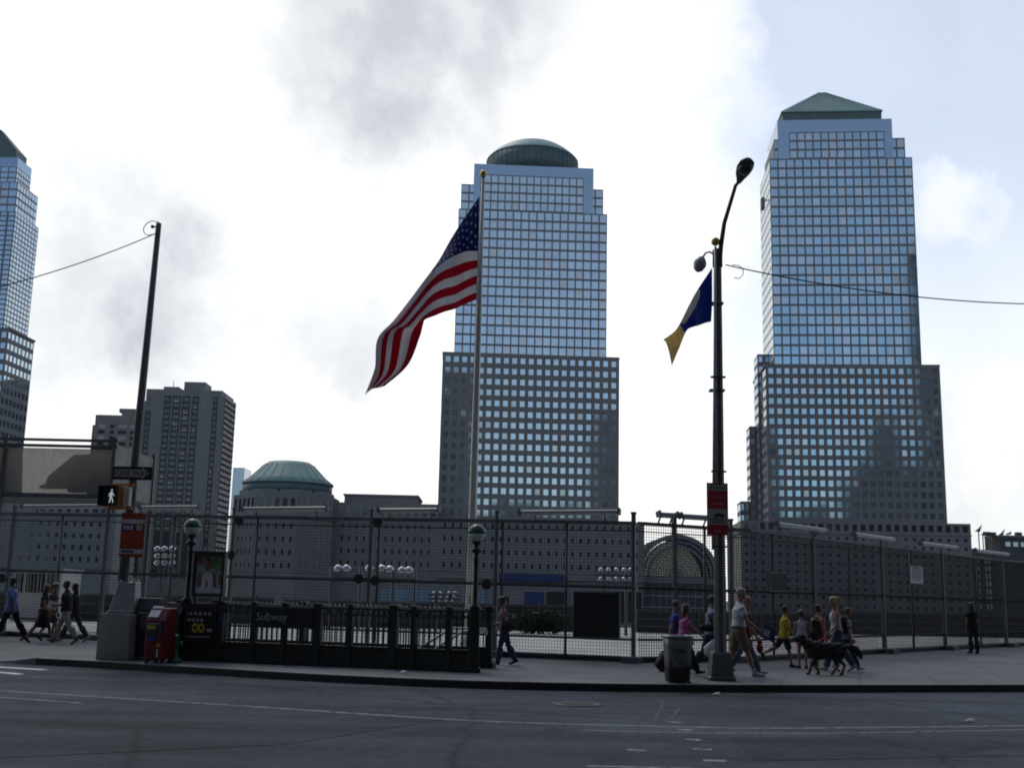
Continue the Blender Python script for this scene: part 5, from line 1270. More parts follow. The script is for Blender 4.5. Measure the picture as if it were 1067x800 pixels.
mb = MB(); mb.loft([[(a*w+o_, b*w, z) for a, b in ((-1,-1),(1,-1),(1,1),(-1,1))] for w, z, o_ in ((.30, 0, 0), (.28, .03, 0), (.20, zb1-.06, .05), (.20, zb1, .05))], smooth=False); q = mb.build('base', M['galv'], pe); bevel(q, .02, 2)
tp = AT(165.5, 233, PB.y) - pe.location; bt = AT(128, 606, PB.y) - pe.location
mb = MB(); mb.tube([Vector((bt.x, 0, zb1-.02)), bt.lerp(tp, .33), tp], [.115, .10, .065], 12); mb.build('shaft', M['pole_paint'], pe)
pw_ = lambda f: bt.lerp(tp, f)
for s in (-1, 1):
    for t_ in (-1, 1):
        mb = MB(); mb.lathe([(.03, zb1), (.03, zb1+.04), (.01, zb1+.05)], 6, o=(.05+s*.15, t_*.15, 0)); mb.build('bolt', M['galv'], pe)
mb = MB(); mb.tube([tp+Vector((0, 0, -.08)), tp+Vector((-.12, -.02, -.09))], .02, 6); mb.ball(tp+Vector((-.14, -.02, -.09)), .045, 8, k=5); mb.build('insulator', M['black'], pe)
# wire to the left with a loop
a = AT(163, 243, PB.y); b = AT(-30, 306, PB.y-3)
pts = [a.lerp(b, k/20) - Vector((0, 0, .12*4*(k/20)*(1-k/20))) for k in range(21)]
cable(pts, .013, 'overhead_cable', 'thin overhead cable running left from the leaning pole top')
lp = [AT(x, y, PB.y) for x, y in ((166, 232), (158, 230.5), (152, 234), (149.5, 240), (153, 245), (161, 244))]
cable(smooth_line(lp, 4), .01, 'cable_loop', 'loose cable loop at the top of the leaning pole')
# ONE WAY sign
yz = PB.y-.16; q0, q1 = RECT(117, 485.5, 159, 499.5, yz)
e = empty('one_way_sign', Vector((q0.x, yz, q1.z-.01)), R(-2), 'black ONE WAY sign with white arrow on the leaning pole', 'traffic sign'); w = q1.x-q0.x; H_ = q0.z-q1.z-.0
mb = MB(); mb.box(0, w, 0, .012, 0, H_); q = mb.build('plate', M['black'], e); bevel(q, .003, 1)
mb = MB(); z = H_/2; a_ = H_*.28
mb.prism([(w*.06, -.003, z-a_), (w*.74, -.003, z-a_), (w*.74, -.003, z-a_*1.55), (w*.95, -.003, z), (w*.74, -.003, z+a_*1.55), (w*.74, -.003, z+a_), (w*.06, -.003, z+a_)], (0, .0025, 0)); mb.build('arrow', M['sign_grey'], e)
text_part('ONE WAY', H_*.52, M['black'], e, (w*.085, -.0045, z-H_*.18), (1, 0, 0), (0, 0, 1), extrude=.0012, sx=1.02)
mb = MB(); mb.box(w*.36, w*.46, .013, .1, H_*.3, H_*.7); mb.build('bracket', M['steel'], e)
# pedestrian signal
q0, q1 = RECT(105, 506, 126, 527.5, yz-.1); w = q1.x-q0.x; H_ = q0.z-q1.z
e = empty('pedestrian_signal', Vector((q0.x, yz-.1, q1.z)), R(-14), 'orange cased pedestrian signal showing a lit walking figure', 'traffic signal')
mb = MB(); mb.box(0, w, 0, .26, 0, H_); q = mb.build('case', M['orange'], e); bevel(q, .015, 2)
mb = MB(); mb.box(.01, w-.01, -.03, -.001, .01, H_-.01); mb.build('face', M['black'], e)
mb = MB(); mb.box(.004, w-.004, -.12, -.031, H_-.03, H_); mb.box(0, .025, -.12, -.031, .02, H_-.031); mb.box(w-.025, w, -.10, -.031, .02, H_-.031); mb.build('visor', M['black'], e)
wm = MB(); sc_ = H_*.66; ox, oz = w*.64, H_*.17
def seg(x0, z0, x1, z1, r): wm.bar((ox+x0*sc_, -.034, oz+z0*sc_), (ox+x1*sc_, -.034, oz+z1*sc_), r*sc_, .004, up=(0, 1, 0))
wm.prism([(ox+.07*sc_*math.cos(t)+.01*sc_, -.036, oz+.92*sc_+.075*sc_*math.sin(t)) for t in [2*math.pi*k/14 for k in range(14)]], (0, .004, 0))
seg(.0, .8, -.03, .42, .16); seg(-.03, .45, -.14, .0, .09); seg(-.02, .45, .12, .22, .09); seg(.12, .24, .15, .0, .08); seg(.02, .78, .17, .55, .07); seg(.17, .57, .24, .5, .06); seg(-.02, .78, -.17, .62, .07); seg(-.17, .64, -.2, .45, .06)
wm.build('walking_figure', M['walk_lamp'], e)
for z_ in (H_+.002, -.06):
    mb = MB(); mb.box(w*.35, w+.28, .1, .16, z_, z_+.05); mb.build('bracket', M['orange'], e)
mb = MB(); mb.box(w+.05, w+.2, .10, .22, .02, H_-.02); mb.build('terminal_box', M['pale'], e)
# orange red notice on the lower pole
q0, q1 = RECT(124.5, 534, 148.5, 580, yz); w = (q1.x-q0.x); H_ = q0.z-q1.z
e = empty('notice_sign', Vector((q0.x+.02, yz, q1.z)), R(10), 'tall orange red sign with white and blue bands on the leaning pole', 'sign')
mb = MB(); mb.box(0, w, 0, .015, 0, H_); q = mb.build('plate', M['orange_red'], e); bevel(q, .004, 1)
for a_, b_, x0_, x1_, m_ in ((.76, .855, .03, .97, 'sign_white'), (.595, .735, .05, .6, 'blue_paint'), (.075, .17, .03, .97, 'sign_white')):
    mb = MB(); mb.box(w*x0_, w*x1_, -.003, -.0005, H_*a_, H_*b_); mb.build('panel', M[m_], e)
mb = MB(); mb.box(w*.08, w*.6, -.005, -.0032, H_*.095, H_*.15); mb.build('printing', M['blue_paint'], e)
mb = MB()
for k in range(3): mb.box(w*(.1+.15*k), w*(.2+.15*k), -.005, -.0032, H_*.62, H_*.71)
for k in range(2): mb.box(w*(.66+.13*k), w*(.74+.13*k), -.004, -.0005, H_*.61, H_*.73)
mb.build('printing', M['sign_white'], e)
for f_ in (.2, .8):
    mb = MB(); mb.box(w*.3, w*.5, .016, .1, H_*f_, H_*f_+.04); mb.build('bracket', M['steel'], e)

# ------------------------------------------------------------------ flagpole and flags
YF = 37.0; ft = AT(503.5, 184, YF); fb_ = AT(489.5, 630, YF); fb0 = fb_.lerp(ft, -(fb_.z)/(ft.z-fb_.z))
e = empty('flagpole', fb0, 0, 'tall white flagpole with gold ball behind the fence', 'flagpole'); tl = ft-fb0
mb = MB(); mb.tube([(0, 0, 0), tl*.3, tl*.7, tl], [.15, .135, .095, .06], 14); mb.build('pole', M['flag_pole'], e)
mb = MB(); mb.lathe([(.3, 0), (.3, .12), (.2, .25), (.16, .5)], 16); mb.build('base', M['flag_pole'], e)
mb = MB(); mb.ball(tl+Vector((0, 0, .10)), .125, 14); mb.build('finial', M['gold'], e)
mb = MB(); mb.lathe([(.03, .0), (.075, .02), (.05, .06)], 12); q = mb.build('truck', M['black'], e); q.location = tl+Vector((0, 0, -.05))
mb = MB(); mb.tube([tl+Vector((-.07, -.08, -.1)), tl*.5+Vector((-.13, -.12, 0)), Vector((-.16, -.16, 1.4))], .008, 5); mb.build('halyard', M['cable'], e)
mb = MB(); mb.box(-.02, .02, -.22, -.16, 1.3, 1.5); mb.build('cleat', M['steel'], e)

def cat(a, b, c, d, t): return .5*((2*b)+(c-a)*t+(2*a-5*b+4*c-d)*t*t+(3*b-a-3*c+d)*t*t*t)
def cr(P, s):
    n = len(P)-1; x = min(max(s, 0), 1)*n; i = min(int(x), n-1); t = x-i
    return cat(P[max(i-1, 0)], P[i], P[i+1], P[min(i+2, n)], t)
def cloth(rows, y0, nu, nv, mtl, name, thick=.01, knots=None):
    """rows: per hoist fraction, a list of (px, py, depth offset) along the fly"""
    pts = [[AT(px, py, y0+dy*(1+.9*max(0, i/(len(r)-1)-.45))) for i, (px, py, dy) in enumerate(r)] for r in rows]
    mb = MB(); uv = []
    for i in range(nu+1):
        for j in range(nv+1):
            col = [cr(r, i/nu) for r in pts]; mb.v.append(tuple(cr(col, j/nv))); uv.append((i/nu, j/nv if not knots else float(np.interp(j/nv*(len(rows)-1), range(len(rows)), knots))))
    for i in range(nu):
        for j in range(nv):
            a = i*(nv+1)+j; mb.f.append([a, a+1, a+nv+2, a+nv+1]); mb.m.append(0); mb.sm.append(True)
    o = mb.build(name, mtl); ul = o.data.uv_layers.new(name='UVMap')
    for l in o.data.loops: ul.data[l.index].uv = uv[l.vertex_index]
    s = o.modifiers.new('thickness', 'SOLIDIFY'); s.thickness = thick; s.offset = 0
    return o
def flag_mat(kind):
    m = bpy.data.materials.new(kind); m.use_nodes = True; nt = m.node_tree; N = nt.nodes; L = nt.links; b = N['Principled BSDF']; b.inputs['Roughness'].default_value = .75
    uv = N.new('ShaderNodeUVMap'); sx = N.new('ShaderNodeSeparateXYZ'); L.new(uv.outputs[0], sx.inputs[0]); u, v = sx.outputs[0], sx.outputs[1]
    def mt(op, a, b_=None, c_=None):
        n = N.new('ShaderNodeMath'); n.operation = op
        for i, x in enumerate((a, b_, c_)):
            if x is None: continue
            if isinstance(x, (int, float)): n.inputs[i].default_value = x
            else: L.new(x, n.inputs[i])
        return n.outputs[0]
    def mix(f, a, c):
        n = N.new('ShaderNodeMix'); n.data_type = 'RGBA'; L.new(f, n.inputs[0])
        for i, x in ((6, a), (7, c)):
            if isinstance(x, tuple): n.inputs[i].default_value = (*x, 1)
            else: L.new(x, n.inputs[i])
        return n.outputs[2]
    if kind == 'stripes_and_stars':
        red, white, blue = (.54, .010, .045), (.74, .74, .77), (.014, .024, .19)
        st = mt('MODULO', mt('FLOOR', mt('MULTIPLY', v, 13)), 2); c = mix(st, red, white)
        can = mt('MULTIPLY', mt('LESS_THAN', u, .40), mt('LESS_THAN', v, 7/13)); c = mix(can, c, blue)
        gx = mt('MULTIPLY', u, 12/.40); gy = mt('MULTIPLY', v, 10/(7/13))     # 50 stars: alternate crossings of an 11 x 9 lattice
        ix, iy = mt('ROUND', gx), mt('ROUND', gy); par = mt('LESS_THAN', mt('MODULO', mt('ADD', ix, iy), 2), .5)
        dx, dy = mt('MULTIPLY', mt('SUBTRACT', gx, ix), 1.3), mt('SUBTRACT', gy, iy); dd = mt('SQRT', mt('ADD', mt('MULTIPLY', dx, dx), mt('MULTIPLY', dy, dy)))
        inn = mt('MULTIPLY', mt('MULTIPLY', mt('GREATER_THAN', ix, .5), mt('LESS_THAN', ix, 11.5)), mt('MULTIPLY', mt('GREATER_THAN', iy, .5), mt('LESS_THAN', iy, 9.5)))
        s = mt('MULTIPLY', mt('MULTIPLY', mt('LESS_THAN', dd, .30), par), mt('MULTIPLY', inn, can)); c = mix(s, c, (.42, .44, .52))
    else:
        blue, pale, gold = (.06, .11, .42), (.6, .62, .65), (.80, .68, .38)
        c = mix(mt('GREATER_THAN', u, .66), blue, gold)
        dx, dy = mt('MULTIPLY', mt('SUBTRACT', u, .45), 2.2), mt('MULTIPLY', mt('SUBTRACT', v, .15), 1.6); dd = mt('SQRT', mt('ADD', mt('MULTIPLY', dx, dx), mt('MULTIPLY', dy, dy)))
        c = mix(mt('LESS_THAN', dd, .36), c, pale); c = mix(mt('MULTIPLY', mt('LESS_THAN', dd, .40), mt('GREATER_THAN', dd, .36)), c, gold)
    L.new(c, b.inputs['Base Color'])
    tr = N.new('ShaderNodeBsdfTranslucent'); L.new(c, tr.inputs[0]); ms = N.new('ShaderNodeMixShader'); ms.inputs[0].default_value = .5
    L.new(b.outputs[0], ms.inputs[1]); L.new(tr.outputs[0], ms.inputs[2]); L.new(ms.outputs[0], N['Material Output'].inputs[0])
    wv = N.new('ShaderNodeTexNoise'); wv.inputs['Scale'].default_value = 9; wv.inputs['Detail'].default_value = 3; L.new(uv.outputs[0], wv.inputs['Vector'])
    bp = N.new('ShaderNodeBump'); bp.inputs['Strength'].default_value = .25; bp.inputs['Distance'].default_value = .1; L.new(wv.outputs[0], bp.inputs['Height']); L.new(bp.outputs[0], b.inputs['Normal'])
    return m
rows = [
 [(499.5,205,0),(484,227,.35),(470,249,.5),(457,272,.55),(443,292,.6),(428,312,.6),(412,333,.6),(398,351,.5),(393,380,.5),(381,410,.2)],
 [(499,232,0),(485,240,.25),(471,255,.3),(457.5,272,.4),(443,291,.4),(428,311,.4),(411,333,.35),(395,352,.3),(391,382,.3),(380.5,411,.15)],
 [(498.5,262,0),(486,262,.12),(473,267,-.1),(459,276,.05),(445,290,.1),(430,310,.05),(413,333,-.05),(394,353,.05),(391,388,.1),(381.5,410,.05)],
 [(498,274,0),(486,277,.15),(474,282,-.15),(461,287,.0),(447.5,298,.15),(433,316,-.05),(417,336,-.1),(402,350,.05),(397,388,.2),(385,407,.05)],
 [(497.2,287,0),(485.5,292,.12),(474,298,-.2),(462,301,.05),(449.5,308,.15),(437,322,-.15),(423,338,-.1),(411,347,.15),(404,387,.1),(388,405,.05)],
 [(496.8,300,0),(485,305,.08),(474,311,-.2),(462.5,314,.12),(451,319,.02),(440,328,-.2),(430,339,.05),(424,347,.35),(415,384,.3),(394,404,.1)],
 [(496.5,312,0),(484.5,317,.05),(473.5,322,-.2),(463,325,.15),(453,329,-.1),(443,333,-.25),(441,338,.15),(437,352,.1),(425,380,0),(401,402,.05)]]
o = cloth(rows, YF, 72, 78, flag_mat('stripes_and_stars'), 'striped_flag', .01, [0, .25, .54, .645, .77, .885, 1]); tag(o, 'large red and white striped flag with starred blue corner hanging from the white pole', 'flag')
rows = [
 [(742,279,0),(734,291,.06),(725,305,-.05),(717,320,.05),(708,338,-.06),(702,346,.05),(691,354,0)],
 [(742,296,0),(735,303,.12),(727,314,-.08),(719,327,.1),(711,343,-.1),(704,350,.08),(694,357,.05)],
 [(742,315,0),(736,318,.1),(729,326,-.1),(721,335,.1),(713,347,-.05),(706,358,.12),(697,366,.05)],
 [(741,335,0),(735,336.5,.05),(728,339,-.08),(721,341,.08),(715,345,.04),(708,362,.1),(700,381,0)]]
o = cloth(rows, LB.y-.12, 40, 24, flag_mat('blue_and_gold'), 'blue_flag', .008); tag(o, 'small blue flag with gold fly end hanging from the staff on the lamp post', 'flag')
# ------------------------------------------------------------------ people and the dog
def skin_mat(n, c): return mat(n, tuple(x*.85 for x in c), .55, var=.08, scale=12)
SK = {'a': skin_mat('skin_light', (.36, .20, .14)), 'b': skin_mat('skin_tan', (.27, .14, .09)), 'c': skin_mat('skin_brown', (.11, .055, .035)), 'd': skin_mat('skin_warm', (.38, .17, .11))}
HAIR = {'black': mat('hair_black', (.012, .010, .009), .5, var=.3, scale=40, bump=.4), 'brown': mat('hair_brown', (.05, .028, .016), .5, var=.3, scale=40, bump=.4),
        'blond': mat('hair_blond', (.36, .25, .12), .5, var=.3, scale=40, bump=.4), 'grey': mat('hair_grey', (.22, .20, .19), .5, var=.3, scale=40, bump=.4), 'auburn': mat('hair_auburn', (.10, .04, .022), .5, var=.3, scale=40, bump=.4)}
M['eye'] = mat('eye', (.02, .015, .012), .2, var=0)
_cl = {}
def cloth_m(n, c, var=.14, sc=7):
    if n not in _cl: _cl[n] = mat('cloth_'+n, tuple(x*.82 for x in c), .85, var=var, scale=sc, bump=.15, bscale=30)
    return _cl[n]
def check_m():
    m = cloth_m('check', (.09, .16, .40)); nt = m.node_tree; N = nt.nodes; L = nt.links; b = N['Principled BSDF']
    tc = N.new('ShaderNodeTexCoord'); ck = N.new('ShaderNodeTexBrick'); ck.offset = 0; ck.inputs['Scale'].default_value = 14; ck.inputs['Brick Width'].default_value = .9; ck.inputs['Row Height'].default_value = .9; ck.inputs['Mortar Size'].default_value = .16
    ck.inputs['Color1'].default_value = (.035, .08, .27, 1); ck.inputs['Color2'].default_value = (.05, .10, .30, 1); ck.inputs['Mortar'].default_value = (.18, .26, .46, 1)
    mp = N.new('ShaderNodeMapping'); mp.inputs['Rotation'].default_value = (R(90), 0, 0); L.new(tc.outputs['Object'], mp.inputs['Vector']); L.new(mp.outputs[0], ck.inputs['Vector']); L.new(ck.outputs['Color'], b.inputs['Base Color'])
    return m
def remesh(mb, vox, smooth=2):
    me = mb.mesh('tmp', []) if False else bpy.data.meshes.new('tmp')
    me.from_pydata(mb.v, [], mb.f); me.update(); o = bpy.data.objects.new('tmp', me); C.objects.link(o)
    r = o.modifiers.new('r', 'REMESH'); r.mode = 'VOXEL'; r.voxel_size = vox; r.use_smooth_shade = True
    s = o.modifiers.new('s', 'SMOOTH'); s.factor = .5; s.iterations = smooth
    dg = bpy.context.evaluated_depsgraph_get(); out = bpy.data.meshes.new_from_object(o.evaluated_get(dg))
    bpy.data.objects.remove(o); bpy.data.meshes.remove(me); return out
def ell(c, a, b, n=14): return [c + a*math.cos(2*math.pi*k/n) + b*math.sin(2*math.pi*k/n) for k in range(n)]

def person(pos, H, head_deg, label, sp):
    """sp: legs [(thigh, knee, foot) L, R], arms [(swing, spread, elbow) L, R], lean, build, skin, wear, hair"""
    k = H/1.75; W = sp.get('build', 1.0)*1.10; fem = sp.get('fem', False); V = Vector
    lean = R(sp.get('lean', 3)); s = V((math.sin(lean), 0, math.cos(lean))); f = V((math.cos(lean), 0, -math.sin(lean))); y = V((0, 1, 0))
    P = V((0, 0, .525*H)); mb = MB(); bones = []
    hipw = (.165 if fem else .158)*W*k; shw = (.152 if fem else .178)*(.5+.5*W)*k; bel = sp.get('belly', 0)*k
    T = lambda t: P + s*(t*k)
    secs = [(-.10, .6*hipw, .085*k*W, 0), (-.03, .97*hipw, .108*k*W, 0), (.05, hipw, .112*k*W, bel*.4), (.13, hipw*.90, .102*k*W, bel), (.21, (.125 if fem else .142)*W*k, .094*k*W, bel), (.31, (.140 if fem else .158)*W*k, .105*k*W, bel*.4+(.014*k if fem else 0)),
            (.40, (.146 if fem else .168)*W*k, .108*k*W, (.012*k if fem else 0)), (.46, shw*.93, .088*k, 0), (.505, shw*.62, .07*k, 0), (.535, .062*k, .06*k, 0)]
    mb.loft([ell(T(t)+f*o, y*w, f*d) for t, w, d, o in secs])
    nk = T(.52); hd = T(.73) + f*.018*k; mb.loft([ell(nk - s*.02*k, y*.058*k*(.5+.5*W), f*.058*k), ell(nk+s*.06*k + f*.004, y*.05*k, f*.052*k), ell(hd - s*.04*k, y*.05*k, f*.052*k)])
    turn = R(sp.get('turn', 0)); nod = R(sp.get('nod', 0))
    hf = V((math.cos(turn)*math.cos(nod), math.sin(turn)*math.cos(nod), -math.sin(nod))); hy = V((-math.sin(turn), math.cos(turn), 0)); hu = hf.cross(hy)
    hk = k*(1.06 if H < 1.5 else 1)
    def hp(a, b, c): return hd + (hf*a + hy*b + hu*c)*hk
    hs = []
    for c, ax, ay, o in ((-.112, .022, .02, .052), (-.10, .05, .042, .034), (-.07, .075, .058, .02), (-.03, .088, .067, .008), (.02, .096, .074, 0), (.06, .092, .073, -.004), (.095, .066, .055, -.006), (.112, .03, .026, -.006)):
        hs.append(ell(hp(o, 0, c), hf*ax*hk, hy*ay*hk))
    mb.loft(hs)
    mb.loft([ell(hp(.088, 0, .018), hf*.008*hk, hy*.009*hk, 8), ell(hp(.104, 0, -.012), hf*.014*hk, hy*.014*hk, 8), ell(hp(.094, 0, -.032), hf*.012*hk, hy*.016*hk, 8)])
    mb.loft([ell(hp(.084, 0, -.056), hf*.013*hk, hy*.026*hk, 8), ell(hp(.084, 0, -.070), hf*.012*hk, hy*.024*hk, 8)])
    mb.loft([ell(hp(.074, 0, .036), hf*.022*hk, hy*.052*hk, 10), ell(hp(.074, 0, .024), hf*.020*hk, hy*.05*hk, 10)])
    for q in (-1, 1): mb.loft([ell(hp(-.004, q*.075, .012), hf*.019*hk, hu*.032*hk, 8), ell(hp(-.012, q*.091, .014), hf*.016*hk, hu*.026*hk, 8)])
    bones += [('torso', T(-.05), T(.46), .13*k), ('neck', T(.53), hd-hu*.07*k, .05*k), ('head', hp(.01, 0, -.03), hp(0, 0, .05), .085*k)]
    joints = {}
    for q, nm, (a, kn, ft) in ((1, 'l', sp['legs'][0]), (-1, 'r', sp['legs'][1])):
        hip = P + y*(q*.088*k*W) - s*.01; a, kn, ft = R(a), R(kn), R(ft); L1, L2 = .248*H, .238*H
        kne = hip + V((math.sin(a), 0, -math.cos(a)))*L1; ank = kne + V((math.sin(a-kn), 0, -math.cos(a-kn)))*L2
        X = V((1, 0, 0)); w = W**.7
        d1 = nrm(kne-hip); d2 = nrm(ank-kne); g1 = y.cross(d1)*-1; g2 = y.cross(d2)*-1
        hip0 = hip - d1*.02*k
        mb.loft([ell(hip0, y*.082*k*w, g1*.088*k*w), ell(hip.lerp(kne, .25), y*.078*k*w, g1*.084*k*w), ell(hip.lerp(kne, .6), y*.064*k*w, g1*.066*k*w), ell(hip.lerp(kne, .9), y*.052*k*w, g1*.055*k*w), ell(kne+d1*.03*k, y*.046*k*w, g1*.048*k*w)])
        mb.loft([ell(kne-d2*.04*k, y*.047*k*w, g2*.050*k*w), ell(kne.lerp(ank, .15), y*.048*k*w, g2*.05*k*w), ell(kne.lerp(ank, .33)-g2*.010*k, y*.052*k*w, g2*.055*k*w), ell(kne.lerp(ank, .65), y*.037*k*w, g2*.039*k*w), ell(kne.lerp(ank, .92), y*.030*k, g2*.033*k), ell(ank+d2*.01, y*.031*k, g2*.036*k)])
        fd = V((math.cos(ft), 0, -math.sin(ft))); fu = V((math.sin(ft), 0, math.cos(ft))); c0 = ank - fu*.045*k
        fdir = nrm(fd + y*q*.12)
        mb.loft([ell(c0 - fdir*.055*k + fu*.012*k, y*.026*k, fu*.028*k, 10), ell(c0 - fdir*.03*k + fu*.012*k, y*.036*k, fu*.042*k, 10), ell(c0+fdir*.04*k+fu*.012*k, y*.038*k, fu*.043*k, 10), ell(c0+fdir*.11*k-fu*.003*k, y*.046*k, fu*.028*k, 10), ell(c0+fdir*.17*k-fu*.008*k, y*.043*k, fu*.022*k, 10), ell(c0+fdir*.20*k-fu*.010*k, y*.024*k, fu*.014*k, 10)])
        bones += [('thigh_'+nm, hip, kne, .065*k), ('calf_'+nm, kne, ank+d2*.0, .042*k), ('foot_'+nm, c0-fdir*.05*k, c0+fdir*.19*k, .035*k)]
        joints['knee_'+nm] = kne; joints['ankle_'+nm] = ank; joints['hip_'+nm] = hip
    for q, nm, arm in ((1, 'l', sp['arms'][0]), (-1, 'r', sp['arms'][1])):
        a, ab, el = (R(x) for x in arm[:3]); inn = R(arm[3]) if len(arm) > 3 else 0
        sh = T(.455) + y*(q*shw*.98); L1, L2 = .168*H, .145*H
        d1 = nrm(V((math.sin(a)*math.cos(ab), q*math.sin(ab), -math.cos(a)*math.cos(ab))))
        d2 = nrm(V((math.sin(a+el)*math.cos(inn), q*math.sin(ab)*.5 - q*math.sin(inn), -math.cos(a+el)*math.cos(inn))))
        elb = sh + d1*L1; wr = elb + d2*L2; w = (.5+.5*W)
        a1, b1 = basis(d1); a2, b2 = basis(d2)
        mb.loft([ell(sh - y*q*.045*k + s*.012*k, a1*.050*k*w, b1*.055*k*w), ell(sh, a1*.054*k*w, b1*.054*k*w), ell(sh.lerp(elb, .3), a1*.046*k*w, b1*.046*k*w), ell(sh.lerp(elb, .75), a1*.038*k*w, b1*.038*k*w), ell(elb, a1*.036*k*w, b1*.036*k*w), ell(elb+d1*.02*k, a1*.028*k, b1*.028*k)])
        mb.loft([ell(elb-d2*.02*k, a2*.033*k*w, b2*.033*k*w), ell(elb.lerp(wr, .2), a2*.038*k*w, b2*.038*k*w), ell(elb.lerp(wr, .7), a2*.027*k, b2*.027*k), ell(wr, a2*.021*k, b2*.024*k)])
        # hand: palm, four fingers curling inwards, thumb from the side
        wd = nrm(f - d2*f.dot(d2)) if abs(f.dot(d2)) < .95 else nrm(V((0, 0, 1)) - d2*d2.z); pn = d2.cross(wd); pn = pn if pn.dot(y)*q < 0 else -pn
        h2 = nrm(d2 + pn*.15); pe_ = wr + h2*.088*k
        mb.loft([ell(wr-d2*.01, wd*.022*k, pn*.017*k, 10), ell(wr+h2*.03*k, wd*.035*k, pn*.016*k, 10), ell(pe_, wd*.041*k, pn*.014*k, 10)])
        curl = arm[4] if len(arm) > 4 else .35
        for j, fl_ in enumerate((.064, .073, .068, .054)):
            b0 = pe_ + wd*((.030-.020*j)*k) - h2*.01*k; g1_ = nrm(h2 + pn*curl); g2_ = nrm(h2 + pn*(curl*2.6)); g3_ = nrm(h2*.6 + pn*(curl*4))
            p1 = b0+g1_*fl_*.5*k; p2 = p1+g2_*fl_*.35*k; p3 = p2+g3_*fl_*.28*k; mb.tube([b0, p1, p2, p3], [.0105*k, .010*k, .0092*k, .008*k], 7)
        tb = wr + h2*.025*k + wd*.026*k; mb.tube([tb, tb + nrm(h2*.6+wd*.8+pn*.3)*.035*k, tb + nrm(h2*.9+wd*.5+pn*.5)*.066*k], [.014*k, .012*k, .009*k], 7)
        bones += [('uarm_'+nm, sh, elb, .045*k), ('farm_'+nm, elb, wr, .03*k), ('hand_'+nm, wr+h2*.02*k, pe_+h2*.04*k, .03*k)]
        joints['wrist_'+nm] = wr; joints['hand_'+nm] = pe_ + pn*.015*k; joints['elbow_'+nm] = elb
    me = remesh(mb, .0105*k, 2); n = len(me.vertices); co = np.empty(n*3); me.vertices.foreach_get('co', co); co = co.reshape(-1, 3)
    z0 = co[:, 2].min(); dz = -z0
    # regions
    best = np.full(n, 1e9); bid = np.zeros(n, int); bt = np.zeros(n)
    for i, (nm, p, q, r) in enumerate(bones):
        p, q = np.array(p), np.array(q); d = q-p; t = np.clip(((co-p)@d)/max(1e-9, d@d), 0, 1); dist = np.linalg.norm(co-p-t[:, None]*d, axis=1)-r
        m_ = dist < best; best[m_] = dist[m_]; bid[m_] = i; bt[m_] = t[m_]
    names = [b[0] for b in bones]; no = np.empty(n*3); me.vertices.foreach_get('normal', no); no = no.reshape(-1, 3)
    hz = (co-np.array(hd))@np.array(hu)/hk; hx = (co-np.array(hd))@np.array(hf)/hk
    me.transform(Matrix.Translation((0, 0, dz))); co[:, 2] += dz
    o = bpy.data.objects.new('person', me); C.objects.link(o); me.materials.append(SK[sp.get('skin', 'a')]); me.name = 'person'
    o.location = pos; o.rotation_euler = (0, 0, R(head_deg)); tag(o, label, 'person', sp.get('group'))
    fv = np.empty(len(me.loops), int); me.loops.foreach_get('vertex_index', fv); fl_ = np.array([p.loop_total for p in me.polygons]); ok4 = (fl_ == 4).all(); faces = fv.reshape(-1, 4) if ok4 else None
    me.polygons.foreach_set('use_smooth', [True]*len(me.polygons))
    def shell(nm, mask, off, mtl, wob=.0):
        """a garment: the covered faces lifted off the body"""
        fm = mask[faces].all(axis=1); F = faces[fm]
        if not len(F): return None
        idx = np.unique(F); mp = -np.ones(n, int); mp[idx] = np.arange(len(idx)); o_ = off[idx] if isinstance(off, np.ndarray) else off
        v = co[idx] + no[idx]*(np.array(o_).reshape(-1, 1) if isinstance(off, np.ndarray) else o_)
        if wob: v = v + no[idx]*(wob*np.sin(38/k*co[idx][:, 2:3]+9*co[idx][:, 0:1]/k)*np.sin(25*co[idx][:, 0:1]/k+17*co[idx][:, 1:2]/k))
        m2 = bpy.data.meshes.new(nm); m2.from_pydata(v.tolist(), [], mp[F].tolist()); m2.update(); m2.polygons.foreach_set('use_smooth', [True]*len(m2.polygons)); m2.materials.append(mtl)
        q = bpy.data.objects.new(nm, m2); C.objects.link(q); q.parent = o
        sl_ = q.modifiers.new('thickness', 'SOLIDIFY'); sl_.thickness = .006*k; sl_.offset = -1
        return q
    def region(rules):
        m_ = np.zeros(n, bool)
        for nm, a, b in rules:
            for i, bn in enumerate(names):
                if bn == nm or bn.rstrip('lr').rstrip('_') == nm: m_ |= (bid == i) & (bt >= a) & (bt <= b)
        return m_
    wz = (co[:, 2]-dz)                       # heights for the waistline
    along = (np.stack([co[:, 0], co[:, 1], co[:, 2]-dz], 1)-np.array(P))@np.array(s)/k
    for w in sp['wear']:
        kind, mtl = w[0], w[1]
        if kind == 'shirt':
            sl = w[2] if len(w) > 2 else .6; lo = w[3] if len(w) > 3 else -.04
            m_ = (region([('torso', 0, 1), ('neck', 0, .15)]) | region([('uarm', 0, sl)]) | (region([('thigh', 0, .3)]) & (along > lo))) & (along > lo)
            if sl >= .99: m_ |= region([('uarm', 0, 1), ('farm', 0, .92)])
            off = .014*k + .016*k*np.clip((.22-along)/.3, 0, 1) + .010*k*(region([('uarm', .3, 1)])); shell('shirt', m_, off, mtl, .007*k)
        if kind == 'tank':
            m_ = region([('torso', 0, 1)]) & (along > -.04) & ((along < .40) | (np.abs(co[:, 1]) < .10*k)) & (along < .50); shell('top', m_, .012*k + .010*k*np.clip((.2-along)/.3, 0, 1), mtl, .003*k)
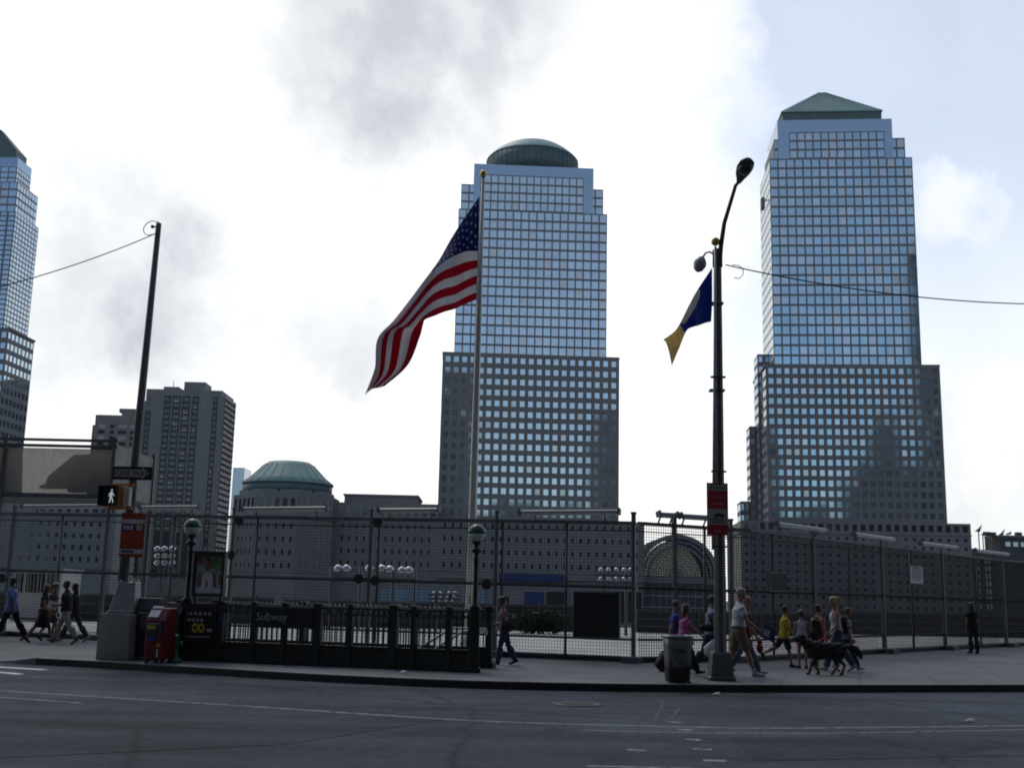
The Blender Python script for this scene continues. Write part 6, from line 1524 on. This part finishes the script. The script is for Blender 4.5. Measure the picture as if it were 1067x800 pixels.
        if kind == 'trousers':
            top = .075; m_ = (region([('torso', 0, .4), ('thigh', 0, 1), ('calf', 0, .97)])) & (along < top)
            cal = region([('calf', 0, 1)]); shell('trousers', m_, .014*k + cal*(.014*k + .016*k*bt), mtl, .007*k)
        if kind == 'shorts':
            e_ = w[2] if len(w) > 2 else .85; m_ = region([('torso', 0, .4), ('thigh', 0, e_)]) & (along < .075); th = region([('thigh', 0, 1)]); shell('shorts', m_, .013*k + th*bt*.024*k, mtl, .004*k)
        if kind == 'shoes': shell('shoe', region([('foot', 0, 1)]) | region([('calf', .95, 1)]), .009*k, mtl)
        if kind == 'socks': shell('sock', region([('calf', .78, 1)]), .006*k, mtl)
        if kind == 'belt': shell('belt', region([('torso', 0, .5), ('thigh', 0, .3)]) & (along > .055) & (along < .085), .022*k, mtl)
        if kind in ('skirt', 'dress'):
            z1_ = w[2]; kn = (joints['knee_l']+joints['knee_r'])/2; D = MB(); c0 = T(.10); c1 = V((kn.x*.6, 0, z1_*H)); hw0, hd0 = hipw*.9, .115*k; sp_ = abs(joints['knee_l'].x-joints['knee_r'].x)/2
            rg = []
            for t in [j/8 for j in range(9)]:
                c = c0.lerp(c1, t); a_ = hw0+(.215*k-hw0)*t**.7; b_ = hd0+(sp_*.8+.12*k-hd0)*t; n_ = 28
                rg.append([c + y*(a_*(1+.05*t*math.cos(6*2*math.pi*j/n_))*math.cos(2*math.pi*j/n_)) + f*(b_*(1+.05*t*math.sin(5*2*math.pi*j/n_))*math.sin(2*math.pi*j/n_)) for j in range(n_)])
            D.loft(rg, cap=False); q = D.build('skirt', mtl, o, (0, 0, dz)); sl_ = q.modifiers.new('t', 'SOLIDIFY'); sl_.thickness = .006
        if kind == 'sash':
            shell('waistband', region([('torso', 0, .7)]) & (along > .09) & (along < .16), .026*k, mtl)
        if kind == 'cap':
            m_ = (np.isin(bid, [names.index('head')])) & (hz > .045); shell('cap', m_, .016*k, mtl)
            B = MB(); cp_ = hp(.09, 0, .052); B.loft([ell(cp_ + hu*zz*hk, hf*.085*hk, hy*.07*hk, 16) for zz in (-.004, .006)]); B.build('cap_brim', w[2] if len(w) > 2 else mtl, o, (0, 0, dz))
    hs_ = sp.get('hair')
    if hs_:
        mt = HAIR[hs_[0]]; st = hs_[1]; hd_m = bid == names.index('head'); nk_m = bid == names.index('neck')
        if st == 'short': m_ = hd_m & ((hz > .062) | ((hx < .012) & (hz > -.02)) | ((hx < -.05) & (hz > -.07)))
        else: m_ = hd_m & ((hz > .058) | ((hx < .025) & (hz > -.08)))
        shell('hair', m_, (.012 if st == 'short' else .018)*hk, mt, .003)
        if st == 'long':
            B = MB(); B.loft([ell(hp(-.035, 0, .03), hf*.075*hk, hy*.082*hk), ell(hp(-.055, 0, -.08), hf*.06*hk, hy*.085*hk), ell(hp(-.085, 0, -.19), hf*.045*hk, hy*.08*hk), ell(hp(-.09, 0, -.27), hf*.025*hk, hy*.055*hk)]); B.build('hair', mt, o, (0, 0, dz))
        if st == 'ponytail':
            B = MB(); B.tube([hp(-.08, 0, .07), hp(-.13, 0, .10), hp(-.165, 0, .05), hp(-.165, 0, -.05), hp(-.15, 0, -.13)], [.018*hk, .032*hk, .038*hk, .032*hk, .010*hk], 10); B.build('ponytail', mt, o, (0, 0, dz))
        if st == 'bun':
            B = MB(); B.ball(hp(-.09, 0, .07), .045*hk, 10); B.build('hair_bun', mt, o, (0, 0, dz))
    for q in (-1, 1):
        B = MB(); B.ball(hp(.0905, q*.031, .008)+V((0, 0, dz)), .0095*hk, 8, k=5); B.build('eye', M['eye'], o)
    Mw = Matrix.Translation(pos) @ Matrix.Rotation(R(head_deg), 4, 'Z') @ Matrix.Translation((0, 0, dz))
    return o, {a: Mw @ b for a, b in list(joints.items()) + [('head', hd), ('back', T(.35)-f*.14*k), ('hipside_l', T(.05)+y*.2*k), ('hipside_r', T(.05)-y*.2*k), ('chest', T(.35)+f*.13*k), ('shoulder_l', T(.49)+y*shw*.8), ('shoulder_r', T(.49)-y*shw*.8)]}, Mw
WALK_A = [(24, 6, -12), (-22, 14, 32)]       # left leg forward
WALK_B = [(-20, 16, 34), (26, 8, -10)]
MID = [(8, 6, 0), (-6, 40, 38)]
STAND = [(3, 3, 0), (-3, 4, 3)]
ARM_A = [(-22, 8, 12), (22, 8, 22)]; ARM_B = [(22, 8, 22), (-22, 8, 12)]; HANG = [(2, 8, 12), (-2, 8, 14)]
cm = cloth_m
def gp(px, py): return G(px, py)
GL, GM, GR = 'walkers at the left', 'walkers around the lamp post', 'walkers behind the dog'
def P_(px, py, H, deg, lbl, **sp): return person(gp(px, py), H, deg, lbl, sp)
NAVY, BLK, KHA, JEAN = cm('navy', (.012, .014, .03)), cm('black', (.010, .010, .011)), cm('khaki', (.30, .27, .22)), cm('jeans', (.035, .055, .12), .25)
DSHOE, WSHOE = cm('shoe_dark', (.015, .014, .014)), cm('shoe_white', (.45, .47, .50))
# left of the picture
P_(9, 667, 1.80, 180, 'person in a blue checked shirt and dark trousers at the left edge', legs=WALK_A, arms=ARM_A, build=1.12, skin='c', hair=('black', 'short'), wear=[('shirt', check_m(), .75, -.14), ('trousers', BLK), ('shoes', DSHOE)], group=GL)
P_(42, 669.5, 1.60, 0, 'person in a knee length black dress with a yellow waistband', legs=WALK_A, arms=ARM_A, fem=True, skin='b', hair=('brown', 'long'), wear=[('shirt', BLK, .3, .02), ('dress', BLK, .27), ('sash', cm('yellow', (.45, .33, .04))), ('shoes', DSHOE)], group=GL)
P_(51, 667.5, 1.66, 0, 'person in a white cap and rust top half hidden behind the black dress', legs=WALK_B, arms=HANG, skin='d', hair=('brown', 'short'), wear=[('shirt', cm('rust', (.11, .05, .04)), .5), ('shorts', cm('dull', (.06, .055, .05))), ('cap', cm('white', (.55, .55, .57)), cm('redbrim', (.3, .02, .05))), ('shoes', DSHOE)], group=GL)
_, J, _ = P_(66, 670.5, 1.72, 180, 'person in a dark navy shirt and pale khaki trousers carrying a paper', legs=WALK_B, arms=[(8, 6, 75, 20), (-12, 8, 14)], build=1.08, skin='c', hair=('brown', 'short'), wear=[('shirt', NAVY, .6, -.02), ('trousers', cm('pale_khaki', (.36, .32, .27))), ('shoes', cm('tan_shoe', (.18, .13, .09)))], group=GL)
h = J['hand_l']; mb = MB(); mb.obox(h + Vector((-.14, -.03, -.05)), (.24, .02, -.06), (.015, .006, 0), (.05, 0, .20)); tag(mb.build('folded_paper', M['paper']), 'folded white paper held by the person in navy and khaki', 'paper')
P_(75, 668.5, 1.66, 180, 'person all in black close behind the khaki trousers', legs=WALK_A, arms=HANG, fem=True, skin='b', hair=('black', 'long'), wear=[('shirt', BLK, .99), ('trousers', cm('grey_cloth', (.06, .06, .07))), ('shoes', WSHOE)], group=GL)
# by the subway
o, J, Mw = P_(525, 692, 1.54, 180, 'person in a cap, grey tank top and flared jeans by the subway entrance', legs=[(14, 6, -6), (-14, 14, 20)], arms=[(-14, 10, 62), (4, 8, 70, 15)], fem=True, build=1.05, lean=6, nod=14, skin='d', hair=('brown', 'ponytail'), wear=[('tank', cm('grey_top', (.20, .22, .25))), ('trousers', JEAN), ('belt', BLK), ('cap', cm('cap_tan', (.34, .29, .25))), ('shoes', DSHOE)])
h = J['hipside_l']; mb = MB(); mb.ball((0, 0, 0), (.17, .075, .14), 14); q = mb.build('shoulder_bag', M['rubber']); q.location = h + Vector((.07, -.02, .02))
mb = MB(); mb.tube([Vector((-.1, 0, .1)), J['shoulder_l']-q.location + Vector((-.0, -.03, .02)), Vector((.12, .03, .1))], .014, 6); mb.build('strap', M['rubber'], q); tag(q, 'black shoulder bag carried by the person in the cap', 'bag')
# group at the lamp post
P_(703, 699.5, 1.56, 0, 'person in a royal blue shirt behind the one in pink', legs=WALK_A, arms=[(-16, 8, 10), (-26, 14, 6)], skin='b', hair=('black', 'short'), wear=[('shirt', cm('royal', (.015, .04, .22)), .7, -.06), ('trousers', BLK), ('shoes', DSHOE)], group=GM)
P_(713, 703, 1.47, 0, 'person in a bright pink blouse behind the litter bin', legs=WALK_B, arms=[(10, 8, 20), (40, 14, 12)], fem=True, build=1.15, skin='b', hair=('brown', 'long'), wear=[('shirt', cm('pink', (.46, .11, .30)), .55, -.05), ('belt', cm('pink_dark', (.25, .05, .16))), ('trousers', BLK), ('shoes', DSHOE)], group=GM)
_, J, _ = P_(741, 701.5, 1.68, 0, 'person in a pale blue and navy top carrying bags beside the lamp post', legs=WALK_B, arms=[(8, 8, 15), (6, 12, 10)], skin='b', hair=('black', 'short'), wear=[('shirt', cm('pale_blue', (.22, .32, .44)), .25, -.05), ('trousers', cm('dark_jeans', (.02, .03, .07))), ('shoes', DSHOE)], group=GM)
h = J['hand_r']; rnd = random.Random(4); mb = MB(); rg = []
for t, a, b in ((0, .012, .012), (.05, .03, .02), (.14, .13, .07), (.26, .19, .10), (.38, .19, .10), (.44, .10, .05)):
    rg.append([Vector((a*math.cos(2*math.pi*k/16)*(1+rnd.uniform(-.16, .16)), b*math.sin(2*math.pi*k/16)*(1+rnd.uniform(-.2, .2)), -t+rnd.uniform(-.012, .012))) for k in range(16)])
mb.loft(rg); q = mb.build('plastic_bag', M['plastic_bag']); q.location = h + Vector((-.08, -.05, .06)); q.rotation_euler = (0, R(14), 0); tag(q, 'white plastic carrier bag hanging between the bin and the lamp post', 'bag')
mb = MB(); mb.ball((0, 0, 0), (.19, .08, .09), 14); q = mb.build('duffel_bag', M['rubber']); q.location = J['hipside_r'] + Vector((-.12, -.06, .06)); mb = MB(); mb.tube([(-.12, 0, .06), (-.02, .08, .42), (.12, .02, .06)], .014, 6); mb.build('strap', M['rubber'], q); tag(q, 'black duffel bag at the hip of the person in pale blue', 'bag')
_, J, _ = P_(770, 706.8, 1.82, 0, 'tall person in a white shirt and khaki shorts stepping past the lamp post', legs=[(-12, 18, 22), (22, 4, -6)], arms=[(-10, 10, 14), (22, 12, 32)], build=1.08, lean=4, skin='d', hair=('grey', 'short'), wear=[('shirt', cm('white_shirt', (.52, .55, .60)), .62, .075), ('shorts', cm('khaki_shorts', (.17, .14, .09)), .88), ('belt', BLK), ('socks', cm('sock', (.5, .5, .5))), ('shoes', cm('trainer', (.34, .38, .44)))], group=GM)
h = J['hand_r']; mb = MB(); mb.obox(h + Vector((-.04, -.02, -.08)), (.24, -.02, -.10), (0, .025, 0), (.10, 0, .24)); q = mb.build('folder', cm('blue_folder', (.03, .05, .20)));
mb = MB(); mb.obox(h + Vector((.0, -.024, -.04)), (.13, -.011, -.055), (0, -.003, .0), (.055, 0, .13)); mb.build('label_patch', M['sign_grey'], q); tag(q, 'blue folder with a pale patch held out by the tall person', 'folder')
_, J, _ = P_(777, 704.5, 1.68, 0, 'person in a dark red shirt and jeans half hidden by the tall one', legs=WALK_A, arms=[(-8, 8, 10), (10, 14, 20)], skin='d', hair=('grey', 'short'), turn=-40, wear=[('shirt', cm('dark_red', (.20, .015, .022)), .6, -.05), ('trousers', cm('pale_jeans', (.07, .10, .16), .25)), ('shoes', cm('trainer2', (.28, .31, .36)))], group=GM)
mb = MB(); mb.ball((0, 0, -.12), (.075, .07, .10), 12); mb.ball((0, 0, .0), (.06, .03, .05), 10); q = mb.build('red_pouch', cm('pouch', (.24, .012, .02))); q.location = J['hand_r'] + Vector((.02, -.02, -.03)); tag(q, 'small red pouch hanging from the hand of the person in dark red', 'bag')
# group with the dog
P_(818, 694.5, 1.47, 0, 'child in a bright yellow shirt and dark shorts mid stride', legs=[(-34, 30, 50), (14, 5, 0)], arms=[(-10, 8, 15), (14, 8, 25)], skin='b', hair=('black', 'short'), wear=[('shirt', cm('bright_yellow', (.52, .40, .02)), .85, -.10), ('shorts', cm('dark_shorts', (.03, .022, .025)), .95), ('shoes', DSHOE)], group=GR)
P_(836.5, 696, 1.36, 90, 'small child in a white top and pink shorts seen from behind', legs=STAND, arms=HANG, skin='a', hair=('auburn', 'bun'), wear=[('tank', cm('white_top', (.50, .52, .57))), ('shorts', cm('pink_shorts', (.40, .06, .17)), .45), ('shoes', DSHOE)], group=GR)
P_(853, 696.5, 1.50, 30, 'person in a loose black sleeveless top behind the dog', legs=MID, arms=HANG, build=1.2, skin='d', hair=('brown', 'bun'), wear=[('tank', BLK), ('shorts', cm('dull2', (.03, .03, .035)), .95), ('shoes', DSHOE)], group=GR)
_, J, _ = P_(873, 699.5, 1.72, 180, 'person with a blond ponytail and white top holding the red leash', legs=WALK_A, arms=[(6, 8, 42), (-6, 10, 30)], fem=True, skin='d', hair=('blond', 'ponytail'), wear=[('tank', cm('white_top', (.50, .52, .57))), ('trousers', cm('blue_jeans', (.04, .065, .13), .25)), ('shoes', WSHOE)], group=GR)
LH = J['hand_l']
_, J2, _ = P_(884, 699, 1.47, 0, 'person in dark trousers wearing a black backpack at the right of the group', legs=WALK_A, arms=[(4, 8, 35), (-8, 8, 20)], skin='d', hair=('brown', 'short'), wear=[('shirt', cm('pale_top', (.33, .36, .42)), .5), ('trousers', cm('slate', (.03, .035, .045))), ('shoes', WSHOE)], group=GR)
b = J2['back']; mb = MB(); rg = []
for t, a, c in ((-.20, .10, .12), (-.16, .13, .15), (.05, .13, .15), (.17, .10, .13), (.21, .05, .08)): rg.append([Vector((a*math.copysign(abs(math.cos(x))**.6, math.cos(x)), c*math.copysign(abs(math.sin(x))**.6, math.sin(x)), t)) for x in [2*math.pi*k/16 for k in range(16)]])
mb.loft(rg); q = mb.build('backpack', M['rubber']); q.location = b; tag(q, 'black backpack worn by the last person of the dog group', 'backpack')
for nm in ('shoulder_l', 'shoulder_r'):
    mb = MB(); d = J2[nm]-b; mb.tube([Vector((0, d.y*.7, .15)), d+Vector((.02, 0, .05)), d+Vector((.14, 0, -.06)), Vector((.10, d.y*1.05, -.14))], .016, 6); mb.build('strap', M['rubber'], q)
P_(1015, 680.5, 1.66, 100, 'person alone in a black top and dark jeans facing the right fence', legs=STAND, arms=[(-4, 10, 20), (4, 9, 16)], fem=True, skin='b', hair=('black', 'long'), wear=[('shirt', BLK, .5, -.08), ('trousers', cm('dark_jeans', (.02, .03, .07))), ('shoes', DSHOE)])

# the dog
def dog(pos, deg, label):
    V = Vector; mb = MB(); e_ = lambda x, z, w, h, y=0, n=14: ell(V((x, y, z)), V((0, w, 0)), V((0, 0, h)), n)
    mb.loft([e_(-.47, .55, .06, .08), e_(-.43, .53, .125, .15), e_(-.28, .53, .145, .17), e_(-.10, .52, .14, .17), e_(.08, .51, .15, .195), e_(.24, .51, .15, .21), e_(.34, .55, .115, .16), e_(.40, .58, .06, .09)])
    def tl(p, r): mb.tube([V(q) for q in p], r, 10)
    mb.loft([ell(V((.30, 0, .60)), V((0, .10, 0)), V((-.07, 0, .11))), ell(V((.42, 0, .70)), V((0, .085, 0)), V((-.06, 0, .075))), ell(V((.50, 0, .77)), V((0, .075, 0)), V((-.03, 0, .065)))])
    mb.loft([ell(V((.45, 0, .80)), V((0, .05, 0)), V((0, 0, .05))), ell(V((.49, 0, .80)), V((0, .082, 0)), V((0, 0, .085))), ell(V((.57, 0, .785)), V((0, .075, 0)), V((0, 0, .078))), ell(V((.62, 0, .76)), V((0, .048, 0)), V((0, 0, .052))), ell(V((.72, 0, .735)), V((0, .038, 0)), V((0, 0, .038))), ell(V((.755, 0, .735)), V((0, .022, 0)), V((0, 0, .022)))])
    for q in (-1, 1):
        mb.loft([ell(V((.49, q*.06, .86)), V((.04, 0, 0)), V((0, .015, 0)), 8), ell(V((.485, q*.085, .85)), V((.042, 0, 0)), V((0, .014, 0)), 8), ell(V((.495, q*.10, .76)), V((.028, 0, -.01)), V((0, .012, 0)), 8), ell(V((.50, q*.10, .72)), V((.01, 0, 0)), V((0, .008, 0)), 8)])
    paw = lambda x, y, z=0: mb.loft([ell(V((x-.035, y, z+.028)), V((0, .03, 0)), V((0, 0, .026)), 8), ell(V((x+.02, y, z+.028)), V((0, .038, 0)), V((0, 0, .03)), 8), ell(V((x+.065, y, z+.02)), V((0, .03, 0)), V((0, 0, .02)), 8)])
    for y, sh, el, wr, pw_ in ((.085, (.27, .50), (.20, .36), (.31, .19), (.36, 0)), (-.085, (.27, .50), (.20, .36), (.17, .19), (.10, .0))):
        tl([(sh[0], y, sh[1]), (el[0], y, el[1]), (wr[0], y, wr[1]), (pw_[0], y, .05)], [.085, .058, .038, .034]); paw(pw_[0]+.01, y)
    for y, hp_, kn, hk, pw_ in ((.085, (-.36, .52), (-.26, .36), (-.44, .22), (-.38, 0)), (-.085, (-.36, .52), (-.24, .36), (-.34, .20), (-.22, 0))):
        tl([(hp_[0], y, hp_[1]), (kn[0], y, kn[1]), (hk[0], y, hk[1]), (pw_[0], y, .05)], [.11, .072, .036, .033]); paw(pw_[0]+.01, y)
    tl([(-.44, 0, .60), (-.58, 0, .62), (-.72, 0, .56), (-.82, 0, .44), (-.86, 0, .36)], [.04, .06, .075, .06, .015])
    me = remesh(mb, .011, 2); n = len(me.vertices)
    rr_ = np.random.RandomState(3); no = np.empty(n*3); me.vertices.foreach_get('normal', no); co = np.empty(n*3); me.vertices.foreach_get('co', co); co = co.reshape(-1, 3); no = no.reshape(-1, 3)
    fluff = np.clip((co[:, 2]-.25)/.25, 0, 1)*.022; co = co + no*(fluff*(.35*np.sin(co[:, 0]*23+co[:, 2]*41+2*np.sin(co[:, 1]*37))+.25*np.sin(co[:, 0]*71-co[:, 2]*53+co[:, 1]*61)+rr_.rand(n)*.8))[:, None]; me.vertices.foreach_set('co', co.ravel())
    me.materials.append(mat('fur_black', (.010, .009, .009), .6, var=.4, scale=30, bump=.6)); me.materials.append(mat('fur_tan', (.17, .085, .04), .7, var=.3, scale=30, bump=.5))
    for p in me.polygons:
        c = p.center; p.material_index = 1 if ((c.z < .20) or (c.x > .63 and c.z < .745) or (c.x > .36 and c.z < .56 and abs(c.y) < .07)) else 0; p.use_smooth = True
    o = bpy.data.objects.new('dog', me); C.objects.link(o); o.location = pos; o.rotation_euler = (0, 0, R(deg)); tag(o, label, 'dog')
    for q in (-1, 1):
        b = MB(); b.ball((.605, q*.045, .805), .013, 8, k=5); b.build('eye', M['eye'], o)
    b = MB(); b.ball((.758, 0, .745), (.02, .024, .018), 8, k=5); b.build('nose', M['black'], o)
    b = MB(); ring_ = [V((.405, 0, .685)) + V((0, .098, 0))*math.cos(t) + V((-.06, 0, .08))*math.sin(t) for t in [2*math.pi*k/20 for k in range(21)]]; b.tube(ring_, .013, 6); b.build('collar', cm('leash', (.42, .02, .05)), o)
    return Matrix.Translation(pos) @ Matrix.Rotation(R(deg), 4, 'Z')
Md = dog(G(859, 702.5), 180, 'shaggy black dog with tan paws walking in front of the group')
c = Md @ Vector((.40, 0, .77)); pts = [c.lerp(LH, t) - Vector((0, 0, .10*4*t*(1-t))) for t in [k/12 for k in range(13)]]
mb = MB(); mb.tube(pts, .014, 6); mb.tube(smooth_line([LH+Vector((0, 0, -.02)), LH+Vector((.05, .02, -.09)), LH+Vector((.03, 0, -.16)), LH+Vector((-.02, 0, -.10)), LH], 4), .012, 6); tag(mb.build('leash', cm('leash', (.42, .02, .05))), 'bright red leash from the dog to the ponytailed person', 'leash')
